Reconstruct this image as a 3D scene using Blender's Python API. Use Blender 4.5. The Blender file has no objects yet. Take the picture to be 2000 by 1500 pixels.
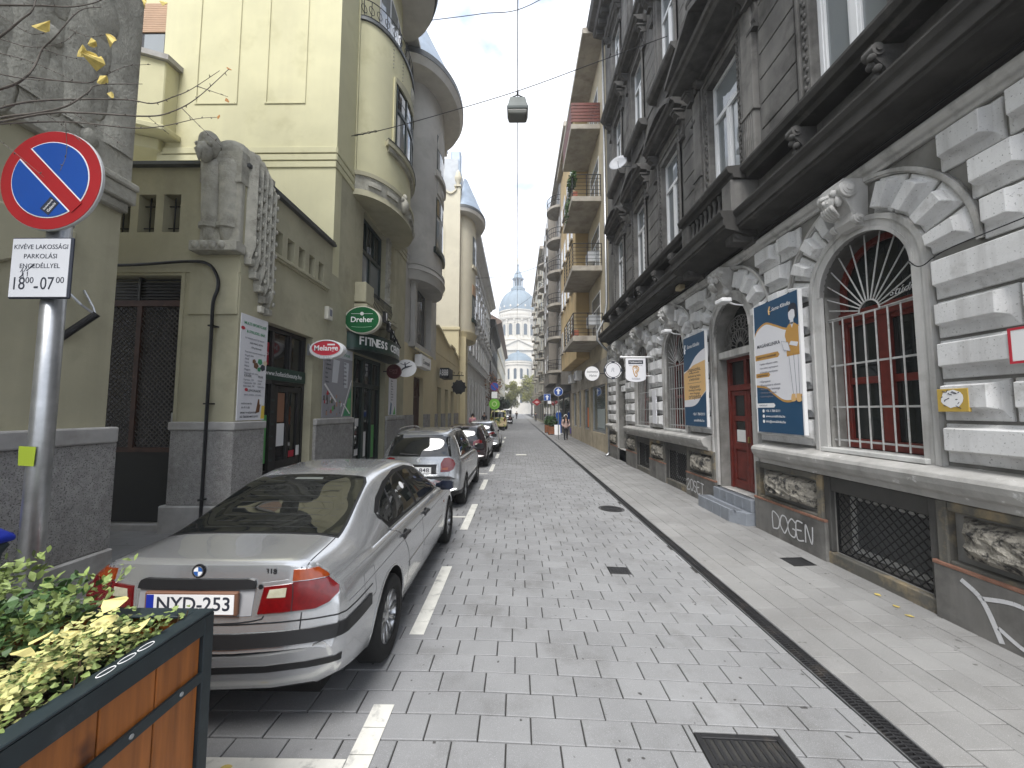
import bpy, bmesh, math, random
from mathutils import Vector, Matrix
from mathutils.bvhtree import BVHTree
from mathutils.geometry import tessellate_polygon
R = math.radians
PI = math.pi
scene = bpy.context.scene
col = scene.collection
# ------------------------------------------------------------------ camera
cam_d = bpy.data.cameras.new('camera')
cam_d.sensor_width = 36.0
cam_d.lens = 36.0 * 745 / 2000
cam_d.clip_start = 0.05
cam_d.clip_end = 3000
cam = bpy.data.objects.new('camera', cam_d)
col.objects.link(cam)
cam.matrix_world = (Matrix.Translation((0, 0, 2.0)) @ Matrix.Rotation(math.atan(10 / 745), 4, 'Z')
     @ Matrix.Rotation(R(90) + math.atan(52 / 745), 4, 'X') @ Matrix.Rotation(R(0.15), 4, 'Z'))
scene.camera = cam
# ------------------------------------------------------------------ sky, sun, exposure
SUN_EL, SUN_AZ = 57.0, 194.0          # azimuth measured from +Y towards +X
world = bpy.data.worlds.new('World')
scene.world = world
world.use_nodes = True
wt = world.node_tree
wt.nodes.clear()
w_out = wt.nodes.new('ShaderNodeOutputWorld')
w_bg = wt.nodes.new('ShaderNodeBackground')
w_sky = wt.nodes.new('ShaderNodeTexSky')
w_sky.sky_type = 'NISHITA'
w_sky.sun_disc = False
w_sky.sun_elevation = R(SUN_EL)
w_sky.sun_rotation = R(SUN_AZ)
w_sky.dust_density = 2.0
w_tc = wt.nodes.new('ShaderNodeTexCoord')
w_map = wt.nodes.new('ShaderNodeMapping')
w_map.inputs['Scale'].default_value = (1.0, 1.0, 2.2)
w_no = wt.nodes.new('ShaderNodeTexNoise')
w_no.inputs['Scale'].default_value = 4.5
w_no.inputs['Detail'].default_value = 7
w_no.inputs['Roughness'].default_value = 0.58
w_ra = wt.nodes.new('ShaderNodeValToRGB')
w_ra.color_ramp.elements[0].position = 0.36
w_ra.color_ramp.elements[0].color = (1.9, 2.35, 3.2, 1)
w_ra.color_ramp.elements[1].position = 0.55
w_ra.color_ramp.elements[1].color = (4.9, 5.0, 5.2, 1)
w_mix = wt.nodes.new('ShaderNodeMixRGB')
w_mix.inputs[0].default_value = 0.9
wt.links.new(w_tc.outputs['Generated'], w_map.inputs['Vector'])
wt.links.new(w_map.outputs['Vector'], w_no.inputs['Vector'])
wt.links.new(w_no.outputs['Fac'], w_ra.inputs['Fac'])
wt.links.new(w_sky.outputs['Color'], w_mix.inputs[1])
wt.links.new(w_ra.outputs['Color'], w_mix.inputs[2])
wt.links.new(w_mix.outputs['Color'], w_bg.inputs['Color'])
w_bg.inputs['Strength'].default_value = 0.10
wt.links.new(w_bg.outputs['Background'], w_out.inputs['Surface'])
sun_d = bpy.data.lights.new('sun', 'SUN')
sun_d.energy = 1.5
sun_d.angle = R(30)
sun_d.color = (1.0, 0.98, 0.95)
sun = bpy.data.objects.new('sun', sun_d)
col.objects.link(sun)
_az = R(SUN_AZ)
_dir = Vector((math.sin(_az) * math.cos(R(SUN_EL)), math.cos(_az) * math.cos(R(SUN_EL)), math.sin(R(SUN_EL))))
sun.rotation_euler = _dir.to_track_quat('Z', 'Y').to_euler()
scene.view_settings.view_transform = 'Standard'
scene.view_settings.look = 'None'
scene.view_settings.exposure = 1.95
scene.view_settings.gamma = 1.0
scene.view_settings.use_curve_mapping = False
scene.cycles.use_denoising = True
scene.cycles.max_bounces = 6
scene.cycles.diffuse_bounces = 4
scene.cycles.glossy_bounces = 3
scene.cycles.transmission_bounces = 4
scene.cycles.transparent_max_bounces = 6
scene.cycles.caustics_reflective = False
scene.cycles.caustics_refractive = False
# ------------------------------------------------------------------ materials
MATS = {}
def _n(t, kind, **kw):
 n = t.nodes.new(kind)
 for k, v in kw.items():
  n.inputs[k].default_value = v
 return n
def mat(name, c, rough=0.8, metal=0.0, var=0.12, vs=2.5, bump=0.2, bs=60.0, dirt=None, streak=None,
  spec=0.4, rnd=0.0, coat=0.0, emit=0.0, bdist=0.004, speck=None, wood=None, spots=None):
 """procedural material: colour c varied by noise, optional dirt (colour, scale, lo, hi), streak (colour, amount),
 speck (colour, scale, lo, hi), rnd = per object/per island brightness"""
 if name in MATS:
  return MATS[name]
 m = bpy.data.materials.new(name)
 m.use_nodes = True
 t = m.node_tree
 b = t.nodes['Principled BSDF']
 b.inputs['Roughness'].default_value = rough
 b.inputs['Metallic'].default_value = metal
 b.inputs['Specular IOR Level'].default_value = spec
 b.inputs['Coat Weight'].default_value = coat
 b.inputs['Coat Roughness'].default_value = 0.04
 L = t.links.new
 g = t.nodes.new('ShaderNodeNewGeometry')
 pos = g.outputs['Position']
 def noise(scale, detail=5, rg=0.55, stretch=None):
  n = _n(t, 'ShaderNodeTexNoise', Scale=scale, Detail=detail, Roughness=rg)
  if stretch:
   mp = t.nodes.new('ShaderNodeMapping')
   mp.inputs['Scale'].default_value = stretch
   L(pos, mp.inputs['Vector'])
   L(mp.outputs['Vector'], n.inputs['Vector'])
  else:
   L(pos, n.inputs['Vector'])
  return n.outputs['Fac']
 def ramp(fac, lo, hi):
  r = t.nodes.new('ShaderNodeMapRange')
  r.inputs['From Min'].default_value = lo
  r.inputs['From Max'].default_value = hi
  L(fac, r.inputs['Value'])
  return r.outputs['Result']
 def mixc(fac, a, bcol):
  x = t.nodes.new('ShaderNodeMixRGB')
  if isinstance(fac, float):
   x.inputs[0].default_value = fac
  else:
   L(fac, x.inputs[0])
  for i, q in ((1, a), (2, bcol)):
   if isinstance(q, tuple):
    x.inputs[i].default_value = (*q[:3], 1)
   else:
    L(q, x.inputs[i])
  return x.outputs['Color']
 lo = tuple(max(0, q * (1 - var)) for q in c[:3])
 hi = tuple(min(1, q * (1 + var)) for q in c[:3])
 cur = c[:3]
 if var > 0:
  st = wood if wood else None
  cur = mixc(ramp(noise(vs, 6, 0.6, st), 0.3, 0.7), lo, hi)
 if rnd > 0:
  oi = t.nodes.new('ShaderNodeObjectInfo')
  ad = t.nodes.new('ShaderNodeMath'); ad.operation = 'ADD'
  L(oi.outputs['Random'], ad.inputs[0]); L(g.outputs['Random Per Island'], ad.inputs[1])
  fr = t.nodes.new('ShaderNodeMath'); fr.operation = 'FRACT'
  L(ad.outputs[0], fr.inputs[0])
  mr = t.nodes.new('ShaderNodeMapRange')
  mr.inputs['To Min'].default_value = 1 - rnd
  mr.inputs['To Max'].default_value = 1 + rnd
  L(fr.outputs[0], mr.inputs['Value'])
  vm = t.nodes.new('ShaderNodeVectorMath'); vm.operation = 'SCALE'
  if isinstance(cur, tuple):
   vm.inputs[0].default_value = cur
  else:
   L(cur, vm.inputs[0])
  L(mr.outputs['Result'], vm.inputs['Scale'])
  cur = vm.outputs['Vector']
 if streak:
  cur = mixc(ramp(noise(streak[2] if len(streak) > 2 else 3.0, 5, 0.6, (1, 1, 0.07)), 0.48, 0.48 + 0.3 / max(streak[1], .05)), cur, streak[0])
 if dirt:
  cur = mixc(ramp(noise(dirt[1], 7, 0.65), dirt[2], dirt[3]), cur, dirt[0])
 if speck:
  cur = mixc(ramp(noise(speck[1], 2, 0.5), speck[2], speck[3]), cur, speck[0])
 if spots:
  cur = mixc(ramp(noise(spots[1], 1, 0.4), spots[2], spots[3]), cur, spots[0])
 if isinstance(cur, tuple):
  b.inputs['Base Color'].default_value = (*cur, 1)
 else:
  L(cur, b.inputs['Base Color'])
 if bump > 0:
  bp = t.nodes.new('ShaderNodeBump')
  bp.inputs['Strength'].default_value = bump
  bp.inputs['Distance'].default_value = bdist
  L(noise(bs, 4, 0.6, wood), bp.inputs['Height'])
  L(bp.outputs['Normal'], b.inputs['Normal'])
 if emit > 0:
  b.inputs['Emission Color'].default_value = (*c[:3], 1)
  b.inputs['Emission Strength'].default_value = emit
 MATS[name] = m
 return m
def glassy(name, c=(0.02, 0.024, 0.026), rough=0.03, see=0.0, wave=0.0, spec=0.6):
 """window pane: dark reflective sheet; see > 0 lets that share of light straight through"""
 if name in MATS:
  return MATS[name]
 m = bpy.data.materials.new(name)
 m.use_nodes = True
 t = m.node_tree
 b = t.nodes['Principled BSDF']
 b.inputs['Base Color'].default_value = (*c, 1)
 b.inputs['Roughness'].default_value = rough
 b.inputs['Specular IOR Level'].default_value = spec
 if wave > 0:
  g = t.nodes.new('ShaderNodeNewGeometry')
  n = _n(t, 'ShaderNodeTexNoise', Scale=1.3, Detail=1.0)
  t.links.new(g.outputs['Position'], n.inputs['Vector'])
  bp = t.nodes.new('ShaderNodeBump')
  bp.inputs['Strength'].default_value = wave
  bp.inputs['Distance'].default_value = 0.05
  t.links.new(n.outputs['Fac'], bp.inputs['Height'])
  t.links.new(bp.outputs['Normal'], b.inputs['Normal'])
 if see > 0:
  o = t.nodes['Material Output']
  tr = t.nodes.new('ShaderNodeBsdfTransparent')
  mx = t.nodes.new('ShaderNodeMixShader')
  mx.inputs[0].default_value = see
  t.links.new(b.outputs[0], mx.inputs[1])
  t.links.new(tr.outputs[0], mx.inputs[2])
  t.links.new(mx.outputs[0], o.inputs['Surface'])
 MATS[name] = m
 return m
# ------------------------------------------------------------------ mesh helpers
class MB:
 """collects faces, builds ONE mesh object. xf maps local points to world (or thing) space."""
 def __init__(s, xf=None):
  s.v = []; s.f = []; s.xf = xf
 def add(s, vs, fs):
  o = len(s.v)
  s.v += [s.xf(Vector(p)) if s.xf else Vector(p) for p in vs]
  s.f += [tuple(i + o for i in f) for f in fs]
  return s
 def box(s, x0, x1, y0, y1, z0, z1):
  return s.add([(x0, y0, z0), (x1, y0, z0), (x1, y1, z0), (x0, y1, z0), (x0, y0, z1), (x1, y0, z1), (x1, y1, z1), (x0, y1, z1)],
                     [(0, 3, 2, 1), (4, 5, 6, 7), (0, 1, 5, 4), (1, 2, 6, 5), (2, 3, 7, 6), (3, 0, 4, 7)])
 def prism(s, poly, a0, a1, axis='z', poly2=None):
  """polygon (2D) extruded along axis; poly2 = other end outline (same count)"""
  def P(p, a):
   return (a, p[0], p[1]) if axis == 'x' else ((p[0], a, p[1]) if axis == 'y' else (p[0], p[1], a))
  n = len(poly)
  q = poly2 or poly
  vs = [P(p, a0) for p in poly] + [P(p, a1) for p in q]
  fs = [(i, (i + 1) % n, n + (i + 1) % n, n + i) for i in range(n)]
  if n <= 4:
   fs += [tuple(range(n)), tuple(range(2 * n - 1, n - 1, -1))]
  else:
   tr = tessellate_polygon([[Vector((p[0], p[1], 0)) for p in poly]])
   fs += [tuple(x) for x in tr] + [tuple(n + i for i in reversed(x)) for x in tr]
  return s.add(vs, fs)
 def tube(s, path, r, n=8, caps=True, closed=False):
  pts = [Vector(p) for p in path]
  k = len(pts)
  rs = r if isinstance(r, (list, tuple)) else [r] * k
  vs = []; fs = []
  up = None
  for i, p in enumerate(pts):
   if closed:
    d = pts[(i + 1) % k] - pts[i - 1]
   else:
    d = pts[min(i + 1, k - 1)] - pts[max(i - 1, 0)]
   if d.length < 1e-9: d = Vector((0, 0, 1))
   d.normalize()
   if up is None or abs(up.dot(d)) > 0.999:
    up = Vector((0, 0, 1)) if abs(d.z) < 0.9 else Vector((1, 0, 0))
   a = d.cross(up).normalized()
   b = a.cross(d).normalized()
   up = b
   for j in range(n):
    t = 2 * PI * j / n
    vs.append(p + (a * math.cos(t) + b * math.sin(t)) * rs[i])
  m = k if closed else k - 1
  for i in range(m):
   i2 = (i + 1) % k
   for j in range(n):
    j2 = (j + 1) % n
    fs.append((i * n + j, i * n + j2, i2 * n + j2, i2 * n + j))
  if caps and not closed:
   fs.append(tuple(range(n - 1, -1, -1)))
   fs.append(tuple((k - 1) * n + j for j in range(n)))
  return s.add(vs, fs)
 def lathe(s, prof, n=16, c=(0, 0, 0), axis='z', a0=0.0, a1=2 * PI, close_ends=True):
  """prof: (r, h) list"""
  full = abs(a1 - a0 - 2 * PI) < 1e-6
  m = n if full else n + 1
  vs = []; fs = []
  for r, h in prof:
   for j in range(m):
    t = a0 + (a1 - a0) * j / n
    p = (r * math.cos(t), r * math.sin(t), h)
    if axis == 'y': p = (p[0], p[2], p[1])
    if axis == 'x': p = (p[2], p[0], p[1])
    vs.append((p[0] + c[0], p[1] + c[1], p[2] + c[2]))
  k = len(prof)
  for i in range(k - 1):
   for j in range(n):
    j2 = (j + 1) % m
    fs.append((i * m + j, i * m + j2, (i + 1) * m + j2, (i + 1) * m + j))
  if close_ends and full:
   if prof[0][0] > 1e-6: fs.append(tuple(range(m - 1, -1, -1)))
   if prof[-1][0] > 1e-6: fs.append(tuple((k - 1) * m + j for j in range(m)))
  return s.add(vs, fs)
 def loft(s, rings, closed=True, caps=True):
  n = len(rings[0])
  vs = [p for r in rings for p in r]
  fs = []
  for i in range(len(rings) - 1):
   for j in range(n if closed else n - 1):
    j2 = (j + 1) % n
    fs.append((i * n + j, i * n + j2, (i + 1) * n + j2, (i + 1) * n + j))
  if caps and closed:
   fs.append(tuple(range(n - 1, -1, -1)))
   fs.append(tuple((len(rings) - 1) * n + j for j in range(n)))
  return s.add(vs, fs)
 def ball(s, c, r, n=8, m=6):
  rx, ry, rz = r if isinstance(r, (tuple, list)) else (r, r, r)
  rings = []
  for i in range(m + 1):
   t = PI * i / m
   q = max(math.sin(t), 1e-3)
   rings.append([(c[0] + rx * q * math.cos(2 * PI * j / n), c[1] + ry * q * math.sin(2 * PI * j / n), c[2] - rz * math.cos(t)) for j in range(n)])
  return s.loft(rings)
 def mesh(s, name, recalc=True, merge=False):
  me = bpy.data.meshes.new(name)
  me.from_pydata([tuple(p) for p in s.v], [], s.f)
  if recalc or merge:
   bm = bmesh.new(); bm.from_mesh(me)
   if merge: bmesh.ops.remove_doubles(bm, verts=bm.verts, dist=1e-5)
   if recalc: bmesh.ops.recalc_face_normals(bm, faces=bm.faces)
   bm.to_mesh(me); bm.free()
  return me
 def build(s, name, m, parent=None, smooth=False, bevel=0.0, seg=1, sub=0, recalc=True, merge=False, kind=None, auto=None):
  me = s.mesh(name, recalc, merge)
  return link(name, me, m, parent, smooth, bevel, seg, sub, kind, auto)
def link(name, me, m, parent=None, smooth=False, bevel=0.0, seg=1, sub=0, kind=None, auto=None):
 if m is not None and len(me.materials) == 0:
  me.materials.append(m)
 if smooth:
  me.polygons.foreach_set('use_smooth', [True] * len(me.polygons))
  if auto is not None:
   me.set_sharp_from_angle(angle=R(auto))
 o = bpy.data.objects.new(name, me)
 col.objects.link(o)
 if parent is not None:
  o.parent = parent
 if sub:
  q = o.modifiers.new('sub', 'SUBSURF'); q.levels = sub; q.render_levels = sub
 if bevel > 0:
  q = o.modifiers.new('bevel', 'BEVEL'); q.width = bevel; q.segments = seg; q.limit_method = 'ANGLE'; q.angle_limit = R(35)
 if kind: o['kind'] = kind
 return o
def inst(name, me, loc=(0, 0, 0), rot=(0, 0, 0), scale=(1, 1, 1), parent=None):
 o = bpy.data.objects.new(name, me)
 o.location = loc; o.rotation_euler = rot; o.scale = scale
 col.objects.link(o)
 if parent is not None: o.parent = parent
 return o
def thing(name, label, cat, loc=(0, 0, 0), rz=0.0, group=None):
 o = bpy.data.objects.new(name, None)
 o.empty_display_size = 0.2
 o.location = loc; o.rotation_euler = (0, 0, rz)
 col.objects.link(o)
 return tag(o, label, cat, group)
def tag(o, label, cat, group=None):
 o['label'] = label; o['category'] = cat
 if group: o['group'] = group
 return o
def copy_tree(o, parent=None):
 c = o.copy(); col.objects.link(c)
 if parent is not None:
  c.parent = parent
  c.matrix_parent_inverse = o.matrix_parent_inverse.copy()
 for ch in list(o.children): copy_tree(ch, c)
 return c
def grp(parent, name, m=None):
 return parent
def text_mesh(s, size, extrude=0.004, bold=0.0, align='CENTER', shear=0.0, spacing=1.0):
 cu = bpy.data.curves.new('lettering', 'FONT')
 cu.body = s; cu.size = size; cu.extrude = extrude; cu.offset = bold * size
 cu.align_x = align; cu.align_y = 'CENTER'; cu.shear = shear; cu.space_character = spacing
 cu.resolution_u = 3
 o = bpy.data.objects.new('tmp', cu)
 col.objects.link(o)
 dg = bpy.context.evaluated_depsgraph_get()
 me = bpy.data.meshes.new_from_object(o.evaluated_get(dg))
 bpy.data.objects.remove(o)
 bpy.data.curves.remove(cu)
 return me
def text(s, size, m, mtx, parent=None, extrude=0.003, bold=0.0, align='CENTER', shear=0.0, spacing=1.0, width=None, height=None, name='lettering'):
 """text in local XY plane, placed by matrix mtx (parent space); width/height rescale to fit"""
 me = text_mesh(s, size, extrude, bold, align, shear, spacing)
 if (width or height) and len(me.vertices):
  xs = [v.co.x for v in me.vertices]; ys = [v.co.y for v in me.vertices]
  sx = width / max(1e-6, max(xs) - min(xs)) if width else None
  sy = height / max(1e-6, max(ys) - min(ys)) if height else None
  sx = sx or sy; sy = sy or sx
  for v in me.vertices:
   v.co.x *= sx; v.co.y *= sy
 me.transform(mtx)
 if len(me.materials): me.materials.clear()
 return link(name, me, m, parent)
def frame(o, xdir, ydir):
 """matrix with local x,y axes given (world dirs), origin o"""
 x = Vector(xdir).normalized(); y = Vector(ydir).normalized(); z = x.cross(y).normalized()
 mtx = Matrix.Identity(4)
 for i in range(3):
  mtx[i][0] = x[i]; mtx[i][1] = y[i]; mtx[i][2] = z[i]; mtx[i][3] = o[i]
 return mtx
def evaluated(o):
 dg = bpy.context.evaluated_depsgraph_get()
 return bpy.data.meshes.new_from_object(o.evaluated_get(dg))
def arc(cx, cy, r, a0, a1, n):
 return [(cx + r * math.cos(R(a0 + (a1 - a0) * i / n)), cy + r * math.sin(R(a0 + (a1 - a0) * i / n))) for i in range(n + 1)]
def bez(p, n=8):
 """Catmull-Rom through points"""
 p = [Vector(q) for q in p]
 out = []
 for i in range(len(p) - 1):
  a = p[max(i - 1, 0)]; b = p[i]; c = p[i + 1]; d = p[min(i + 2, len(p) - 1)]
  for k in range(n):
   t = k / n
   out.append(0.5 * ((2 * b) + (c - a) * t + (2 * a - 5 * b + 4 * c - d) * t * t + (3 * b - a - 3 * c + d) * t ** 3))
 out.append(p[-1])
 return out
rng = random.Random(7)
# ------------------------------------------------------------------ ground, road, pavements
XL, XR = -4.75, 4.30        # building lines
def gz(x):
 """height of the paved surface across the street"""
 if x < -0.3: return 0.0
 if x < 2.36: return -0.085 * (x + 0.3) / 2.66
 if x < 2.52: return -0.085
 return -0.085 + 0.055 * (x - 2.52) / 1.78
m_joint = mat('joint_sand', (0.035, 0.034, 0.032), 0.95, bump=0.5, bs=200)
m_paver = mat('granite_paver', (0.226, 0.228, 0.231), 0.72, var=0.14, vs=1.1, bump=0.35, bs=420, rnd=0.07,
              speck=((0.34, 0.34, 0.345), 240, 0.56, 0.70), dirt=((0.12, 0.117, 0.112), 1.7, 0.52, 0.80), spots=((0.06, 0.058, 0.056), 17, 0.75, 0.79), bdist=0.002)
m_slab = mat('pale_paver', (0.228, 0.226, 0.221), 0.8, var=0.16, vs=0.9, bump=0.3, bs=300, rnd=0.08,
             dirt=((0.17, 0.165, 0.158), 1.4, 0.50, 0.8), spots=((0.10, 0.097, 0.092), 15, 0.75, 0.79), speck=((0.38, 0.37, 0.36), 260, 0.58, 0.72), bdist=0.002)
g = MB().box(-400, 400, -60, 600, -0.6, -0.5)
o = g.build('ground', mat('far_ground', (0.2, 0.2, 0.2), 0.9)); o['kind'] = 'structure'
def strip(name, xs, y0, y1, dz, m):
 b = MB()
 vs = []; fs = []
 for i, x in enumerate(xs):
  vs += [(x, y0, gz(x) + dz), (x, y1, gz(x) + dz), (x, y0, -0.45), (x, y1, -0.45)]
 for i in range(len(xs) - 1):
  a = 4 * i; c = a + 4
  fs += [(a, c, c + 1, a + 1), (a + 2, a + 3, c + 3, c + 2), (a, a + 2, c + 2, c), (a + 1, c + 1, c + 3, a + 3)]
 n = 4 * (len(xs) - 1)
 fs += [(0, 1, 3, 2), (n, n + 2, n + 3, n + 1)]
 b.add(vs, fs)
 o = b.build(name, m); o['kind'] = 'structure'
 return o
road = strip('road', [-3.0, -0.3, 2.36], -4, 215, -0.012, m_joint)
walk_l = strip('pavement_left', [-7.5, -3.0], -4, 215, -0.012, m_joint)
walk_r = strip('pavement_right', [2.52, 6.0], -4, 215, -0.012, m_joint)
def chamfer_slab(w, l, h, c, sl=0.0):
 """paver top centred on origin, top at z=0, tilted by slope sl"""
 vs = []
 for dx, dz in ((0, -h), (0, -c), (c, 0)):
  for sx, sy in ((-1, -1), (1, -1), (1, 1), (-1, 1)):
   x = sx * (w / 2 - dx); y = sy * (l / 2 - dx)
   vs.append((x, y, dz + sl * x))
 fs = [(8, 9, 10, 11)]
 for k in (0, 4):
  for i in range(4):
   fs.append((k + i, k + (i + 1) % 4, k + 4 + (i + 1) % 4, k + 4 + i))
 return vs, fs
PW, PL = 0.33, 0.204
holes = [(1.125, 1.675, 2.055, 2.605), (1.185, 1.455, 4.985, 5.215), (1.73, 2.29, 8.02, 8.58)]
pm = {}
def paver_mesh(w, sl):
 k = (round(w, 3), round(sl, 3))
 if k not in pm:
  vs, fs = chamfer_slab(w - 0.009, PL - 0.009, 0.03, 0.004, sl)
  me = bpy.data.meshes.new('paver'); me.from_pydata(vs, [], fs); me.materials.append(m_paver)
  pm[k] = me
 return pm[k]
def minus(r, h):
 xa, xb, ya, yb = r
 o = [(xa, h[0], ya, yb), (h[1], xb, ya, yb), (max(xa, h[0]), min(xb, h[1]), ya, h[2]), (max(xa, h[0]), min(xb, h[1]), h[3], yb)]
 return [q for q in o if q[1] - q[0] > .014 and q[3] - q[2] > .014]
def cutpiece(mb, q, gap, sl):
 vs, fs = chamfer_slab(q[1] - q[0] - gap, q[3] - q[2] - gap, 0.03, 0.003, sl)
 cx, cy = (q[0] + q[1]) / 2, (q[2] + q[3]) / 2
 mb.add([(a + cx, b + cy, c + gz(cx)) for a, b, c in vs], fs)
single = []; rest = MB()
row = 0
y = -0.6
while y < 62:
 x = -3.0 - PW * (0.5 if row % 2 else 0.0) + rng.uniform(-0.05, 0.05)
 while x < 2.355:
  xa, xb = max(x, -3.0), min(x + PW, 2.355)
  w = xb - xa
  cx, cy = (xa + xb) / 2, y + PL / 2
  x += PW
  if w < 0.05: continue
  hit = [h for h in holes if xb > h[0] and xa < h[1] and y + PL > h[2] and y < h[3]]
  if hit:
   for q in minus((xa, xb, y, y + PL), hit[0]): cutpiece(rest, q, 0.009, -0.032)
   continue
  sl = -0.032 if cx > -0.3 else 0.0
  dz = rng.uniform(-0.0022, 0.0022)
  vis = 1.9 < cy and abs(cx) < cy * 1.36 and cx > -1.5 - 0.0 * cy
  if vis and len(single) < 300:
   single.append(1)
   inst('paver', paver_mesh(w, sl), (cx, cy, gz(cx) + dz), (rng.uniform(-.004, .004), rng.uniform(-.004, .004), rng.uniform(-.004, .004)), parent=road)
  else:
   vs, fs = chamfer_slab(w - 0.009, PL - 0.009, 0.03, 0.004, sl)
   if cy > 14: fs = fs[:1]; vs = vs
   rest.add([(a + cx, b + cy, c + gz(cx) + dz) for a, b, c in vs], fs)
 y += PL; row += 1
rest.build('pavers', m_paver, road, recalc=False)['kind'] = 'stuff'
far = MB().add([(-3.0, 62, 0), (-0.3, 62, 0), (2.355, 62, gz(2.355)), (-3.0, 215, 0), (-0.3, 215, 0), (2.355, 215, gz(2.355))], [(0, 1, 4, 3), (1, 2, 5, 4)])
far.build('far_paving', m_paver, road, recalc=False)['kind'] = 'stuff'
xs = [2.52]
for w in (0.24, 0.30, 0.20, 0.24, 0.30, 0.20, 0.30): xs.append(xs[-1] + w)
xs[-1] = 4.35
rest = MB(); n1 = 0
cov = (3.685, 3.995, 5.275, 5.565)
for i in range(len(xs) - 1):
 y = -0.5 + rng.uniform(0, .3)
 while y < 60:
  l = rng.choice((0.2, 0.3, 0.3, 0.4, 0.4))
  xa, xb = xs[i], xs[i + 1]
  cx, cy = (xa + xb) / 2, y + l / 2
  if xb > cov[0] and xa < cov[1] and y + l > cov[2] and y < cov[3]:
   for q in minus((xa, xb, y, y + l), cov): cutpiece(rest, q, .006, .031)
  else:
   vs, fs = chamfer_slab(xb - xa - 0.006, l - 0.006, 0.03, 0.004, 0.031)
   dz = rng.uniform(-.002, .002)
   if 2.2 < cy < 9 and cx < cy * 1.36 and n1 < 230:
    me = bpy.data.meshes.new('slab'); me.from_pydata(vs, [], fs); me.materials.append(m_slab)
    inst('slab', me, (cx, cy, gz(cx) + dz), parent=walk_r); n1 += 1
   else:
    if cy > 14: fs = fs[:1]
    rest.add([(a + cx, b + cy, c + gz(cx) + dz) for a, b, c in vs], fs)
  y += l
rest.build('slabs', m_slab, walk_r, recalc=False)['kind'] = 'stuff'
MB().add([(2.52, 60, gz(2.52)), (4.35, 60, gz(4.3)), (4.35, 215, gz(4.3)), (2.52, 215, gz(2.52))], [(0, 1, 2, 3)]).build('far_slabs', m_slab, walk_r, recalc=False)['kind'] = 'stuff'
rest = MB(); n1 = 0
for i in range(9):
 y = -0.5 + (0.2 if i % 2 else 0)
 while y < 60:
  xa = -3.0 - 0.5 * (i + 1); xb = xa + 0.5
  cx, cy = (xa + xb) / 2, y + 0.25
  vs, fs = chamfer_slab(0.494, 0.494, 0.03, 0.004)
  if 4.2 < cy < 7.5 and cx > -5.2 and n1 < 60:
   me = bpy.data.meshes.new('slab'); me.from_pydata(vs, [], fs); me.materials.append(m_slab)
   inst('slab', me, (cx, cy, rng.uniform(-.002, .002)), parent=walk_l); n1 += 1
  else:
   rest.add([(a + cx, b + cy, c) for a, b, c in vs], fs)
  y += 0.5
 if i > 3: pass
rest.build('slabs', m_slab, walk_l, recalc=False)['kind'] = 'stuff'
m_paint = mat('road_paint', (0.62, 0.61, 0.56), 0.8, var=0.1, vs=6, dirt=((0.26, 0.26, 0.25), 9, 0.55, 0.75), bump=0.2, bs=300)
m_patch = mat('grey_patch', (0.1, 0.1, 0.1), 0.8)
def mark(x0, x1, y0, y1, label, group='white parking dashes along the cars'):
 b = MB()
 k = max(1, int(round((y1 - y0) / PL)))
 for i in range(k):   # the paint breaks at each joint
  ya = y0 + (y1 - y0) * i / k; yb = y0 + (y1 - y0) * (i + 1) / k
  b.box(x0, x1, ya + 0.003, yb - 0.003, 0.0028, 0.0055)
 o = b.build('parking_mark', m_paint)
 return tag(o, label, 'road marking', group)
mark(-0.97, -0.83, 1.2, 2.73, 'white L-shaped parking line end beside the wooden planter')
mark(-2.9, -0.975, 2.16, 2.32, 'white crosswise parking line between planter and silver sedan')
mark(-0.96, -0.83, 3.54, 5.04, 'white parking dash beside the silver sedan rear wheel')
mark(-0.96, -0.83, 6.55, 8.3, 'white parking dash just ahead of the silver sedan')
mark(-1.6, -0.965, 7.28, 7.36, 'thin white bay divider between silver sedan and grey hatchback')
mark(-0.96, -0.83, 9.8, 11.2, 'white parking dash beside the grey hatchback rear wheel')
mark(-1.6, -0.935, 12.2, 12.3, 'thin white bay divider behind the dark maroon car')
mark(-0.93, -0.80, 12.7, 14.4, 'white parking dash beside the dark maroon car')
mark(-0.93, -0.80, 16.2, 17.8, 'white parking dash beside the pale silver coupe')
for yy, lb in ((20.5, 'white parking dash just ahead of the pale silver compact car'), (24.0, 'second white dash ahead of the pale silver compact car'), (27.5, 'white parking dash by the pole with the bright green sign')): mark(-0.96, -0.83, yy, yy + 1.6, lb)
mark(-0.05, 0.42, 17.3, 17.7, 'short white stop mark in the middle of the road', None)
m_iron = mat('cast_iron', (0.035, 0.035, 0.037), 0.55, metal=0.4, var=0.3, bump=0.3, bs=150, dirt=((0.1, 0.085, 0.07), 6, 0.55, 0.8))
m_galv = mat('galvanised_steel', (0.42, 0.43, 0.44), 0.38, metal=0.85, var=0.15, vs=12, bump=0.1, bs=80)
drain = thing('drain_channel', 'long dark slotted drain channel between road and right pavement', 'drain', (2.44, 0, -0.085))
b = MB().box(-0.06, 0.06, -0.5, 200, -0.3, -0.02)
b.build('channel_bed', mat('drain_dark', (0.008, 0.008, 0.008), 0.9), drain)
for s in (-1, 1):
 MB().box(min(s * 0.068, s * 0.077), max(s * 0.068, s * 0.077), -0.5, 200, -0.1, 0.001).build('edge_rail', m_galv, drain)
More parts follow.
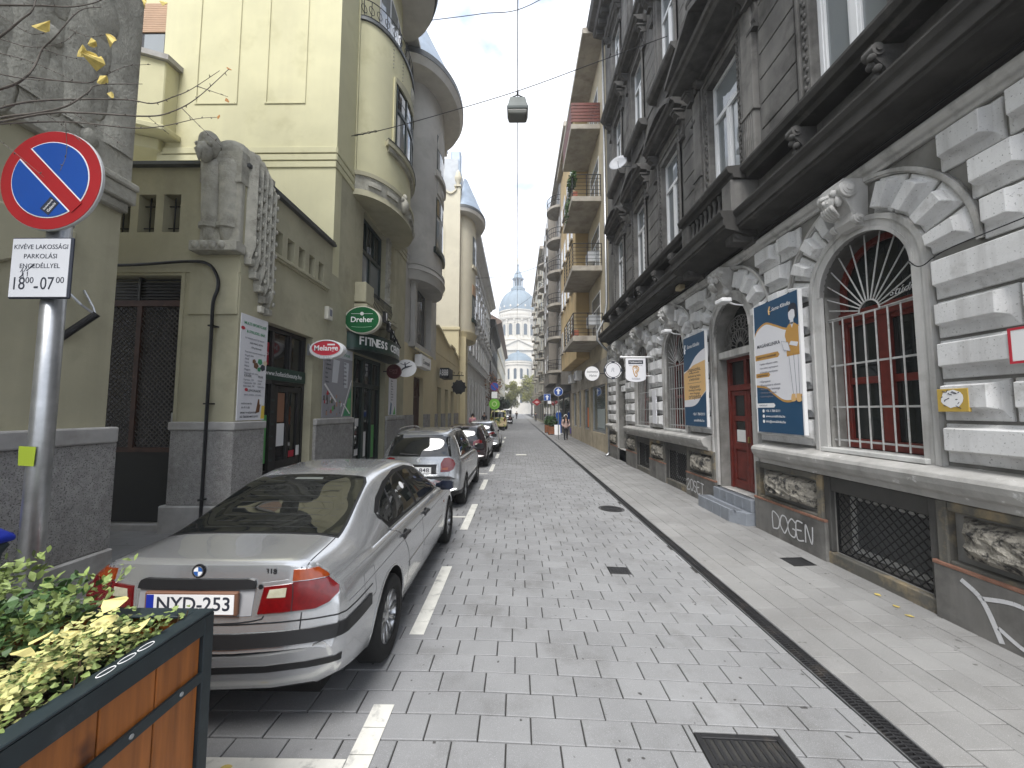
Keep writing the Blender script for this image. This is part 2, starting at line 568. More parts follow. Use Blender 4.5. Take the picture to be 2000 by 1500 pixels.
def grate(y0, n):
 b = MB()
 b.box(-0.064, -0.056, y0, y0 + 0.5, -0.03, -0.001); b.box(0.056, 0.064, y0, y0 + 0.5, -0.03, -0.001); b.box(-0.006, 0.006, y0, y0 + 0.5, -0.028, -0.002)
 for i in range(n):
  yy = y0 + 0.5 * (i + 0.5) / n
  for s in (-1, 1):
   xa, xb = sorted((s * 0.006, s * 0.056))
   b.add([(xa, yy - .006 + (.004 * s), -.025), (xb, yy - .006 - .004 * s, -.025), (xb, yy + .006 - .004 * s, -.025), (xa, yy + .006 + .004 * s, -.025),
                   (xa, yy - .006 + (.004 * s), -.002), (xb, yy - .006 - .004 * s, -.002), (xb, yy + .006 - .004 * s, -.002), (xa, yy + .006 + .004 * s, -.002)],
                  [(0, 3, 2, 1), (4, 5, 6, 7), (0, 1, 5, 4), (1, 2, 6, 5), (2, 3, 7, 6), (3, 0, 4, 7)])
 return b
gm = grate(0, 18).mesh('grate'); gm.materials.append(m_iron)
for i in range(46):
 inst('grate', gm, (0, i * 0.503, 0), parent=drain)
bb = MB()
for i in range(46, 300): bb.box(-0.064, 0.064, i * .503, i * .503 + .498, -0.03, -0.003)
bb.build('far_grates', m_iron, drain)['kind'] = 'stuff'
gy = thing('gully_grate', 'rusty square iron gully grate with slotted bars in the road', 'grate', (1.40, 2.33, gz(1.40)))
def tilt(o, a): o.rotation_euler = (0, a, 0)
tilt(gy, 0.032)
MB().box(-0.265, 0.265, -0.265, 0.265, -0.3, -0.05).build('pit', MATS['drain_dark'], gy)
b = MB()
for x0, x1, y0, y1 in ((-.27, -.235, -.27, .27), (.235, .27, -.27, .27), (-.235, .235, .235, .27), (-.235, .235, -.27, -.235)):
 b.box(x0, x1, y0, y1, -0.05, 0.001)
b.build('rim', m_iron, gy, bevel=0.003)
for i in range(9):
 x = -0.208 + i * 0.052
 MB().box(x - 0.013, x + 0.013, -0.233, 0.233, -0.035, -0.004).build('bar', m_iron, gy, bevel=0.003)
MB().box(-0.233, 0.233, 0.06, 0.085, -0.033, -0.006).build('cross_bar', m_iron, gy)
sc = thing('utility_cover', 'small square iron utility cover set among the road pavers', 'cover', (1.32, 5.10, gz(1.32)))
tilt(sc, 0.032)
b = MB().box(-0.13, 0.13, -0.11, 0.11, -0.05, -0.002)
b.build('plate', m_iron, sc, bevel=0.004)
b = MB()
for i in range(5):
 for j in range(4):
  b.box(-0.1 + i * .045, -0.075 + i * .045, -0.08 + j * .045, -0.055 + j * .045, -0.002, 0.001)
b.build('stud_pattern', m_iron, sc)
mh = thing('manhole_cover', 'round iron manhole cover in the road near the drain', 'manhole', (2.01, 8.3, gz(2.01)))
tilt(mh, 0.032)
MB().lathe([(0.27, -0.05), (0.27, 0.0), (0.245, 0.0), (0.245, -0.006), (0, -0.006)], 32).build('frame_ring', m_iron, mh)
b = MB().lathe([(0.235, -0.04), (0.235, -0.001), (0, -0.001)], 32)
for r in (0.07, 0.13, 0.19):
 b.lathe([(r - .01, -.001), (r - .01, .003), (r + .01, .003), (r + .01, -.001)], 24, close_ends=False)
b.build('lid', m_iron, mh)
MB().add([(1.72, 8.01, gz(1.72) - .003), (2.3, 8.01, gz(2.3) - .003), (2.3, 8.59, gz(2.3) - .003), (1.72, 8.59, gz(1.72) - .003)], [(0, 1, 2, 3)]).build('manhole_surround', m_paver, road, recalc=False)
sc2 = thing('utility_cover', 'small square iron cover in the pale pavement below the lattice window', 'cover', (3.84, 5.42, gz(3.84)))
tilt(sc2, -0.031)
MB().box(-0.13, 0.13, -0.12, 0.12, -0.05, -0.002).build('plate', m_iron, sc2, bevel=0.004)
b = MB()
for x0, x1, y0, y1 in ((-.15, -.133, -.14, .14), (.133, .15, -.14, .14), (-.133, .133, .123, .14), (-.133, .133, -.14, -.123)):
 b.box(x0, x1, y0, y1, -0.05, 0.0)
b.build('rim', m_iron, sc2)
m_leafy = mat('yellow_leaf', (0.6, 0.47, 0.14), 0.6, var=0.25, vs=30, bump=0.1)
for i, (x, y, a) in enumerate(((4.02, 4.45, .3), (3.98, 4.2, 1.4), (3.93, 4.02, 2.2), (-1.62, 2.24, .5))):
 b = MB()
 fan = [(0, -0.03)] + [(0.035 * math.sin(t) * (1 + .1 * math.cos(5 * t)), 0.03 * math.cos(t)) for t in [R(q) for q in range(-75, 80, 25)]]
 b.prism(fan, 0.0, 0.002)
 o = b.build('fallen_leaf', m_leafy)
 o.location = (x, y, gz(x) + 0.006); o.rotation_euler = (0.1, 0.08, a)
 tag(o, ('yellow leaf lying on the pavement just below the lattice window', 'yellow leaf close to the foot of the graffiti slab', 'yellow leaf a little out from the graffiti slab', 'yellow leaf on the crosswise parking line')[i], 'leaf', 'fallen leaves on the paving')
# ------------------------------------------------------------------ dark palace facade on the right
def RF(p): return Vector((XR - p[1], p[0], p[2]))     # local (u along street, d out of the wall, z)
m_stone = mat('grey_ashlar', (0.52, 0.513, 0.495), 0.85, var=0.14, vs=1.6, bump=0.45, bs=45, streak=((0.17, 0.165, 0.155), 0.9, 5.0),
              dirt=((0.24, 0.225, 0.2), 1.3, 0.52, 0.75), bdist=0.006, rnd=0.05)
m_block = mat('grey_block', (0.68, 0.68, 0.675), 0.85, var=0.10, vs=2.2, bump=0.55, bs=38, rnd=0.07,
              dirt=((0.27, 0.26, 0.24), 2.1, 0.58, 0.80), streak=((0.26, 0.25, 0.24), 0.5, 6.0), bdist=0.006, speck=((0.3, 0.3, 0.29), 55, 0.64, 0.74))
m_soot = mat('sooty_render', (0.135, 0.131, 0.124), 0.9, var=0.28, vs=1.4, bump=0.4, bs=40, streak=((0.29, 0.28, 0.26), 0.6, 2.2),
             dirt=((0.03, 0.028, 0.026), 1.1, 0.5, 0.75), bdist=0.006)
m_soot2 = mat('sooty_ornament', (0.085, 0.082, 0.078), 0.85, var=0.35, vs=3.5, bump=0.5, bs=50, dirt=((0.16, 0.15, 0.13), 3.2, 0.6, 0.8), bdist=0.006)
m_plinth = mat('dirty_plinth', (0.12, 0.115, 0.1), 0.88, var=0.3, vs=2.0, bump=0.5, bs=35, dirt=((0.30, 0.24, 0.15), 1.8, 0.50, 0.64), streak=((0.05, 0.048, 0.044), 0.6, 4.0), bdist=0.008)
m_red = mat('oxblood_wood', (0.13, 0.018, 0.012), 0.45, var=0.3, vs=6, bump=0.15, bs=90, spec=0.5)
m_dglass = glassy('dark_pane', (0.018, 0.022, 0.022), 0.03, wave=0.05)
m_wglass = glassy('painted_sky_pane', (0.2, 0.22, 0.23), 0.02, wave=0.04, spec=1.0)  # pane colour lightened to stand in for reflected bright sky
m_white = mat('white_pvc', (0.72, 0.73, 0.74), 0.4, var=0.04, bump=0.0)
m_bar = mat('grey_iron_bar', (0.40, 0.40, 0.39), 0.55, var=0.2, vs=12, bump=0.1, dirt=((0.2, 0.13, 0.09), 14, 0.6, 0.75))
m_black = mat('black_iron', (0.018, 0.018, 0.019), 0.5, metal=0.3, var=0.3, vs=8, bump=0.15)
BAYS = [1.85, 4.7, 7.6, 10.35, 13.0, 15.6]
U0, U1 = -1.2, 17.6
HW, ZS = 0.62, 3.59
pal = thing('palace_building', 'sooty palace with pale rusticated ground floor and dark ornate upper storeys', 'building', (XR, 0, 0))
def P(mb_xf=RF):
 return MB(lambda p: RF(p) - Vector((XR, 0, 0)))
def wall_holes(b, u0, u1, z0, z1, d0, d1, holes, nseg=14):
 """holes: (ua, ub, za, zb, arch) - arch: semicircle on top of [za, zb=spring]"""
 us = sorted({u0, u1} | {h[0] for h in holes} | {h[1] for h in holes})
 tops = []
 for h in holes:
  tops += [h[2], h[3] + ((h[1] - h[0]) / 2 if h[4] else 0), h[3]]
 zs = sorted({z0, z1} | set(q for q in tops if z0 < q < z1))
 us = [q for q in us if u0 <= q <= u1]
 for i in range(len(us) - 1):
  ua, ub = us[i], us[i + 1]
  run = None
  cm = (ua + ub) / 2
  for k in range(len(zs) - 1):
   za, zb = zs[k], zs[k + 1]
   zm = (za + zb) / 2
   st = 0
   for h in holes:
    if h[0] < cm < h[1]:
     if h[2] < zm < h[3]: st = 1
     elif h[4] and h[3] < zm < h[3] + (h[1] - h[0]) / 2: st = 2; hh = h
   if st == 0:
    if run is None: run = [za, zb]
    else: run[1] = zb
   else:
    if run: b.box(ua, ub, d0, d1, *run); run = None
    if st == 2:
     r = (hh[1] - hh[0]) / 2; c = (hh[0] + hh[1]) / 2; zt = hh[3] + r
     for s in (-1, 1):
      a = [(c + s * r * math.cos(t), hh[3] + r * math.sin(t)) for t in [PI / 2 * q / nseg for q in range(nseg + 1)]]
      for q in range(nseg):
       p0, p1 = a[q], a[q + 1]
       b.prism([p0, (p0[0], zt), (p1[0], zt), p1] if q < nseg - 1 else [p0, (p0[0], zt), p1], d0, d1, 'y')
  if run: b.box(ua, ub, d0, d1, *run)
gh = []
for i, u in enumerate(BAYS):
 door = i in (2, 5)
 gh.append((u - HW, u + HW, 0.42 if door else 1.46, ZS, True))
 if not door: gh.append((u - HW, u + HW, 0.12, 0.92, False))
b = P(); wall_holes(b, U0, U1, -0.5, 5.0, -0.4, 0.0, gh)
b.build('ground_floor_wall', mat('stone_joint', (.24, .235, .22), .9, var=.2, dirt=((.12, .115, .105), 1.5, .5, .75), bump=.4), pal)
uh = []
F1, F2, F3 = (6.42, 9.2), (11.75, 14.55), (16.4, 18.7)
for u in BAYS:
 for z0, z1 in (F1, F2, F3): uh.append((u - 0.56, u + 0.56, z0, z1, False))
b = P(); wall_holes(b, U0, U1, 5.0, 20.6, -0.4, 0.0, uh)
b.build('upper_wall', m_soot, pal)
b = P(); b.box(U0, U1, -9, -0.9, -0.5, 20.4); b.build('inner_core', mat('room_dark', (0.02, 0.019, 0.018), 0.9), pal)
b = P(); b.box(U0, U0 + .3, -9, -0.4, -0.5, 20.6); b.box(U1 - .3, U1, -9, -0.4, -0.5, 20.6); b.build('side_wall', mat('party_wall', (0.4, 0.36, 0.29), 0.9, streak=((0.2, .18, .15), .5)), pal)
# ----- rusticated blocks, each its own piece
CO = [1.49, 1.90, 2.31, 2.725, 3.12, 3.56, 3.97, 4.38, 4.80]
def block(ua, ub, za, zb, dep=0.15, ins=0.075, name='block', m=m_block):
 g = 0.016
 ua += g; ub -= g; za += g; zb -= g
 b = P()
 def ring(ib, si, it, d):
  si = min(si, (ub - ua) * .3)
  return [(ua + si, d, za + ib), (ub - si, d, za + ib), (ub - si, d, zb - it), (ua + si, d, zb - it)]
 b.loft([ring(0, 0, 0, -0.01), ring(0, 0, 0, 0.025), ring(.085, .04, .02, .045), ring(.10, .05, .026, .055), ring(.122, .078, .046, dep)])
 o = b.build(name, m, pal, bevel=0.005)
 return o
def circ_u(z):
 q = 1.24 ** 2 - max(0, z - ZS) ** 2
 return math.sqrt(q) if q > 0 else 0
for k in range(len(CO) - 1):
 za, zb = CO[k], CO[k + 1]
 edges = [U0] + [q for u in BAYS for q in (u, u)] + [U1]
 for i in range(0, len(edges), 2):
  a, c = edges[i], edges[i + 1]
  if za >= ZS - 0.1:
   clear = max(circ_u(za + .02), circ_u(zb - .02), 0.02)
   if za < ZS: clear = 1.24
  else: clear = HW + 0.19
  ua = a + clear if i > 0 else a
  ub = c - clear if i < len(edges) - 2 else c
  if ub - ua < 0.14: continue
  if za >= 4.3 and ub - ua > 1.2 or (k % 2 == 1 and ub - ua > 0.9):
   mid = (ua + ub) / 2 + (0.06 if k % 4 == 1 else -0.05)
   block(ua, mid, za, zb); block(mid, ub, za, zb)
  elif ub - ua > 1.6:
   block(ua, ua + (ub - ua) * .5, za, zb); block(ua + (ub - ua) * .5, ub, za, zb)
  else:
   block(ua, ub, za, zb)
# ----- voussoirs
def voussoir(u, a0, a1):
 r0, r1, g, ins, dep = 0.81, 1.20, 0.9, 0.075, 0.15
 def ring(f, d):
  aa, ab = R(a0 + g + f * 4.6), R(a1 - g - f * 4.6)
  ra, rb = r0 + f * .055, r1 - f * 0.06
  out = []
  for r, seq in ((ra, (aa, (aa + ab) / 2, ab)), (rb, (ab, (aa + ab) / 2, aa))):
   for t in seq: out.append((u + r * math.cos(t), d, ZS + r * math.sin(t)))
  return out
 b = P(); b.loft([ring(0, -0.01), ring(0, 0.02), ring(.62, 0.045), ring(.72, .055), ring(1, dep)])
 b.build('voussoir', m_block, pal, bevel=0.006)
for i, u in enumerate(BAYS):
 for s in range(4):
  a0 = 1 + s * 18.6
  voussoir(u, a0, a0 + 18.6); voussoir(u, 180 - a0 - 18.6, 180 - a0)
 b = P(); pts = arc(u, ZS, 1.25, 0, 180, 24)
 for (ra, rb, d) in ((1.205, 1.265, 0.045), (1.225, 1.265, 0.065)):
  o0 = arc(u, ZS, ra, 0, 180, 24); o1 = arc(u, ZS, rb, 0, 180, 24)
  for q in range(24): b.prism([o0[q], o1[q], o1[q + 1], o0[q + 1]], -0.01, d, 'y')
 b.build('arch_moulding', m_stone, pal)
 b = P()
 zb0 = 0.45 if i in (2, 5) else 1.46
 for s in (-1, 1):
  xa, xb = sorted((u + s * (HW - 0.0), u + s * 0.795)); b.box(xa, xb, -0.01, 0.05, zb0, ZS)
  xa, xb = sorted((u + s * 0.745, u + s * 0.80)); b.box(xa, xb, -0.01, 0.068, zb0, ZS)
 for (ra, rb, d) in ((HW, 0.80, 0.05), (0.745, 0.805, 0.068), (HW, HW + .04, 0.06)):
  o0 = arc(u, ZS, ra, 0, 180, 24); o1 = arc(u, ZS, rb, 0, 180, 24)
  for q in range(24): b.prism([o0[q], o1[q], o1[q + 1], o0[q + 1]], -0.01, d, 'y')
 b.build('opening_surround', m_stone, pal)
 ks = P();
 prof = [(0.30, 4.86), (0.36, 4.80), (0.36, 4.66), (0.27, 4.56), (0.20, 4.45), (0.21, 4.34), (0.15, 4.27), (0.0, 4.27), (0.0, 4.86)]
 n = len(prof)
 vs = [(u + s * (0.15 if z > 4.5 else 0.12), d, z) for s in (-1, 1) for d, z in prof]
 tr = tessellate_polygon([[Vector((d, z, 0)) for d, z in prof]])
 ks.add(vs, [(j, (j + 1) % n, n + (j + 1) % n, n + j) for j in range(n)] + [tuple(q) for q in tr] + [tuple(n + q for q in reversed(t)) for t in tr])
 k = ks.build('keystone', m_stone, pal, bevel=0.012, seg=2)
 for s in (-1, 1):
  for (r, d, z) in ((0.105, 0.27, 4.72), (0.06, 0.165, 4.345)):
   sc = P()
   for rr, hh in ((r, 0.03), (r * .72, 0.045), (r * .42, 0.065)):
    sc.lathe([(rr, 0.12), (rr, 0.15 + hh), (rr * .8, 0.155 + hh), (0, 0.155 + hh)] if s > 0 else [(rr, -0.12), (rr, -0.15 - hh), (rr * .8, -0.155 - hh), (0, -0.155 - hh)], 16, (u, d, z), 'x')
   sc.build('scroll', m_stone, k, smooth=True, auto=40)
 mk = P()
 mk.ball((u, 0.36, 4.62), (0.085, 0.075, 0.115), 10, 8); mk.ball((u, 0.43, 4.61), (0.018, 0.03, 0.035), 6, 5)
 mk.ball((u, 0.40, 4.665), (0.07, 0.04, 0.015), 8, 4)
 for s in (-1, 1):
  mk.ball((u + s * .032, 0.415, 4.595), (0.022, 0.02, 0.018), 6, 4); mk.ball((u + s * .075, 0.36, 4.70), (0.045, 0.06, 0.05), 7, 5)
  mk.ball((u + s * .095, 0.33, 4.6), (0.03, 0.05, 0.08), 7, 5)
 for q in range(5):
  x = (q - 2) * 0.036
  mk.tube([(u + x * .8, 0.40, 4.55), (u + x * 1.1, 0.385, 4.49), (u + x * 1.0, 0.33, 4.43), (u + x * .6, 0.28, 4.39)], [0.024, 0.024, 0.018, 0.006], 6)
 mk.build('mask', m_stone, k, smooth=True)
# ----- moulding between ground floor and soffit
def run_profile(b, prof, u0, u1):
 n = len(prof)
 vs = [(u, d, z) for u in (u0, u1) for d, z in prof]
 tr = tessellate_polygon([[Vector((d, z, 0)) for d, z in prof]])
 b.add(vs, [(j, (j + 1) % n, n + (j + 1) % n, n + j) for j in range(n)] + [tuple(q) for q in tr] + [tuple(n + q for q in reversed(t)) for t in tr])
b = P(); run_profile(b, [(-.01, 4.82), (0.05, 4.82), (0.055, 4.86), (0.10, 4.88), (0.13, 4.93), (0.12, 4.97), (0.09, 5.0), (-.01, 5.0)], U0, U1)
b.build('roll_moulding', m_stone, pal, bevel=0.01)
b = P()
run_profile(b, [(-.01, 5.0), (0.06, 5.0), (0.06, 5.04), (0.09, 5.05), (0.09, 5.09), (0.13, 5.10), (0.14, 5.15), (0.46, 5.17), (0.46, 5.22), (0.49, 5.23), (0.49, 5.36), (0.52, 5.40), (0.54, 5.46), (0.54, 5.49), (-.01, 5.52)], U0, U1)
run_profile(b, [(-.01, 5.03), (0.3, 5.08), (0.68, 5.17), (0.68, 5.22), (0.71, 5.23), (0.71, 5.36), (0.74, 5.40), (0.76, 5.46), (0.76, 5.495), (-.01, 5.525)], BAYS[2] - 1.12, BAYS[2] + 1.12)
b.build('main_ledge', mat('black_ledge', (.045, .043, .04), .85, var=.35, vs=2.5, bump=.5, bs=40, dirt=((.14, .13, .115), 2.2, .62, .85)), pal, bevel=0.006)  # ledge coloured near-black, darker than the other ornament
for u in (BAYS[2] - .9, BAYS[2] + .9):
 b = P()
 for q in range(5):
  b.box(u - .12 + q * .05, u - .085 + q * .05, 0.05, 0.5, 4.98, 5.168)
 b.tube([(u - .15, .10, 5.02), (u + .15, .10, 5.02)], 0.09, 12); b.tube([(u - .15, .42, 5.1), (u + .15, .42, 5.1)], 0.07, 12)
 b.build('console', m_soot2, pal, smooth=True, auto=40)
b = P()
run_profile(b, [(-.01, 6.10), (0.24, 6.12), (0.26, 6.2), (0.33, 6.22), (0.36, 6.30), (0.36, 6.345), (-.01, 6.40)], U0, BAYS[2] - 1.06)
run_profile(b, [(-.01, 6.10), (0.24, 6.12), (0.26, 6.2), (0.33, 6.22), (0.36, 6.30), (0.36, 6.345), (-.01, 6.40)], BAYS[2] + 1.06, U1)
run_profile(b, [(-.01, 6.12), (0.46, 6.14), (0.48, 6.21), (0.55, 6.23), (0.58, 6.31), (0.58, 6.355), (-.01, 6.41)], BAYS[2] - 1.05, BAYS[2] + 1.05)
b.build('sill_ledge', MATS['black_ledge'], pal, bevel=0.006)
def scroll_bracket(u):
 """upright S-scroll with leaves under a sill"""
 b = P()
 b.tube([(u - .07, .30, 6.02), (u + .07, .30, 6.02)], 0.075, 12); b.tube([(u - .085, .30, 6.02), (u + .085, .30, 6.02)], 0.035, 8)
 b.tube([(u - .06, .12, 5.62), (u + .06, .12, 5.62)], 0.095, 12); b.tube([(u - .075, .12, 5.62), (u + .075, .12, 5.62)], 0.05, 8)
 prof = [(0.36, 6.08), (0.33, 5.93), (0.22, 5.82), (0.19, 5.70), (0.21, 5.6), (0.10, 5.53), (0.0, 5.53), (0.0, 6.1)]
 run_profile(b, prof, u - .05, u + .05)
 for q in range(6):
  t = q / 5
  b.ball((u + (q % 2 - .5) * .05, 0.34 - .13 * t, 5.95 - .34 * t), (0.05, 0.04, 0.05), 7, 5)
 b.build('scroll_bracket', m_soot2, pal, smooth=True, auto=45)
def baluster_row(u0, u1, d, z0, z1, n):
 b = P()
 h = z1 - z0
 for q in range(n):
  u = u0 + (u1 - u0) * (q + .5) / n
  b.lathe([(0.045, z0), (0.045, z0 + .06 * h), (0.028, z0 + .12 * h), (0.055, z0 + .35 * h), (0.03, z0 + .62 * h), (0.026, z0 + .8 * h), (0.045, z0 + .9 * h), (0.045, z1)], 10, (u, d, 0))
 return b
for i, u in enumerate(BAYS):
 if i == 2:
  for s in (-1, 1):
   P().box(u + s * .86 - .15, u + s * .86 + .15, 0.0, 0.50, 5.5, 6.13).build('pedestal', m_soot, pal, bevel=0.008)
  for q in range(8):
   uu = u - .63 + q * .18
   bb = P().lathe([(0.045, 5.5), (0.045, 5.54), (0.028, 5.58), (0.06, 5.75), (0.03, 5.92), (0.026, 6.02), (0.045, 6.08), (0.045, 6.13)], 10, (uu, 0.4, 0))
   bb.build('baluster', m_soot2, pal, smooth=True)
 else:
  scroll_bracket(u - .62); scroll_bracket(u + .62)
  b = P()
  b.box(u - .45, u + .45, -.01, 0.03, 5.58, 6.08)
  for rr, d in ((0.2, 0.05), (0.15, 0.085), (0.09, 0.06)):
   ring = [(u + rr * 1.25 * math.cos(t), 5.83 + rr * math.sin(t)) for t in [2 * PI * q / 20 for q in range(20)]]
   b.prism(ring, 0.0, d, 'y')
  b.build('medallion', m_soot2, pal, bevel=0.008)
def pilaster(u, z0=6.4, z1=9.75, w=0.16, d=0.11):
 b = P()
 b.box(u - w - .04, u + w + .04, -.01, d + .05, z0, z0 + .12); b.box(u - w - .02, u + w + .02, -.01, d + .03, z0 + .12, z0 + .2)
 for q in range(6):
  b.box(u - w + q * (2 * w / 6) + .008, u - w + (q + 1) * (2 * w / 6) - .008, -.01, d + .012, z0 + .2, z0 + .95)
 b.box(u - w, u + w, -.01, d - .004, z0 + .2, z0 + .95)
 b.box(u - w - .03, u + w + .03, -.01, d + .03, z0 + .95, z0 + 1.02)
 b.box(u - w, u + w, -.01, d, z0 + 1.02, z1 - .35)
 b.build('pilaster', m_soot, pal, bevel=0.006)
 c = P()
 c.box(u - w - .05, u + w + .05, -.01, d + .08, z1 - .08, z1)
 for s in (-1, 1):
  for rr, hh in ((0.1, 0.03), (0.06, 0.06)):
   c.lathe([(rr, 0.0), (rr, d + .04 + hh), (0, d + .05 + hh)], 14, (u + s * (w - .01), 0, z1 - .18), 'y')
  c.ball((u + s * .05, d + .02, z1 - .22), (0.05, 0.05, 0.12), 8, 6)
 c.build('capital', m_soot2, pal, smooth=True, auto=40)
for s in (-1, 1):
 pilaster(BAYS[2] + s * 0.97)
for i in range(len(BAYS) - 1):
 a = BAYS[i] + (1.18 if i == 2 else 0.86); c = BAYS[i + 1] - (1.18 if i + 1 == 2 else 0.86)
 z = 6.45
 k = 0
 while z < 9.4:
  P().box(a + .01, c - .01, -.01, 0.022, z + .012, z + .45).build('ashlar_course', m_soot, pal, bevel=0.008)
  z += .46; k += 1
for i in range(len(BAYS) - 1):
 for z0 in (11.6, 16.3):
  for q in range(6): P().box(BAYS[i] + .88, BAYS[i + 1] - .88, -.01, 0.022, z0 + q * .46 + .012, z0 + q * .46 + .45).build('ashlar_course', m_soot, pal, bevel=0.006)
def upper_window(u, z0, z1, floor):
 w = 0.56
 b = P()
 for s in (-1, 1):
  xa, xb = sorted((u + s * w, u + s * (w + .20))); b.box(xa, xb, -.01, 0.05, z0, z1 + .2)
  xa, xb = sorted((u + s * (w + .15), u + s * (w + .20))); b.box(xa, xb, -.01, 0.085, z0, z1 + .2)
 b.box(u - w - .2, u + w + .2, -.01, 0.052, z1, z1 + .2); b.box(u - w - .2, u + w + .2, -.01, 0.088, z1 + .15, z1 + .2)
 b.build('window_surround', m_soot, pal, bevel=0.006)
 if floor == 1:   # carved leaf chain on the jambs
  lf = P()
  for s in (-1, 1):
   q = 0
   z = z0 + .06
   while z < z1 + .1:
    lf.ball((u + s * (w + .075) + (0.02 if q % 2 else -0.02), 0.055, z), (0.035, 0.022, 0.045), 6, 4)
    z += .085; q += 1
  lf.build('leaf_carving', m_soot2, pal, smooth=True)
 wn = P()
 d0, d1 = -0.17, -0.09
 for s in (-1, 1):
  xa, xb = sorted((u + s * w, u + s * (w - .07))); wn.box(xa, xb, d0, d1, z0, z1)
 zt = z0 + (z1 - z0) * .70
 wn.box(u - w + .07, u + w - .07, d0, d1, z0, z0 + .07); wn.box(u - w + .07, u + w - .07, d0, d1, z1 - .07, z1)
 wn.box(u - w + .07, u + w - .07, d0, d1 + .012, zt - .05, zt + .05)
 wn.box(u - .05, u + .05, d0, d1 + .006, z0 + .07, zt - .05)
 for s in (-1, 1):
  xa, xb = sorted((u + s * .05, u + s * .09)); wn.box(xa, xb, d0, d1 - .01, z0 + .07, zt - .05)
  xa, xb = sorted((u + s * (w - .07), u + s * (w - .11))); wn.box(xa, xb, d0, d1 - .01, z0 + .07, zt - .05)
 fr = wn.build('window', m_white, pal, bevel=0.004)
 for (ua, ub, za, zb) in ((u - w + .07, u - .05, z0 + .07, zt - .05), (u + .05, u + w - .07, z0 + .07, zt - .05), (u - w + .07, u + w - .07, zt + .05, z1 - .07)):
  P().box(ua, ub, -0.14, -0.132, za, zb).build('pane', m_wglass, fr)
 P().box(u - w, u + w, -.01 - .16, 0.06, z0 - .05, z0).build('inner_sill', m_white, fr)
def hood(u, z, seg, w=1.1, d=0.40):
 b = P()
 run_profile(b, [(-.01, z), (0.10, z), (0.12, z + .06), (d - .1, z + .08), (d - .06, z + .16), (d, z + .18), (d + .03, z + .25), (-.01, z + .28)], u - w, u + w)
 if seg == 'arc':
  n = 16; hh = 0.42
  R0 = (w * w + hh * hh) / (2 * hh)
  a = math.asin(w / R0)
  zc = z + .24 + hh - R0
  o1 = [(u + R0 * math.sin(-a + 2 * a * q / n), zc + R0 * math.cos(-a + 2 * a * q / n)) for q in range(n + 1)]
  o0 = [(u + (R0 - .12) * math.sin(-a + 2 * a * q / n), zc + (R0 - .12) * math.cos(-a + 2 * a * q / n)) for q in range(n + 1)]
  for q in range(n):
   b.prism([o0[q], o1[q], o1[q + 1], o0[q + 1]], -.01, d + .02, 'y')
   b.prism([(o1[q][0], z + .2), o0[q], o0[q + 1], (o1[q + 1][0], z + .2)], -.01, 0.12, 'y')
 elif seg == 'big':
  b.prism([(u - w - .02, z + .26), (u + w + .02, z + .26), (u, z + .85)], -.01, 0.2, 'y')
  for s in (-1, 1):
   b.prism([(u + s * (w + .06), z + .26), (u + s * (w + .06), z + .38), (u, z + 1.0), (u, z + .86)], -.01, d + .06, 'y')
 b.build('hood', m_soot2, pal, bevel=0.006)
 for s in (-1, 1):
  c = P(); uu = u + s * (w - .17)
  run_profile(c, [(-.01, z - .75), (0.05, z - .75), (0.10, z - .62), (0.07, z - .45), (0.09, z - .32), (0.17, z - .2), (0.27, z - .12), (0.29, z - .02), (0.29, z + .0), (-.01, z + .0)], uu - .09, uu + .09)
  c.box(uu - .12, uu + .12, -.01, 0.32, z - .06, z - .005); c.box(uu - .11, uu + .11, -.01, 0.2, z - .3, z - .25); c.box(uu - .11, uu + .11, -.01, 0.12, z - .8, z - .74)
  c.build('console', m_soot2, pal, bevel=0.005)
for i, u in enumerate(BAYS):
 upper_window(u, *F1, 1); upper_window(u, *F2, 2); upper_window(u, *F3, 3)
 if i in (1, 2): hood(u, 9.62, 'big' if i == 2 else 'arc', 1.3 if i == 2 else 1.1, 0.62 if i == 2 else 0.42)
 else: hood(u, 9.75, 'arc')
 hood(u, 14.95, 'flat', 1.12, 0.42)
 hood(u, 18.95, 'flat', 0.95, 0.3)
 b = P(); run_profile(b, [(-.01, 11.45), (0.2, 11.48), (0.28, 11.58), (0.30, 11.68), (-.01, 11.72)], u - .95, u + .95); b.box(u - .7, u + .7, -.01, 0.06, 10.95, 11.45)
 b.build('sill', m_soot2, pal, bevel=0.006)
b = P()
run_profile(b, [(-.01, 15.7), (0.16, 15.72), (0.2, 15.85), (0.28, 15.9), (0.30, 16.0), (-.01, 16.05)], U0, U1)
b.build('string_course', m_soot2, pal)
b = P(); run_profile(b, [(-.01, 20.0), (0.12, 20.05), (0.16, 20.3), (0.55, 20.4), (0.60, 20.62), (0.82, 20.72), (0.9, 21.0), (-.4, 21.1), (-.4, 20.0)], U0 - .1, U1 + .1)
for q in range(36):
 u = U0 + .3 + q * .52
 b.box(u - .08, u + .08, 0.1, 0.5, 20.12, 20.4)
b.build('roof_cornice', m_soot2, pal)
b = P(); b.prism([(0.8, 21.06), (-3.5, 23.5), (-9, 23.5), (-9, 20.4), (-.39, 20.4), (-.39, 21.05)], U0, U1, 'x'); b.build('roof', mat('slate_roof', (0.06, 0.055, 0.055), 0.8), pal)
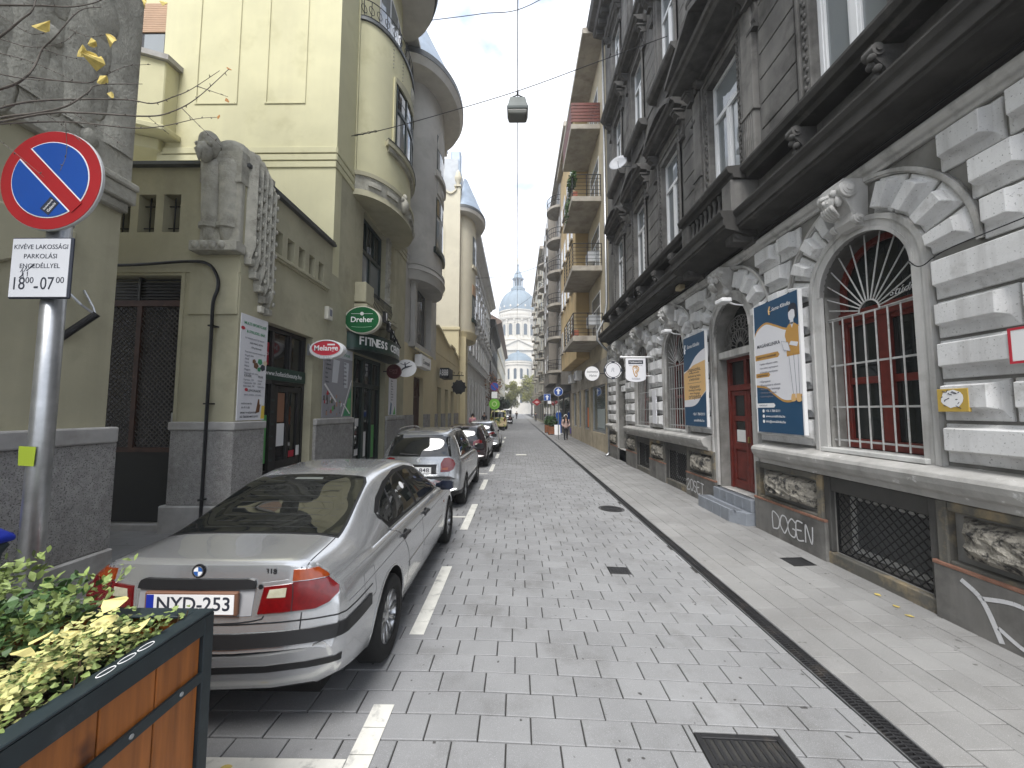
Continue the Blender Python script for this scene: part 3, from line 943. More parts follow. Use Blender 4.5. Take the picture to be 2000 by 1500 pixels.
# ----- ground-floor windows with iron grilles
def grille_window(i, u):
 fr = P()
 d0, d1 = -0.30, -0.22
 for s in (-1, 1):
  xa, xb = sorted((u + s * HW, u + s * (HW - .09))); fr.box(xa, xb, d0, d1, 1.52, ZS)
 fr.box(u - HW + .09, u + HW - .09, d0, d1, 1.52, 1.64)
 fr.box(u - HW, u + HW, d0 - .01, d1 + .03, 3.20, 3.34)
 fr.box(u - .07, u + .07, d0, d1 + .02, 1.64, 3.20)
 for s in (-1, 1):
  xa, xb = sorted((u + s * .07, u + s * (HW - .09)))
  fr.box(xa, xb, d0, d1 - .01, 2.36, 2.45); fr.box(xa, xb, d0, d1 - .01, 3.14, 3.20)
 o0 = arc(u, ZS, HW - .08, 0, 180, 20); o1 = arc(u, ZS, HW, 0, 180, 20)
 for q in range(20): fr.prism([o0[q], o1[q], o1[q + 1], o0[q + 1]], d0, d1, 'y')
 f = fr.build('arched_window', m_red, pal, bevel=0.006)
 for s in (-1, 1):
  xa, xb = sorted((u + s * .07, u + s * (HW - .09)))
  for z0, z1 in ((1.64, 2.36), (2.45, 3.14)):
   P().box(xa, xb, -0.27, -0.262, z0, z1).build('pane', m_dglass, f)
 fan = [(u - HW + .08, 3.34)] + [(u + HW - .08, 3.34)] + arc(u, ZS, HW - .08, 0, 180, 20)
 P().prism(fan, -0.27, -0.262, 'y').build('fan_pane', m_dglass, f)
 P().box(u - HW - .06, u + HW + .06, -0.2, 0.10, 1.46, 1.515).build('window_sill', mat('white_sill', (0.6, 0.6, 0.58), .6, dirt=((.3, .3, .28), 4, .5, .8)), f, bevel=0.006)
 g = P(); dd = -0.06
 zc = 3.24
 for z in (1.62, 2.06, 2.62, zc):
  g.box(u - HW - .01, u + HW + .01, dd - .006, dd + .006, z - .012, z + .012)
 k = 8
 for q in range(k):
  uu = u - HW + (q + .5) * 2 * HW / k
  g.tube([(uu, dd + .012, 1.54), (uu, dd + .012, zc)], 0.0095, 6)
 ring = [(u + .14 * math.cos(t), dd + .012, zc + .14 * math.sin(t)) for t in [PI * q / 12 for q in range(13)]]
 g.tube(ring, 0.010, 6)
 for q in range(15):
  t = R(2 + 176 * q / 14)
  c, s_ = math.cos(t), math.sin(t)
  dz = ZS - zc
  if s_ > 0.05:
   bq = dz * s_; r = bq + math.sqrt(max(0, bq * bq - dz * dz + HW * HW))
   if abs(r * c) > HW or r * s_ < dz: r = min(r, HW / max(abs(c), 1e-3))
  else: r = HW / abs(c)
  g.tube([(u + .14 * c, dd + .012, zc + .14 * s_), (u + (r - .005) * c, dd + .012, zc + (r - .005) * s_)], 0.0085, 6)
 g.build('grille', m_bar, pal)
 return f
for i in (0, 1, 3, 4):
 w = grille_window(i, BAYS[i])
 if i == 1:
  text('stúdió', 0.13, mat('white_print', (0.8, 0.8, 0.8), 0.6, var=0, bump=0), frame((-(-0.255), BAYS[1] - .22, 3.45), (0, -1, 0), (0, 0, 1)) , w, shear=0.5, extrude=0.002)
# ----- doors
def door(i, u, red):
 m = m_red if red else mat('grey_door', (0.12, 0.12, 0.11), .5, dirt=((.3, .28, .25), 8, .5, .6))
 f = P(); d0, d1 = -0.32, -0.24
 b0 = 0.42
 for s in (-1, 1):
  xa, xb = sorted((u + s * HW, u + s * (HW - .07))); f.box(xa, xb, d0, d1 + .03, b0, 3.10)
 f.box(u - HW + .07, u + HW - .07, d0, d1 + .03, 3.03, 3.10); f.box(u - HW + .07, u + HW - .07, d0, d1 + .03, 2.42, 2.54); f.box(u - .04, u + .04, d0, d1 + .02, 2.54, 3.03)
 fo = f.build('door_frame', m, pal, bevel=0.006)
 for s in (-1, 1):
  xa, xb = sorted((u + s * .05, u + s * (HW - .08)))
  P().box(xa, xb, -0.29, -0.282, 2.54, 3.03).build('pane', m_dglass, fo)
  l = P(); xa, xb = sorted((u + s * .006, u + s * (HW - .075)))
  st = .085
  l.box(xa, xa + st, d0, d1, b0 + .02, 2.415); l.box(xb - st, xb, d0, d1, b0 + .02, 2.415)
  for z0, z1 in ((b0 + .02, .60), (1.22, 1.36), (1.80, 1.90), (2.32, 2.415)): l.box(xa + st, xb - st, d0, d1, z0, z1)
  l.box(xa + st, xb - st, d0, d1 - .03, .60, 1.22)
  l.box(xa + st + .03, xb - st - .03, d0, d1 - .012, .64, 1.18)
  lo = l.build('door_leaf', m, pal, bevel=0.006)
  for z0, z1 in ((1.36, 1.80), (1.90, 2.32)):
   P().box(xa + st, xb - st, -0.285, -0.278, z0, z1).build('pane', m_dglass, lo)
  if s > 0:
   P().box(xa + st + .05, xb - st - .02, -0.277, -0.274, 1.38, 1.62).build('notice', mat('paper', (0.75, 0.75, 0.73), .8, var=.05, bump=0), lo)
  else:
   P().box(xb - .06, xb - .02, d1, d1 + .03, 1.38, 1.5).build('handle', mat('brass', (.5, .36, .12), .35, metal=.9), lo)
 P().box(u - HW, u + HW, -0.34, -0.04, 3.10, 3.24).build('lintel', m_stone, pal, bevel=0.01)
 P().prism([(u - HW, 3.24), (u + HW, 3.24)] + arc(u, ZS, HW - .001, 0, 180, 20), -0.33, -0.32, 'y').build('fan_pane', m_dglass, fo)
 g = P(); c = (u, -0.15, 3.27)
 for rr in (0.12, 0.34, 0.58):
  g.tube([(u + rr * math.cos(t), -0.15, 3.27 + rr * 1.12 * math.sin(t)) for t in [PI * q / 18 for q in range(19)]], 0.011, 6)
 for q in range(11):
  t = PI * (q + .5) / 11
  for bend in (-1, 1):
   pts = [(u + (0.12 + .46 * v) * math.cos(t + bend * .16 * math.sin(v * PI * 2)), -0.15, 3.27 + (0.12 + .46 * v) * 1.12 * math.sin(t + bend * .16 * math.sin(v * PI * 2))) for v in [w / 8 for w in range(9)]]
   g.tube(pts, 0.008, 5)
  a = (u + .47 * math.cos(t), 3.27 + .53 * math.sin(t))
  g.tube([(a[0] + .045 * math.cos(w), -0.145, a[1] + .045 * math.sin(w)) for w in [2 * PI * k / 10 for k in range(10)]], 0.007, 5, closed=True)
 g.box(u - HW, u + HW, -0.16, -0.14, 3.25, 3.28)
 g.build('iron_lunette', mat('old_iron', (.16, .155, .145), .6, metal=.4, var=.3), pal)
door(2, BAYS[2], True); door(5, BAYS[5], False)
# ----- steps
m_tile = mat('grey_step_tile', (0.23, 0.25, 0.28), 0.55, var=0.1, vs=5, bump=0.15, bs=200, dirt=((.12, .12, .12), 4, .55, .8))
stp = thing('door_steps', 'two blue-grey tiled steps below the oxblood double door', 'steps', (0, 0, 0))
u = BAYS[2]
for (ua, ub, d, z0, z1, cut) in ((6.98, 8.5, 0.36, -0.06, 0.19, 0.3), (6.98, 8.3, 0.13, 0.19, 0.41, 0.0)):
 n = 5
 for q in range(n):
  a = ua + (ub - ua) * q / n; c = ua + (ub - ua) * (q + 1) / n
  pa = [(a + .003, -.25), (a + .003, d - (.14 if (cut and q == 0) else 0)), (c - .003, d), (c - .003, -.25)]
  b = MB(RF); b.prism(pa, z0, z1)
  so = b.build('step_tile', m_tile, stp, bevel=0.008)
 b = MB(RF)
 for q in range(4):
  b.box(ua + .15, ub - .03, d - .05 - q * .035, d - .035 - q * .035, z1, z1 + .002)
 b.build('grip_strip', mat('dark_grip', (0.08, 0.085, 0.095), .7), stp)
P().box(u - HW, u + HW, -0.4, 0.0, 0.25, 0.425).build('threshold', m_stone, pal)
P().box(BAYS[5] - HW, BAYS[5] + HW, -0.4, 0.0, -0.2, 0.425).build('threshold', m_stone, pal)
# ----- ledge over the basement
LP = [(-.01, 1.12), (0.10, 1.13), (0.12, 1.2), (0.20, 1.23), (0.24, 1.30), (0.255, 1.36), (0.24, 1.405), (0.10, 1.45), (-.01, 1.47)]
m_ledge = mat('pale_ledge', (0.42, 0.41, 0.39), 0.85, var=0.2, vs=2.5, bump=0.6, bs=30, dirt=((0.72, 0.72, 0.7), 5, 0.62, 0.68), streak=((.16, .155, .14), .5, 4), bdist=0.008)
segs = [(U0, BAYS[2] - .88), (BAYS[2] + .9, BAYS[5] - .86), (BAYS[5] + .86, U1)]
for a, c in segs:
 b = P()
 run_profile(b, LP, a, c)
 b.build('ledge', m_ledge, pal, bevel=0.008)
# ----- basement: lattice windows, rock-faced stones, low slabs
rr = random.Random(3)
def rock(u0, u1, z0, z1, d):
 n, mz = 14, 9
 vs = []; fs = []
 for j in range(mz + 1):
  for i in range(n + 1):
   s, t = i / n, j / mz
   e = min(1, 4.5 * min(s, 1 - s)) ** .5 * min(1, 4.0 * min(t, 1 - t)) ** .5
   h = 0.03 + d * e * (0.72 + .28 * rr.random()) if 0 < i < n and 0 < j < mz else -0.01
   vs.append((u0 + (u1 - u0) * s + rr.uniform(-.006, .006), h, z0 + (z1 - z0) * t + rr.uniform(-.006, .006)))
 for j in range(mz):
  for i in range(n): fs.append((j * (n + 1) + i, j * (n + 1) + i + 1, (j + 1) * (n + 1) + i + 1, (j + 1) * (n + 1) + i))
 b = P(); b.add(vs, fs)
 o = b.build('rock_faced_stone', mat('vermiculated_stone', (0.30, 0.28, 0.24), .9, var=.3, vs=5, bump=1.0, bs=28, dirt=((0.035, 0.034, 0.033), 9, .48, .60), bdist=0.03), pal, smooth=False)
 return o
piers = []
ed = [U0] + [q for i, u in enumerate(BAYS) for q in (u - .72, u + .72)] + [U1]
for i in range(0, len(ed), 2): piers.append((ed[i], ed[i + 1]))
for k, (a, c) in enumerate(piers):
 if c - a < .3: continue
 m = (a + c) / 2
 fr = P()
 fr.box(a, a + .1, -.01, 0.09, 0.5, 1.125); fr.box(c - .1, c, -.01, 0.09, 0.5, 1.125); fr.box(a + .1, c - .1, -.01, 0.085, 1.03, 1.125); fr.box(a + .1, c - .1, -.01, 0.085, 0.5, 0.56)
 fr.build('panel_frame', m_plinth, pal, bevel=0.012)
 rock(a + .17, c - .17, 0.6, 1.0, 0.16)
 n = 2 if c - a > 1 else 1
 s0 = P(); s0.box(a - .05, c + .05, -.01, 0.10, -0.3, 0.5)
 s0.build('plinth_slab', mat('plinth_slab', (0.16, 0.155, 0.145), .75, var=.25, vs=1.8, bump=.3, bs=60, dirt=((.06, .058, .055), 1.6, .45, .7), streak=((.3, .29, .27), .4, 5)), pal, bevel=0.015)
 P().box(a - .05, c + .05, 0.0, 0.105, 0.485, 0.525).build('brick_edge', mat('old_brick', (0.25, 0.13, 0.09), .9, var=.3, vs=9, bump=.6, bs=60), pal, bevel=0.008)
for i in (0, 1, 3, 4):
 u = BAYS[i]
 P().box(u - .74, u + .74, -0.2, 0.07, -0.3, 0.115).build('basement_sill', m_plinth, pal, bevel=0.012)
 b = P()
 for s in (-1, 1):
  xa, xb = sorted((u + s * HW, u + s * .72)); b.box(xa, xb, -.01, 0.06, 0.12, 1.12)
 b.box(u - HW, u + HW, -.01, 0.045, 0.925, 1.12)
 b.build('basement_surround', mat('dark_render', (0.07, 0.068, 0.064), .85, var=.25, bump=.3), pal, bevel=0.01)
 f = P()
 for s in (-1, 1):
  xa, xb = sorted((u + s * (HW - .02), u + s * (HW - .09))); f.box(xa, xb, -0.24, -0.19, 0.14, 0.9)
 f.box(u - HW + .09, u + HW - .09, -0.24, -0.19, 0.14, 0.21); f.box(u - HW + .09, u + HW - .09, -0.24, -0.19, 0.83, 0.9)
 bw = f.build('basement_window', mat('old_white_paint', (.6, .6, .58), .6, dirt=((.2, .19, .17), 5, .5, .7)), pal)
 P().box(u - HW + .09, u + HW - .09, -0.22, -0.212, 0.21, 0.83).build('board_panel', mat('grey_board', (.13, .135, .135), .6), bw)
 g = P()
 sp = 0.105
 w2, z0, z1 = HW - .01, 0.125, 0.92
 n = int((2 * w2 + (z1 - z0)) / sp) + 1
 for q in range(n):
  for sgn in (1, -1):
   c0 = q * sp
   x0 = -w2 + c0
   pa = (x0, z0); pb = (x0 - (z1 - z0), z1)
   x_start, z_start = x0, z0
   if x0 > w2: z_start = z0 + (x0 - w2); x_start = w2
   x_end, z_end = x0 - (z1 - z0), z1
   if x_end < -w2: z_end = z0 + (x0 + w2); x_end = -w2
   if z_start >= z1 or z_end <= z0 + .01: continue
   g.tube([(u + sgn * x_start, -0.03 + sgn * .006, z_start), (u + sgn * x_end, -0.03 + sgn * .006, z_end)], 0.0075, 5)
 for x0, x1, za, zb in ((-w2 - .01, w2 + .01, z0 - .012, z0 + .012), (-w2 - .01, w2 + .01, z1 - .012, z1 + .012)): g.box(u + x0, u + x1, -.045, -.02, za, zb)
 for s in (-1, 1): g.box(u + s * w2 - .012, u + s * w2 + .012, -.045, -.02, z0, z1)
 g.build('lattice_grille', m_black, pal)
m_spray = mat('white_spray', (0.62, 0.62, 0.63), 0.7, var=0.1, vs=20, bump=0)
def spray(pts, r, d=0.104):
 b = P()
 for path in pts:
  q = bez([(a, c, 0) for a, c in path], 6)
  n = len(q)
  for i in range(n - 1):
   t = (q[i + 1] - q[i]);
   if t.length < 1e-6: continue
   nrm = Vector((-t.y, t.x, 0)).normalized() * r
   a, c = q[i], q[i + 1]
   b.add([(a.x - nrm.x, d, a.y - nrm.y), (c.x - nrm.x, d, c.y - nrm.y), (c.x + nrm.x, d, c.y + nrm.y), (a.x + nrm.x, d, a.y + nrm.y)], [(0, 1, 2, 3)])
 return b.build('graffiti_tag', m_spray, pal, recalc=False)
def letters(u, z, h, txt):
 """drippy outline letters running towards the camera (decreasing u)"""
 G = {'D': [[(0, 0), (0, 1), (.5, .85), (.62, .5), (.45, .1), (0, 0)]], 'O': [[(.3, 0), (0, .4), (.15, .95), (.5, .95), (.65, .5), (.4, .02), (.3, 0)]],
         'G': [[(.6, .85), (.3, 1), (0, .6), (.1, .1), (.5, 0), (.6, .4), (.35, .45)]], 'E': [[(.5, 1), (0, .95), (.05, 0), (.55, .05)], [(.02, .5), (.4, .55)]],
         'N': [[(0, 0), (.05, 1), (.45, .05), (.55, 1)]], '2': [[(0, .75), (.3, 1), (.5, .7), (0, 0), (.6, .05)]], 'S': [[(.5, .9), (.1, .95), (.1, .6), (.5, .4), (.4, 0), (0, .1)]], 'T': [[(0, 1), (.6, .95)], [(.3, .97), (.28, 0)]]}
 out = []
 for k, ch in enumerate(txt):
  for path in G[ch]: out.append([(u - (k * .68 + x) * h, z + y * h) for x, y in path])
 return out
spray(letters(6.45, 0.1, .26, 'DOGEN'), 0.011)
spray(letters(9.62, 0.1, .26, '2OSET'), 0.013)
spray([[(3.78, .42), (3.62, .3), (3.5, -.0)]], 0.022)
spray([[(3.62, .32), (3.35, .38), (3.1, .25), (3.05, .08), (3.3, .02), (3.52, .12)]], 0.018)
spray([[(3.2, .42), (2.9, .4), (2.75, .1)]], .02)
# ----- rainwater pipe at the building end
b = MB(); px = XR - .12
b.tube([(px, 17.5, 0.0), (px, 17.5, 4.6), (px + .02, 17.5, 4.75), (px - .25, 17.5, 5.0), (px - .48, 17.5, 5.25), (px - .48, 17.5, 5.6), (px - .1, 17.55, 6.3), (px, 17.6, 7.0), (px, 17.6, 20.2)], 0.055, 10)
b.tube([(px, 17.5, 0.12), (px - .06, 17.48, 0.03), (px - .2, 17.42, -0.02)], 0.056, 10)
tag(b.build('downpipe', m_galv, None, smooth=True), 'grey zinc downpipe at the far corner of the sooty palace', 'downpipe')
sd = thing('satellite_dish', 'grey satellite dish on a bracket by the second-floor window of the sooty palace', 'satellite dish', (XR - .45, 13.95, 11.35))
MB().lathe([(0.0, 0.0), (0.14, 0.015), (0.26, 0.05), (0.34, 0.09), (0.34, 0.10), (0.25, 0.062), (0.13, 0.027), (0.0, 0.012)], 24).build('dish', mat('dish_grey', (.35, .36, .38), .5), sd, smooth=True).rotation_euler = (R(70), 0, R(-30))
MB().tube([(0, 0.02, 0), (0.2, 0.0, -.08), (.47, 0.0, -.08)], 0.02, 8).build('bracket', m_galv, sd)
MB().tube([(0, 0, -.2), (-.12, -.32, -.05)], 0.012, 6).build('feed_arm', m_galv, sd)
# ------------------------------------------------------------------ signs on the palace
def flatm(name, c, rough=.55): return mat(name, c, rough, var=0.03, vs=3, bump=0)
m_navy = flatm('navy_print', (0.022, 0.075, 0.15), .4)
m_wprint = flatm('white_paper_print', (0.74, 0.74, 0.77))
m_gold = flatm('ochre_print', (0.52, 0.29, 0.08))
m_sand = flatm('sand_print', (0.72, 0.46, 0.2))
m_ink = flatm('ink_print', (0.03, 0.035, 0.05))
m_wtext = flatm('white_lettering', (0.82, 0.82, 0.82))
m_gtext = flatm('grey_print', (0.2, 0.2, 0.24))
def board_frame(u_left, d, z0):
 """sign plane on the right wall: s from the far edge towards the camera, t up"""
 return frame((XR - d, u_left, z0), (0, -1, 0), (0, 0, 1))
def flat(parent, mtx, poly, lvl, m, name='print'):
 b = MB(lambda p: mtx @ Vector((p[0], p[1], p[2])))
 b.prism(poly, 0.0008 * lvl, 0.0008 * lvl + 0.0008)
 return b.build(name, m, parent)
def rect(s0, t0, s1, t1): return [(s0, t0), (s1, t0), (s1, t1), (s0, t1)]
def wave(pts, close): return [(p.x, p.y) for p in bez([(a, c, 0) for a, c in pts], 8)] + close
PWD, PHT = 1.03, 2.12
po = thing('clinic_poster', 'tall clinic poster board with nurse figure and white wave beside the oxblood door', 'poster', (0, 0, 0))
mt = board_frame(6.55, 0.21, 1.66)
b = MB(lambda p: mt @ Vector(p)); b.box(0, PWD, 0, PHT, -0.04, 0.0); b.build('board', m_navy, po)
b = MB(lambda p: mt @ Vector(p)); b.box(PWD, PWD + .025, -.0, PHT, -0.045, 0.004); b.box(-.02, 0, 0, PHT, -.045, .004); b.build('edge_frame', m_wtext, po)
up = [(0, 1.60), (.10, 1.70), (.30, 1.76), (.52, 1.68), (.75, 1.58), (.95, 1.56), (1.03, 1.58)]
lo = [(1.03, .60), (.85, .52), (.65, .52), (.45, .62), (.25, .74), (0, .78)]
flat(po, mt, wave([(a, c + .035) for a, c in up], []) + wave([(a, c - .035) for a, c in lo], []), 1, m_gold)
flat(po, mt, wave(up, []) + wave(lo, []), 2, m_wprint)
tx = lambda s, size, m, x, y, **k: text(s, size, m, mt @ Matrix.Translation((x, y, 0.004)), po, extrude=0.0006, **k)
tx('MAGÁNKLINIKA', .1, m_ink, .34, 1.42, width=.56, bold=.012)
flat(po, mt, [(p[0], p[1]) for p in [(0, 1.19), (.56, 1.19), (.6, 1.23), (.56, 1.28), (0, 1.28)]], 3, m_gold)
tx('Szakorvosi rendelések', .05, m_ink, .28, 1.235, width=.48)
for q, s in enumerate(('Foglaljon időpontot online,', 'hívjon minket, vagy látogasson', 'el hozzánk személyesen.')): tx(s, .05, m_gtext, .33, 1.12 - q * .068, width=.44)
flat(po, mt, [(0, .90), (.33, .90), (.36, .93), (.33, .97), (0, .97)], 3, m_gold)
tx('Szolgáltatások', .045, m_ink, .17, .935, width=.27)
for q, s in enumerate(('Nőgyógyászat', 'Bőrgyógyászat és sebészet', 'Belgyógyászat, kardiológia', 'Ultrahang vizsgálatok', 'Laborvizsgálatok')): tx('• ' + s, .045, m_gtext, .08, .83 - q * .062, align='LEFT')
tx('Sema Klinika', .11, m_wtext, .66, 1.97, shear=.35, width=.42)
b = MB(lambda p: mt @ Vector(p)); b.tube([(.40, 1.90, .003), (.39, 1.97, .003), (.42, 2.03, .003)], .012, 6); b.tube([(.385, 1.93, .003), (.43, 1.95, .003)], .008, 6); b.build('emblem', m_sand, po)
flat(po, mt, [(.82, .60), (.98, .60), (1.0, 1.22), (.78, 1.22)], 4, m_wprint)
for xa, ya, xb, yb in ((.80, 1.2, .86, .60), (.90, 1.2, .93, .60), (.99, 1.2, .985, .60)):
 flat(po, mt, [(xa - .004, ya), (xa + .004, ya), (xb + .004, yb), (xb - .004, yb)], 5, m_gtext)
flat(po, mt, wave([(.76, 1.17), (.76, 1.40), (.74, 1.50), (.80, 1.62), (.88, 1.66), (.96, 1.64), (1.02, 1.58)], [(1.02, 1.17)]), 5, m_gold)
flat(po, mt, [(.86, 1.665), (.93, 1.665), (.895, 1.58)], 6, m_wprint)
flat(po, mt, rect(.86, 1.64, .93, 1.74), 6, m_wprint)
flat(po, mt, wave([(.84, 1.72), (.83, 1.80), (.86, 1.88), (.93, 1.90), (.975, 1.84), (.96, 1.74), (.9, 1.68)], []), 7, m_wprint)
flat(po, mt, wave([(.835, 1.83), (.85, 1.92), (.93, 1.95), (1.0, 1.90), (1.01, 1.76), (.985, 1.70), (.965, 1.76), (.955, 1.84), (.90, 1.86)], []), 8, m_ink)
flat(po, mt, [(.66, 1.42), (.80, 1.38), (.84, 1.24), (.70, 1.28)], 7, m_wprint)
b = MB(lambda p: mt @ Vector(p)); b.tube([(.66, 1.42, .0062), (.80, 1.38, .0062), (.84, 1.24, .0062), (.70, 1.28, .0062)], .0035, 4, closed=True); b.build('clipboard_outline', m_gtext, po)
flat(po, mt, [(.82, 1.34), (.98, 1.29), (1.01, 1.35), (.86, 1.39)], 8, m_wprint)
flat(po, mt, wave([(.83, .60), (.81, .53), (.83, .49), (.90, .50), (.90, .60)], []), 6, m_sand)
flat(po, mt, wave([(.92, .60), (.92, .52), (.95, .48), (1.02, .50), (1.0, .60)], []), 6, m_sand)
flat(po, mt, [(0, .40), (.42, .40), (.45, .435), (.42, .47), (0, .47)], 3, m_wtext)
tx('KAPCSOLAT', .045, m_gtext, .16, .435, width=.2)
for q, s in enumerate(('+36 1 784 0111', 'www.semaklinika.hu', 'info@semaklinika.hu')):
 flat(po, mt, arc(.155, .345 - q * .085, .028, 0, 350, 12), 3, m_wtext); tx(s, .055, m_wtext, .21, .345 - q * .085, align='LEFT')
for q in (.25, .75):
 b = MB(lambda p: mt @ Vector(p)); b.tube([(q * PWD, PHT, -.03), (q * PWD, PHT + .06, -.1), (q * PWD, PHT + .05, -.22)], .012, 6); b.build('bracket', m_black, po)
p2 = thing('clinic_poster', 'tall clinic poster board with ochre text panel beside the grilled window', 'poster', (0, 0, 0))
mt2 = board_frame(9.36, 0.21, 1.66)
b = MB(lambda p: mt2 @ Vector(p)); b.box(0, 1.06, 0, 2.1, -0.04, 0.0); b.build('board', m_navy, p2)
b = MB(lambda p: mt2 @ Vector(p)); b.box(1.06, 1.09, 0, 2.1, -0.045, 0.004); b.build('edge_frame', m_wtext, p2)
flat(p2, mt2, wave([(0, 1.28), (.25, 1.34), (.55, 1.55), (.8, 1.66), (1.06, 1.72)], []) + wave([(1.06, .78), (.85, .66), (.65, .52), (.4, .45), (0, .44)], []), 1, m_wprint)
flat(p2, mt2, [(0, 1.24), (.25, 1.32), (.5, 1.40), (1.06, 1.46), (1.06, .80), (.9, .70), (.75, .62), (0, .60)], 2, m_sand)
tx2 = lambda s, size, m, x, y, **k: text(s, size, m, mt2 @ Matrix.Translation((x, y, 0.003)), p2, extrude=0.0006, **k)
tx2('Sema Klinika', .13, m_wtext, .5, 1.86, shear=.35, width=.62)
b = MB(lambda p: mt2 @ Vector(p)); b.tube([(.08, 1.72, .003), (.07, 1.84, .003), (.11, 1.93, .003)], .014, 6); b.tube([(.05, 1.78, .003), (.13, 1.82, .003)], .009, 6); b.build('emblem', m_wtext, p2)
for q, s in enumerate(('Diagnosztika,', 'járóbeteg szakrendelés,', 'kisműtétek egy helyen,', 'a belvárosban')): tx2(s, .075, m_ink, .53, 1.30 - q * .075, width=.5 if q % 2 else .62)
flat(p2, mt2, rect(.2, .985, .86, .992), 3, m_ink)
for q, s in enumerate(('Nőgyógyászat', 'Ultrahang és urológia', 'sebészet, bőrgyógyászat', 'ortopédia')): tx2(s, .075, m_ink, .53, .90 - q * .075, width=.6 if q % 2 else .5)
tx2('+36 1 784 0111', .1, m_wtext, .70, .27, width=.56); tx2('semaklinika.hu', .08, m_wtext, .70, .13, width=.48)
def xz(o): return frame(o, (1, 0, 0), (0, 0, 1))
def hsign(name, label, cat, cx, y, z, build):
 t = thing(name, label, cat, (cx, y, z)); build(t); return t
def ear(t):
 out = [(-.31, .36), (.31, .36), (.31, -.26)] + [(.31 * math.cos(a), -.26 - .12 * math.sin(a)) for a in [PI * q / 12 for q in range(1, 12)]] + [(-.31, -.26)]
 MB().prism(out, -.02, .02, 'y').build('panel', m_wprint, t, bevel=0.004)
 MB().tube([(-.42, 0, .40), (.62, 0, .40)], .028, 8).build('rail', m_wtext, t); MB().ball((-.44, 0, .40), .045, 8, 6).build('finial', m_wtext, t)
 MB().box(.56, .62, -.03, .03, -.36, .62).build('wall_bar', m_wtext, t)
 MB().box(.31, .58, -.012, .012, -.2, -.17).build('brace', m_wtext, t)
 MB().box(-.23, .23, -.0235, -.021, .18, .30).build('name_strip', m_ink, t)
 text('Hallásjavítás', .06, m_wtext, xz((0, -.0245, .24)), t, width=.38, extrude=.0006)
 text('HALLÁSCENTRUM', .05, m_gtext, xz((0, -.0225, .13)), t, width=.40, extrude=.0006); text('fülészet', .06, m_gtext, xz((0, -.0225, -.28)), t, width=.26, extrude=.0006)
 e = MB(); outer = [(-.09, .0, .02), (-.08, 0, .09), (0, 0, .12), (.08, 0, .08), (.08, 0, -.01), (.03, 0, -.08), (.04, 0, -.16), (0, 0, -.21), (-.05, 0, -.14), (-.09, 0, .02)]
 e.tube([(p.x, -.024, p.z) for p in bez(outer, 5)], .014, 5); e.tube([(p.x, -.024, p.z) for p in bez([(-.04, 0, .05), (.02, 0, .07), (.04, 0, .0), (-.01, 0, -.05), (.0, 0, -.12)], 5)], .012, 5)
 e.build('ear_emblem', m_gold, t)
hsign('hanging_sign', 'white shield-shaped hanging sign with golden ear emblem', 'sign', 3.70, 11.9, 3.28, ear)
def roundsign(t):
 MB().lathe([(0, -.03), (.31, -.03), (.31, .03), (0, .03)], 32, axis='y').build('disc', m_wprint, t)
 b = MB(); b.lathe([(.25, -.032), (.32, -.034), (.325, -.02), (.325, .034), (.25, .032)], 32, axis='y', close_ends=False); b.build('rim', m_ink, t)
 for q in range(4):
  a0 = q * 90 + 12
  b = MB(); b.lathe([(.275, -.0355), (.30, -.0355), (.30, -.0335), (.275, -.0335), (.275, -.0355)], 10, axis='y', a0=R(a0), a1=R(a0 + 66)); b.build('rim_dash', m_wtext, t)
 text('R', .22, flatm('pale_grey_print', (.4, .42, .45)), xz((-.02, -.033, .0)), t, extrude=.001, shear=.2)
 MB().tube([(.32, 0, 0), (.68, 0, 0)], .02, 8).build('arm', m_black, t); MB().box(.66, .70, -.05, .05, -.2, .2).build('wall_plate', m_black, t)
hsign('hanging_sign', 'round white hanging sign with black dashed rim', 'sign', 3.42, 13.6, 3.45, roundsign)
def roundsign2(t):
 MB().lathe([(0, -.03), (.33, -.03), (.33, .03), (0, .03)], 32, axis='y').build('disc', m_wtext, t)
 b = MB(); b.lathe([(.325, -.034), (.345, -.034), (.345, .034), (.325, .034)], 32, axis='y', close_ends=False); b.build('rim', m_ink, t)
 text('kozmetika', .14, m_ink, xz((0, -.032, .08)), t, shear=.3, width=.5, extrude=.001); text('Malvin', .14, m_ink, xz((.03, -.032, -.1)), t, shear=.3, width=.34, extrude=.001)
 MB().tube([(.33, 0, 0), (.90, 0, 0)], .02, 8).build('arm', m_black, t)
hsign('hanging_sign', 'round white hanging sign with black script lettering near the downpipe', 'sign', 3.38, 17.2, 3.68, roundsign2)
def wallbox(name, label, u0, u1, z0, z1, d0, d1, m, cat='sign', ink=None, lines=()):
 t = thing(name, label, cat, (0, 0, 0))
 MB(RF).box(u0, u1, d0, d1, z0, z1).build('plate', m, t, bevel=0.003)
 mm = board_frame(u1, d1 + .001, z0)
 for (s, x, y, wd, mi) in lines: text(s, .1, mi, mm @ Matrix.Translation((x, y, .001)), t, width=wd, extrude=.0006)
 return t
t = wallbox('paper_notice', 'narrow white vertical notice on the pier between grilled windows', 11.45, 11.75, 1.62, 2.62, 0.13, 0.16, m_wprint)
t = wallbox('enamel_plaque', 'small worn yellow plaque with scratched white centre on the rusticated wall', 3.56, 3.82, 2.0, 2.22, 0.13, 0.156, flatm('yellow_enamel', (.5, .34, .07)))
mm = board_frame(3.82, .157, 1.98) @ Matrix.Scale(.85, 4)
prr = random.Random(5)
flat(t, mm, [(.15 + (.10 + .02 * prr.random()) * math.cos(a), .17 + (.09 + .02 * prr.random()) * math.sin(a)) for a in [2 * PI * q / 18 for q in range(18)]], 1, m_wtext, 'worn_patch')
b = MB(lambda p: mm @ Vector(p))
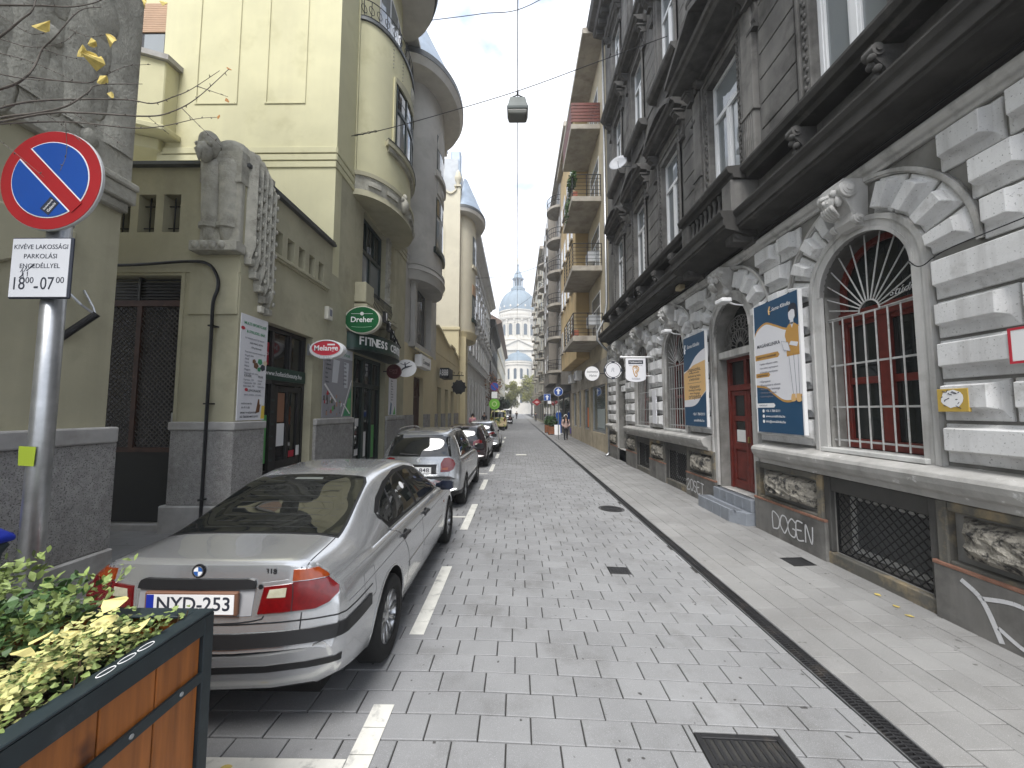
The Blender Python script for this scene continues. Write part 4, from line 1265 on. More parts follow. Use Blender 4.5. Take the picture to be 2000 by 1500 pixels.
for q in range(14):
 x, y = .06 + .18 * prr.random(), .08 + .17 * prr.random(); b.tube([(x, y, .002), (x + prr.uniform(-.05, .05), y + prr.uniform(-.03, .03), .002)], .004, 4)
b.build('scratches', m_ink, t)
t = wallbox('street_plate', 'white street plate with red border at the edge of the rusticated wall', 2.66, 3.24, 2.42, 2.68, 0.13, 0.158, m_wtext)
mm = board_frame(3.24, .159, 2.40)
for q in ((0, 0, .58, .02), (0, .28, .58, .30), (0, .02, .02, .28), (.56, .02, .58, .28)): flat(t, mm, rect(*q), 1, flatm('red_print', (.5, .03, .05)), 'border')
text('utca', .1, m_ink, mm @ Matrix.Translation((.25, .12, .002)), t, extrude=.0006); text('V. KER.', .06, m_ink, mm @ Matrix.Translation((.25, .23, .002)), t, extrude=.0006)
t = wallbox('house_number', 'small yellow-white number plate over the grey far door of the palace', 15.1, 15.5, 2.78, 3.0, -.05, 0.08, m_wtext)
mm = board_frame(15.5, .081, 2.78); text('16', .16, m_ink, mm @ Matrix.Translation((.2, .11, .001)), t, extrude=.0006)
tag(MB(RF).box(9.3, 9.55, 0.14, 0.3, 5.02, 5.15).build('wall_lamp', mat('old_ivory', (.4, .34, .22), .5), None, bevel=0.03, seg=2), 'small ivory box lamp under the dark ledge', 'lamp')
for (uu, lab) in ((7.1, 'white spot lamp over the oxblood door'), (9.85, 'white spot lamp over the grilled window next to the posters')):
 t = thing('spot_lamp', lab, 'lamp', (0, 0, 0))
 MB(RF).box(uu - .13, uu + .13, 0.33, 0.52, 4.02, 4.10).build('head', m_wtext, t, bevel=0.015); MB(RF).tube([(uu, 0.0, 3.98), (uu, .2, 4.0), (uu, .36, 4.05)], .015, 6).build('arm', m_wtext, t)
# ------------------------------------------------------------------ left side: twin art-nouveau houses round a court gate
def LF(p): return Vector((XL + p[1], p[0], p[2]))      # local (u along street, d out of the wall, z)
m_olive = mat('olive_render', (0.43, 0.405, 0.285), 0.9, var=0.12, vs=1.0, bump=0.4, bs=70, dirt=((0.29, 0.27, 0.19), 1.1, 0.50, 0.8), streak=((0.27, 0.25, 0.18), 0.45, 2.4), bdist=0.004)
m_yellow = mat('yellow_render', (0.60, 0.57, 0.37), 0.9, var=0.08, vs=0.8, bump=0.3, bs=60, dirt=((0.46, 0.43, 0.25), 0.9, 0.55, 0.8), streak=((0.47, 0.44, 0.30), 0.35, 1.5), bdist=0.004)
m_grano = mat('rough_granite', (0.36, 0.35, 0.335), 0.9, var=0.2, vs=14, bump=1.0, bs=55, dirt=((0.2, 0.19, 0.175), 1.6, 0.5, 0.75), speck=((0.14, 0.135, 0.13), 70, 0.55, 0.65), bdist=0.02)
m_gedge = mat('smooth_granite', (0.40, 0.39, 0.375), 0.8, var=0.14, vs=5, bump=0.3, bs=120, dirt=((0.24, 0.22, 0.2), 2, 0.5, 0.8))
m_carve = mat('carved_stone', (0.42, 0.405, 0.345), 0.95, var=0.22, vs=5, bump=0.9, bs=32, dirt=((0.22, 0.21, 0.175), 2.4, 0.5, 0.72), bdist=0.02)
m_green = mat('bottle_green_wood', (0.012, 0.026, 0.022), 0.4, var=0.3, vs=6, bump=0.1, spec=0.5)
m_blackw = mat('black_wood', (0.014, 0.013, 0.013), 0.4, var=0.3, vs=6, bump=0.1, spec=0.5)
m_rust = mat('brown_gate_paint', (0.055, 0.022, 0.014), 0.55, var=0.35, vs=8, bump=0.2, dirt=((0.14, 0.08, 0.05), 12, 0.62, 0.72))
m_dark = mat('courtyard_dark', (0.012, 0.012, 0.012), 0.9, bump=0)
m_shop = glassy('shop_pane', (0.016, 0.016, 0.015), 0.04, wave=0.06)
m_sheet = mat('zinc_sheet', (0.10, 0.105, 0.105), 0.5, metal=0.5, var=0.2)
# ---- A: near house at the left edge
ha = thing('corner_house', 'olive rendered corner house with rough granite plinth and carved stone relief', 'building', (XL, 0, 0))
A = lambda: MB(lambda p: LF(p) - Vector((XL, 0, 0)))
A().box(-3.0, 4.36, -5.0, 0.0, -0.4, 16).build('wall', m_olive, ha)
for (u0, u1) in ((-1.6, 0.4), (1.1, 2.75), (2.78, 4.40)):
 A().box(u0, u1, -0.02, 0.09, 0.42, 1.62).build('plinth_stone', m_grano, ha, bevel=0.02, seg=2)
 A().box(u0 - .01, u1 + .02, -0.02, 0.11, 1.62, 1.80).build('plinth_cap', m_gedge, ha, bevel=0.02, seg=2)
 A().box(u0 - .01, u1 + .03, -0.02, 0.13, -0.3, 0.42).build('plinth_base', m_gedge, ha, bevel=0.015)
A().box(4.30, 4.42, -2.5, 0.085, 0.42, 1.62).build('plinth_return', m_grano, ha)
rel = A()
rel.box(0.6, 4.38, -.02, 0.10, 4.7, 16)
o = rel.build('relief_panel', m_carve, ha, bevel=0.03)
rq = random.Random(11)
lf = A()
for i in range(7):
 u = 1.6 + i * .38
 for j in range(16):
  z = 4.95 + j * .52 + (i % 2) * .26
  if (i + j) % 3 == 0: lf.ball((u, 0.11, z), (0.09, 0.035, 0.10), 8, 6)
  else: lf.ball((u + .03, 0.10, z), (0.15, 0.02, 0.30), 8, 6)
lf.build('carved_leaves', m_carve, ha, smooth=True)
for i in range(5):
 u = 2.5 + i * .42
 A().loft([[(u + .17 * math.cos(t), 0.095 + .035 * max(0, math.sin(t)), 5.0 + k * 1.2) for t in [PI * q / 6 for q in range(7)]] for k in range(7)], closed=False, caps=False).build('carved_rib', m_carve, ha, smooth=True, recalc=False)
b = A()
for k in range(9):
 t = k / 8
 b.ball((3.9 - .2 * math.sin(t * 5), 0.10, 6.4 + t * 3.2), (0.2, 0.06, 0.3), 9, 7)
b.build('carved_serpent', m_carve, ha, smooth=True)
b = A(); b.box(3.6, 4.40, 0, 0.14, 4.45, 4.62); b.box(3.7, 4.40, 0, 0.17, 4.62, 4.70); b.box(3.85, 4.36, 0, 0.09, 4.34, 4.45)
b.build('relief_bracket', m_carve, ha, bevel=0.015)
b = A(); b.prism([(0.0, 3.1), (3.0, 3.1), (3.9, 3.75), (3.9, 3.9), (0, 3.9)], 0, 0.045, 'y'); b.build('render_step', m_olive, ha, bevel=0.02)
fh = thing('flag_holder', 'dark tubular flag holder with two pale struts on the olive house wall', 'flag holder', (0, 0, 0))
MB(LF).tube([(3.86, 0.0, 2.74), (3.99, 0.22, 3.03)], 0.035, 10).build('socket', m_black, fh)
for du in (-.28, .1): MB(LF).tube([(3.98, 0.21, 3.02), (3.97 + du * .3, 0.16, 3.1), (3.98 + du * .6, 0.0, 3.3)], 0.012, 6).build('strut', m_galv, fh)
# ---- B: low gatehouse wing and tall yellow house
hb = thing('yellow_house', 'pale yellow art-nouveau house with bowed oriel and olive shop wing', 'building', (XL, 0, 0))
Bq = lambda: MB(lambda p: LF(p) - Vector((XL, 0, 0)))
W0 = MB(lambda p: Vector(p) - Vector((XL, 0, 0)))
def Wd(): return MB(lambda p: Vector(p) - Vector((XL, 0, 0)))
YF, YC = 6.35, 9.5
b = Wd()
GX0, GX1 = -7.35, -5.77
xs = [(-9.4, GX0, -0.3, 6.25), (GX1, XL, -0.3, 6.25), (GX0, GX1, 4.31, 5.08), (GX0, GX1, 5.76, 6.25)]
for q in xs: b.box(q[0], q[1], YF, YF + .35, q[2], q[3])
wx = [GX0, -7.1, -6.76, -6.62, -6.32, -6.18, -5.88, GX1]
for i in range(0, 8, 2): b.box(wx[i], wx[i + 1], YF, YF + .35, 5.08, 5.76)
b.build('gate_wall', m_olive, hb)
for i in (1, 3, 5):
 g = Wd()
 for x in (wx[i] + .10, wx[i] + .22): g.tube([(x, YF + .12, 5.08), (x, YF + .12, 5.76)], 0.012, 6)
 for z in (5.2, 5.6): g.tube([(wx[i], YF + .12, z), (wx[i + 1], YF + .12, z)], 0.010, 6)
 g.build('loophole_bars', m_black, hb)
b = Wd(); b.box(-9.4, -5.5, YF - .10, YF + .45, 6.25, 6.31); b.build('gate_coping', m_sheet, hb)
b = Wd(); b.box(-9.4, XL + 0.0, YF - .02, YF, 4.36, 4.72); b.box(GX1, GX1 + .06, YF - .012, YF, 0, 4.36); b.build('render_band', m_olive, hb)
Wd().box(-5.62, XL - .02, YF - .03, YF, 3.62, 4.62).build('render_panel', m_olive, hb, bevel=0.01)
gt = Wd(); yy = YF + .14
gt.box(GX0, GX1, yy - .04, yy + .04, 3.80, 3.90); gt.box(GX1 - .1, GX1, yy - .04, yy + .04, 0.1, 3.8); gt.box(GX0, GX0 + .1, yy - .04, yy + .04, 0.1, 3.8)
gt.box(GX0 + .1, GX1 - .1, yy - .035, yy + .035, 1.28, 1.36); gt.box(-6.62, -6.54, yy - .035, yy + .035, 1.36, 3.8)
gate = gt.build('court_gate', m_rust, hb)
ms = Wd()
n = 46
for q in range(n):
 for sg in (-1, 1):
  c = GX0 + .1 - 2.5 + q * .088
  z0, z1 = 1.36, 3.8
  xa, xb = (c, c + (z1 - z0)) if sg > 0 else (c + (z1 - z0), c)
  lo_, hi_ = GX0 + .1, GX1 - .1
  def cl(xa, za, xb, zb):
   if xa > xb: xa, za, xb, zb = xb, zb, xa, za
   if xb <= lo_ or xa >= hi_: return None
   if xa < lo_: za += (zb - za) * (lo_ - xa) / (xb - xa); xa = lo_
   if xb > hi_: zb = za + (zb - za) * (hi_ - xa) / (xb - xa); xb = hi_
   return xa, za, xb, zb
  r_ = cl(xa, z0, xb, z1)
  if r_: ms.tube([(r_[0], yy + sg * .006, r_[1]), (r_[2], yy + sg * .006, r_[3])], 0.0105, 4)
ms.build('gate_mesh', mat('gate_mesh_paint', (0.05, 0.042, 0.036), .5, var=.3), gate)
lv = Wd()
for q in range(7): lv.box(GX0, GX1, yy - .03, yy + .03, 3.93 + q * .056, 3.945 + q * .056)
lv.box(-6.62, -6.58, yy - .05, yy + .05, 3.9, 4.31); lv.build('louvre', m_blackw, gate)
Wd().box(GX0 + .1, GX1 - .1, yy - .02, yy + .02, 0.12, 1.28).build('kick_panel', mat('gate_black', (.006, .007, .006), .6, bump=.1), gate)
Wd().box(GX1 - .085, GX1 - .05, yy - .09, yy - .04, 1.7, 1.95).build('lock_plate', m_galv, gate)
Wd().box(-9.3, -5.3, YF + 1.9, YF + 2.0, 0, 6.2).build('court_back', m_dark, hb)
Wd().box(-9.4, -4.9, YF, YF + .3, -0.3, 0.1).build('gate_step', m_gedge, hb)
Wd().box(GX1 + .03, XL + .07, YF - .08, YF + .2, 0.44, 1.66).build('plinth_stone', m_grano, hb, bevel=0.02, seg=2)
Wd().box(GX1 + .0, XL + .09, YF - .10, YF + .2, 1.66, 1.80).build('plinth_cap', m_gedge, hb, bevel=0.02, seg=2)
Wd().box(GX1 - .06, XL + .11, YF - .12, YF + .2, -0.3, 0.44).build('plinth_base', m_gedge, hb, bevel=0.02)
Bq().box(YF + .1, 7.06, -.02, 0.068, 0.44, 1.66).build('plinth_stone', m_grano, hb, bevel=0.02, seg=2)
Bq().box(YF + .1, 7.08, -.02, 0.088, 1.66, 1.80).build('plinth_cap', m_gedge, hb, bevel=0.02, seg=2)
for u0, u1 in ((8.86, 10.92), (13.72, 14.75), (14.8, 15.83)):
 Bq().box(u0, u1, -.02, 0.07, 0.3, 1.64).build('plinth_stone', m_grano, hb, bevel=0.02, seg=2)
 Bq().box(u0 - .01, u1 + .01, -.02, 0.09, 1.64, 1.80).build('plinth_cap', m_gedge, hb, bevel=0.03, seg=2)
 Bq().box(u0 - .02, u1 + .02, -.02, 0.10, -.3, 0.3).build('plinth_base', m_gedge, hb, bevel=0.02)
b = Bq()
hol = [(7.08, 8.74, -0.3, 3.68, False), (10.95, 13.62, -0.3, 3.70, False)]
for q in range(5):
 hol.append((7.2 + q * .41, 7.44 + q * .41, 5.08, 5.56, False))
wall_holes(b, YF + .35, YC, -0.3, 6.25, -0.4, 0.0, [h for h in hol if h[1] < YC])
b.build('shop_wing_wall', m_olive, hb)
b = Bq(); b.box(YF - .02, YC, -.55, 0.07, 6.25, 6.31); b.box(7.1, YC, 0, 0.10, 6.19, 6.25); b.build('wing_coping', m_sheet, hb)
b = Bq(); b.box(7.08, 9.28, -.01, 0.09, 4.98, 5.05); b.box(7.08, 9.28, -.01, 0.06, 4.94, 4.98); b.build('loophole_sill', m_olive, hb, bevel=0.01)
Wd().box(-9.4, XL - .41, YF + .36, YC - .01, 5.9, 5.99).build('wing_roof', m_sheet, hb)
b = Wd(); b.box(-9.46, XL, YC, YC + .35, 5.5, 17.6); b.build('flank_wall', m_yellow, hb)
b = Bq()
wall_holes(b, YC + .35, 15.84, -0.3, 17.6, -0.4, 0.0, [(10.95, 13.62, -0.3, 3.70, False), (11.35, 13.35, 5.75, 8.15, False)])
b.build('street_wall', m_olive, hb)
b = Bq(); b.box(YC, 15.84, 0.0, 0.012, 8.9, 17.6); b.build('upper_render', m_yellow, hb)
b = Bq(); b.box(YC, YC + .35, -.4, -.001, -.3, 5.5); b.build('corner_pier', m_olive, hb)
Wd().box(-14, XL - .4, 10.2, 15.8, -.3, 17.5).build('inner_core', MATS['room_dark'], hb)
b = Wd(); b.box(-14, -9.46, 10.1, 10.4, 0, 17.6); b.box(-9.52, -9.46, YC, 10.1, 5.5, 17.6); b.build('court_wall', m_yellow, hb)
sh = Wd(); sh.box(-11.4, -9.95, 10.02, 10.12, 11.4, 13.6)
so = sh.build('court_window', m_blackw, hb)
for q in range(16): Wd().box(-11.36, -10.0, 9.985, 10.02, 12.72 + q * .055, 12.765 + q * .055).build('shutter_slat', mat('tan_shutter', (.42, .27, .17), .6, var=.1), so)
for x0, x1 in ((-11.3, -10.72), (-10.62, -10.04)):
 for z0, z1 in ((11.5, 12.0), (12.08, 12.66)): Wd().box(x0, x1, 10.005, 10.018, z0, z1).build('pane', m_wglass, so)
 Wd().box(x0 - .02, x1 + .02, 9.99, 10.016, 12.03, 12.05).build('glazing_bar', m_white, so)
bp = [(-14, 10.1), (-14, 8.7), (-10.2, 8.7), (-9.1, 9.15), (-9.0, 10.1)]
Wd().prism(bp, 9.2, 11.0).build('balcony', m_yellow, hb, bevel=0.02)
Wd().prism([(a * 1.0 - (.0 if a > -13 else 0), c) for a, c in [(-14, 10.1), (-14, 8.62), (-10.15, 8.62), (-9.0, 9.1), (-8.9, 10.1)]], 11.0, 11.14).build('balcony_coping', m_gedge, hb)
b = Wd(); b.prism([(-14, 10.1), (-14, 8.55), (-10.12, 8.55), (-8.95, 9.05), (-8.85, 10.1)], 9.05, 9.2); b.prism([(-14, 10.1), (-14, 8.95), (-10.3, 8.95), (-9.35, 9.35), (-9.25, 10.1)], 8.75, 9.05); b.build('balcony_base', m_yellow, hb, bevel=0.02)
for x in (-10.62,):
 Wd().box(x - .16, x + .16, 8.69, 8.75, 9.75, 10.5).build('balcony_hatch', m_dark, hb)
 g = Wd()
 for q in (-.08, .02): g.tube([(x + q, 8.68, 9.75), (x + q, 8.68, 10.5)], .012, 5)
 g.tube([(x - .16, 8.68, 10.1), (x + .16, 8.68, 10.1)], .012, 5); g.build('hatch_bars', m_galv, hb)
for q in range(6): Wd().ball((-10.2, 8.69, 9.45 + q * .26), .035, 6, 5).build('plaster_stud', m_yellow, hb)
for k, z in enumerate((8.33, 8.52, 8.71)):
 h = .17
 Wd().box(-9.4, XL + .03, YC - .03 - .012 * k, YC, z, z + h).build('string_band', m_yellow, hb, bevel=0.012)
 Bq().box(YC - .03, 10.62, -.0, 0.03 + .012 * k, z + .001, z + h).build('string_band', m_yellow, hb, bevel=0.012)
 Bq().box(14.28, 15.84, -.0, 0.03 + .012 * k, z + .001, z + h).build('string_band', m_olive, hb, bevel=0.012)
for (x0, x1) in ((-6.72, -5.62), (-8.6, -7.45)):
 p = Wd()
 for (a, c, z0, z1) in ((x0, x0 + .06, 10.1, 17), (x1 - .06, x1, 10.1, 17), (x0 + .06, x1 - .06, 10.1, 10.16)): p.box(a, c, YC - .022, YC, z0, z1)
 p.build('plaster_frame', m_yellow, hb, bevel=0.01)
Bq().box(10.55, 10.62, .012, 0.05, 8.95, 17.6).build('plaster_frame', m_yellow, hb, bevel=0.01)
# ---- bowed oriel
OC, OH, OD = 12.45, 1.83, 0.98
def bow_pt(t, oc, oh, od, off=0.0): return (oc - (oh + off) * math.cos(t), (od + off) * math.sin(t))
def bow(mk, name, m, oc, oh, od, z0, z1, off=0.0, parent=None, n=28, off2=None, **k):
 a = [bow_pt(PI * q / n, oc, oh, od, off) for q in range(n + 1)]
 c = [bow_pt(PI * q / n, oc, oh, od, off if off2 is None else off2) for q in range(n + 1)]
 b = mk(); b.prism(a, z0, z1, 'z', c)
 return b.build(name, m, parent, smooth=True, auto=35, **k)
def bow_patch(mk, name, m, oc, oh, od, t0, t1, z0, z1, o0, o1, parent, n=8, zf=None, **k):
 b = mk()
 for q in range(n):
  ta, tb = t0 + (t1 - t0) * q / n, t0 + (t1 - t0) * (q + 1) / n
  p = [bow_pt(ta, oc, oh, od, o0), bow_pt(tb, oc, oh, od, o0), bow_pt(tb, oc, oh, od, o1), bow_pt(ta, oc, oh, od, o1)]
  if zf:
   za, zb = zf(q / n), zf((q + 1) / n)
   vs = [(x, d, z0) for x, d in p] + [(p[0][0], p[0][1], za), (p[1][0], p[1][1], zb), (p[2][0], p[2][1], zb), (p[3][0], p[3][1], za)]
   b.add(vs, [(0, 3, 2, 1), (4, 5, 6, 7), (0, 1, 5, 4), (1, 2, 6, 5), (2, 3, 7, 6), (3, 0, 4, 7)])
  else: b.prism(p, z0, z1)
 return b.build(name, m, parent, **k)
bow(Bq, 'oriel', m_yellow, OC, OH, OD, 8.30, 13.7, parent=hb)
bow(Bq, 'oriel_base', m_olive, OC, OH, OD, 8.22, 8.42, 0.10, hb, off2=.05)
bow(Bq, 'oriel_base_ring', m_carve, OC, OH, OD, 8.42, 8.80, 0.05, hb, off2=.10)
bow(Bq, 'oriel_base_ring', m_olive, OC, OH, OD, 8.80, 8.92, 0.14, hb)
for t in (0.42, 0.75): # carved cartouches and dentil panels on the ring
 x, d = bow_pt(PI * t, OC, OH, OD, .12)
 c = Bq(); c.ball((x, d, 8.62), (0.2, 0.14, 0.26), 10, 8); c.ball((x, d, 8.9), (0.09, 0.09, 0.14), 8, 6)
 for s in (-1, 1): c.ball((x + s * .16, d - .02, 8.78), (0.08, 0.07, 0.10), 8, 6)
 c.build('cartouche', m_carve, hb, smooth=True)
for t0 in (.12, .26, .52, .62, .86): bow_patch(Bq, 'ring_panel', m_carve, OC, OH, OD, PI * t0, PI * (t0 + .09), 8.54, 8.68, .05, .13, hb, 3)
T0, T1 = PI * .33, PI * .68
bow_patch(Bq, 'window_sill', m_olive, OC, OH, OD, T0 - .25, T1 + .3, 10.12, 10.28, -.02, .16, hb, 10)
bow_patch(Bq, 'window_sill', m_carve, OC, OH, OD, T0 - .2, T1 + .25, 9.98, 10.12, -.02, .10, hb, 10)
bow_patch(Bq, 'window_sill', m_sheet, OC, OH, OD, T0 - .25, T1 + .3, 10.28, 10.30, -.02, .18, hb, 10)
ow = bow_patch(Bq, 'oriel_window', m_green, OC, OH, OD, T0, T1, 10.30, 12.45, -.02, .012, hb, 10)
for k in range(3):
 a = T0 + .04 + k * (T1 - T0 - .04) / 3; c = T0 + (k + 1) * (T1 - T0 - .04) / 3
 bow_patch(Bq, 'pane', m_wglass, OC, OH, OD, a, c, 10.4, 11.55, .0, .017, ow, 4)
 for z in (11.72, 12.05): bow_patch(Bq, 'pane', m_dglass, OC, OH, OD, a, c, z, z + .28, .0, .017, ow, 4)
 bow_patch(Bq, 'curtain', mat('net_curtain', (.62, .62, .6), .9), OC, OH, OD, a + .01, a + .35 * (c - a), 10.42, 11.5, .0, .019, ow, 2)
for a in (T0, T1 - .035, T0 + (T1 - T0) / 3, T0 + 2 * (T1 - T0) / 3): bow_patch(Bq, 'mullion', m_green, OC, OH, OD, a, a + .035, 10.3, 12.45, .0, .05, ow, 1)
bow_patch(Bq, 'transom', m_green, OC, OH, OD, T0, T1, 11.56, 11.68, .0, .055, ow, 10)
bow_patch(Bq, 'window_head', m_olive, OC, OH, OD, T0 - .04, T1 + .04, 12.45, 12.6, -.02, .07, hb, 10, zf=lambda f: 12.62 + .16 * math.sin(PI * f))
for s in (T0 - .07, T1 + .02): bow_patch(Bq, 'window_jamb', m_yellow, OC, OH, OD, s, s + .05, 10.3, 12.6, -.02, .05, hb, 1)
for t in (.30, .40):
 for q in range(7):
  x, d = bow_pt(PI * t, OC, OH, OD, .005); Bq().ball((x, d, 12.9 + q * .12), .022, 6, 4).build('plaster_stud', m_carve, hb)
x, d = bow_pt(PI * .58, OC, OH, OD, .0); c = Bq(); c.ball((x, d, 13.2), (0.22, 0.08, 0.36), 12, 8); c.build('oval_medallion', m_carve, hb, smooth=True)
bow(Bq, 'balcony_slab', m_sheet, OC, OH, OD, 13.7, 13.8, 0.06, hb)
for q in range(15):
 t = PI * (.04 + .92 * q / 14)
 x, d = bow_pt(t, OC, OH, OD, .0)
 g = Bq(); g.tube([(x, d, 13.8), (x, d, 14.4)], .012, 5); g.tube([(x + .09 * math.cos(a), d + .05 * math.cos(a) * math.cos(t), 14.1 + .12 * math.sin(a)) for a in [2 * PI * k / 10 for k in range(10)]], .010, 5, closed=True)
 g.build('railing_bar', m_black, hb)
for z in (13.88, 14.4):
 g = Bq(); g.tube([(*bow_pt(PI * q / 24, OC, OH, OD), z) for q in range(25)], .014, 5); g.build('railing_rail', m_black, hb)
bow(Bq, 'attic_bow', m_yellow, OC, OH * .96, OD * .42, 13.8, 17.6, 0, hb)
aw = bow_patch(Bq, 'attic_window', m_white, OC, OH * .96, OD * .42, PI * .28, PI * .72, 13.85, 16.2, -.02, .015, hb, 6)
for k in range(3):
 a = PI * (.30 + k * .14); bow_patch(Bq, 'pane', m_wglass, OC, OH * .96, OD * .42, a, a + PI * .12, 13.95, 16.1, 0, .02, aw, 2)
bow(Bq, 'eave', mat('eave_plaster', (.56, .54, .5), .9, var=.1), OC, OH + .7, OD + .75, 17.5, 17.72, 0, hb)
bow(Bq, 'eave_gutter', m_sheet, OC, OH + .7, OD + .75, 17.72, 17.95, 0.1, hb, off2=.16)
b = Bq(); b.box(YC - .3, 15.84, -.4, .55, 17.6, 17.75); b.build('eave_board', MATS['eave_plaster'], hb)
b = Bq(); b.prism([(.55, 17.75), (-1.5, 20.5), (-8, 20.5), (-8, 17.5), (-.3, 17.5)], YC - .2, 15.84, 'x'); b.build('roof', mat('grey_tile_roof', (.16, .165, .18), .7), hb)
# ---- first-floor window below the oriel
fw = Bq(); u0, u1, z0, z1 = 11.35, 13.35, 5.75, 8.15
for (a, c, e, f) in ((u0, u0 + .09, z0, z1), (u1 - .09, u1, z0, z1), (u0 + .09, u1 - .09, z0, z0 + .1), (u0 + .09, u1 - .09, z1 - .08, z1), (u0 + .09, u1 - .09, 7.0, 7.14), ((u0 + u1) / 2 - .06, (u0 + u1) / 2 + .06, z0 + .1, 7.0), (u0 + .62, u0 + .70, 7.14, z1 - .08), (u1 - .70, u1 - .62, 7.14, z1 - .08)):
 fw.box(a, c, -.26, -.16, e, f)
fw = fw.build('first_floor_window', m_green, hb, bevel=.006)
for (a, c) in ((u0 + .09, (u0 + u1) / 2 - .06), ((u0 + u1) / 2 + .06, u1 - .09)): Bq().box(a, c, -.22, -.212, z0 + .1, 7.0).build('pane', m_wglass, fw)
Bq().box(u0 + .09, u1 - .09, -.22, -.212, 7.14, z1 - .08).build('pane', m_dglass, fw)
for q in range(9): Bq().box(u0 + .2 + q * .2, u0 + .212 + q * .2, -.21, -.2, 7.14, z1 - .08).build('glazing_bar', m_green, fw)
b = Bq(); b.box(u1, u1 + .28, -.01, 0.10, 5.6, 8.25); lc = b.build('carved_jamb', m_carve, hb, bevel=.02)
b = Bq()
for q in range(14): b.ball((u1 + .14 + (.05 if q % 2 else -.05), 0.10, 5.8 + q * .175), (0.07, 0.05, 0.10), 7, 5)
b.build('carved_leaves', m_carve, lc, smooth=True)
for a, c in ((u0 - .5, u0 + .12), (u1 - .1, u1 + .45)): Bq().box(a, c, -.01, 0.34, 5.15, 5.75).build('sill_block', m_olive, hb, bevel=.02)
b = Bq(); b.box(u0 - .5, u1 + .45, -.01, 0.38, 5.0, 5.1); b.box(u0 - .5, u1 + .45, -.01, 0.30, 4.9, 5.0); b.box(u0 - .45, u1 + .4, -.01, 0.22, 4.8, 4.9); b.box(u0 + .12, u1 - .1, -.01, 0.32, 5.1, 5.16); b.build('sill_moulding', m_olive, hb, bevel=.015)
for q in range(16):
 g = Bq(); u = u0 + .16 + q * .108; g.tube([(u, .3, 5.16), (u, .36, 5.35), (u, .3, 5.62)], .010, 5); g.build('railing_bar', m_black, hb)
g = Bq(); g.tube([(u0 + .1, .3, 5.62), (u1 - .08, .3, 5.62)], .014, 5); g.build('railing_rail', m_black, hb)
for u in (u0 - .2, u0 + .5, u1 - .3, u1 + .2):
 b = Bq(); b.prism([(0, 4.8), (.2, 4.8), (.18, 4.6), (.06, 4.35), (0, 4.3)], u - .06, u + .06, 'x'); b.build('sill_bracket', m_olive, hb, bevel=.01)
# ---- guardian bird sculpture on the corner
eg = Wd()
eg.box(-5.45, XL + .02, YF - .14, YF + .75, 5.9, 6.45)
for k in range(10):  # arched back
 t = k / 9
 eg.ball((-5.1, YF + .05 + .7 * t, 6.44 + .10 * math.sin(PI * (.35 + .65 * t)) - .22 * t * t), (0.34, 0.14, 0.24), 10, 8)
bird = eg.build('guardian_bird', m_carve, hb, smooth=True, auto=60)
hd = Wd(); hd.ball((-5.27, YF - .18, 6.52), (0.16, 0.18, 0.24), 12, 10); hd.ball((-5.27, YF - .28, 6.34), (0.12, 0.13, 0.17), 10, 8)
hd.tube([(-5.27, YF - .32, 6.38), (-5.27, YF - .41, 6.28), (-5.27, YF - .38, 6.12)], [.07, .055, .01], 8)
for s in (-1, 1): hd.ball((-5.27 + s * .1, YF - .31, 6.46), .045, 8, 6)
hd.build('head', m_carve, bird, smooth=True)
for x in (-5.28, -4.98):
 Wd().lathe([(.10, 4.84), (.13, 5.0), (.15, 5.1), (.17, 5.5), (.18, 5.9), (.2, 6.2), (.15, 6.3)], 14, (x, YF - .03, 0)).build('feathered_leg', m_carve, bird, smooth=True)
 Wd().lathe([(.15, 5.08), (.19, 5.10), (.19, 5.17), (.15, 5.19)], 12, (x, YF - .03, 0)).build('leg_ring', m_carve, bird)
Wd().box(-5.43, XL + .01, YF - .11, YF, 4.84, 6.3).build('back_slab', m_carve, bird, bevel=.03, seg=2)
Wd().box(-5.5, XL + .06, YF - .23, YF, 4.66, 4.84).build('pedestal', m_carve, bird, bevel=.02, seg=2)
for q in range(4): Wd().ball((-5.38 + q * .15, YF - .23, 4.75), (.065, .05, .07), 8, 6).build('claw', m_carve, bird, smooth=True)
wb = [4.62, 4.42, 4.22, 4.05, 3.86]
for q in range(5):
 u = YF + .10 + q * .132
 zb = wb[q]; zt = 6.62 - .035 * (q - 1) ** 2
 f = Bq(); f.loft([[(u - .06, -.02, z), (u - .045, dd, z), (u, dd + .035, z), (u + .045, dd, z), (u + .06, -.02, z)] for z, dd in ((zb, .05), (zb + .25, .13), (5.2, .12), (zt - .2, .12), (zt, .02))], closed=True)
 fo = f.build('wing_feather', m_carve, bird, smooth=True, auto=50)
 bd = Bq()
 z = zb + .12; k = 0
 while z < 6.1: bd.ball((u + .055, .135, z + (q % 2) * .1), (.028, .03, .05), 7, 5); z += .235; k += 1
 bd.build('feather_beads', m_carve, fo, smooth=True)['kind'] = 'stuff'
 Bq().box(u - .055, u + .055, -.01, .13, zb - .1, zb + .02).build('feather_tip', m_carve, fo, bevel=.02, seg=2)
# ---- black rainwater pipe at the corner
b = MB()
b.tube(bez([(-7.4, YF - .09, 4.47), (-6.6, YF - .09, 4.46), (-5.6, YF - .09, 4.52), (-5.25, YF - .09, 4.47), (-5.08, YF - .10, 4.25), (-5.06, YF - .10, 4.05), (-5.1, YF - .13, 3.8), (-5.1, YF - .13, 3.4)], 6) + [Vector((-5.1, YF - .13, 0.0))], .026, 8)
for z in (.55, 2.1, 3.4): b.box(-5.14, -5.06, YF - .17, YF - .02, z - .012, z + .012)
tag(b.build('downpipe', m_black, None, smooth=True, auto=40), 'thin black conduit bending down beside the court gate', 'conduit')
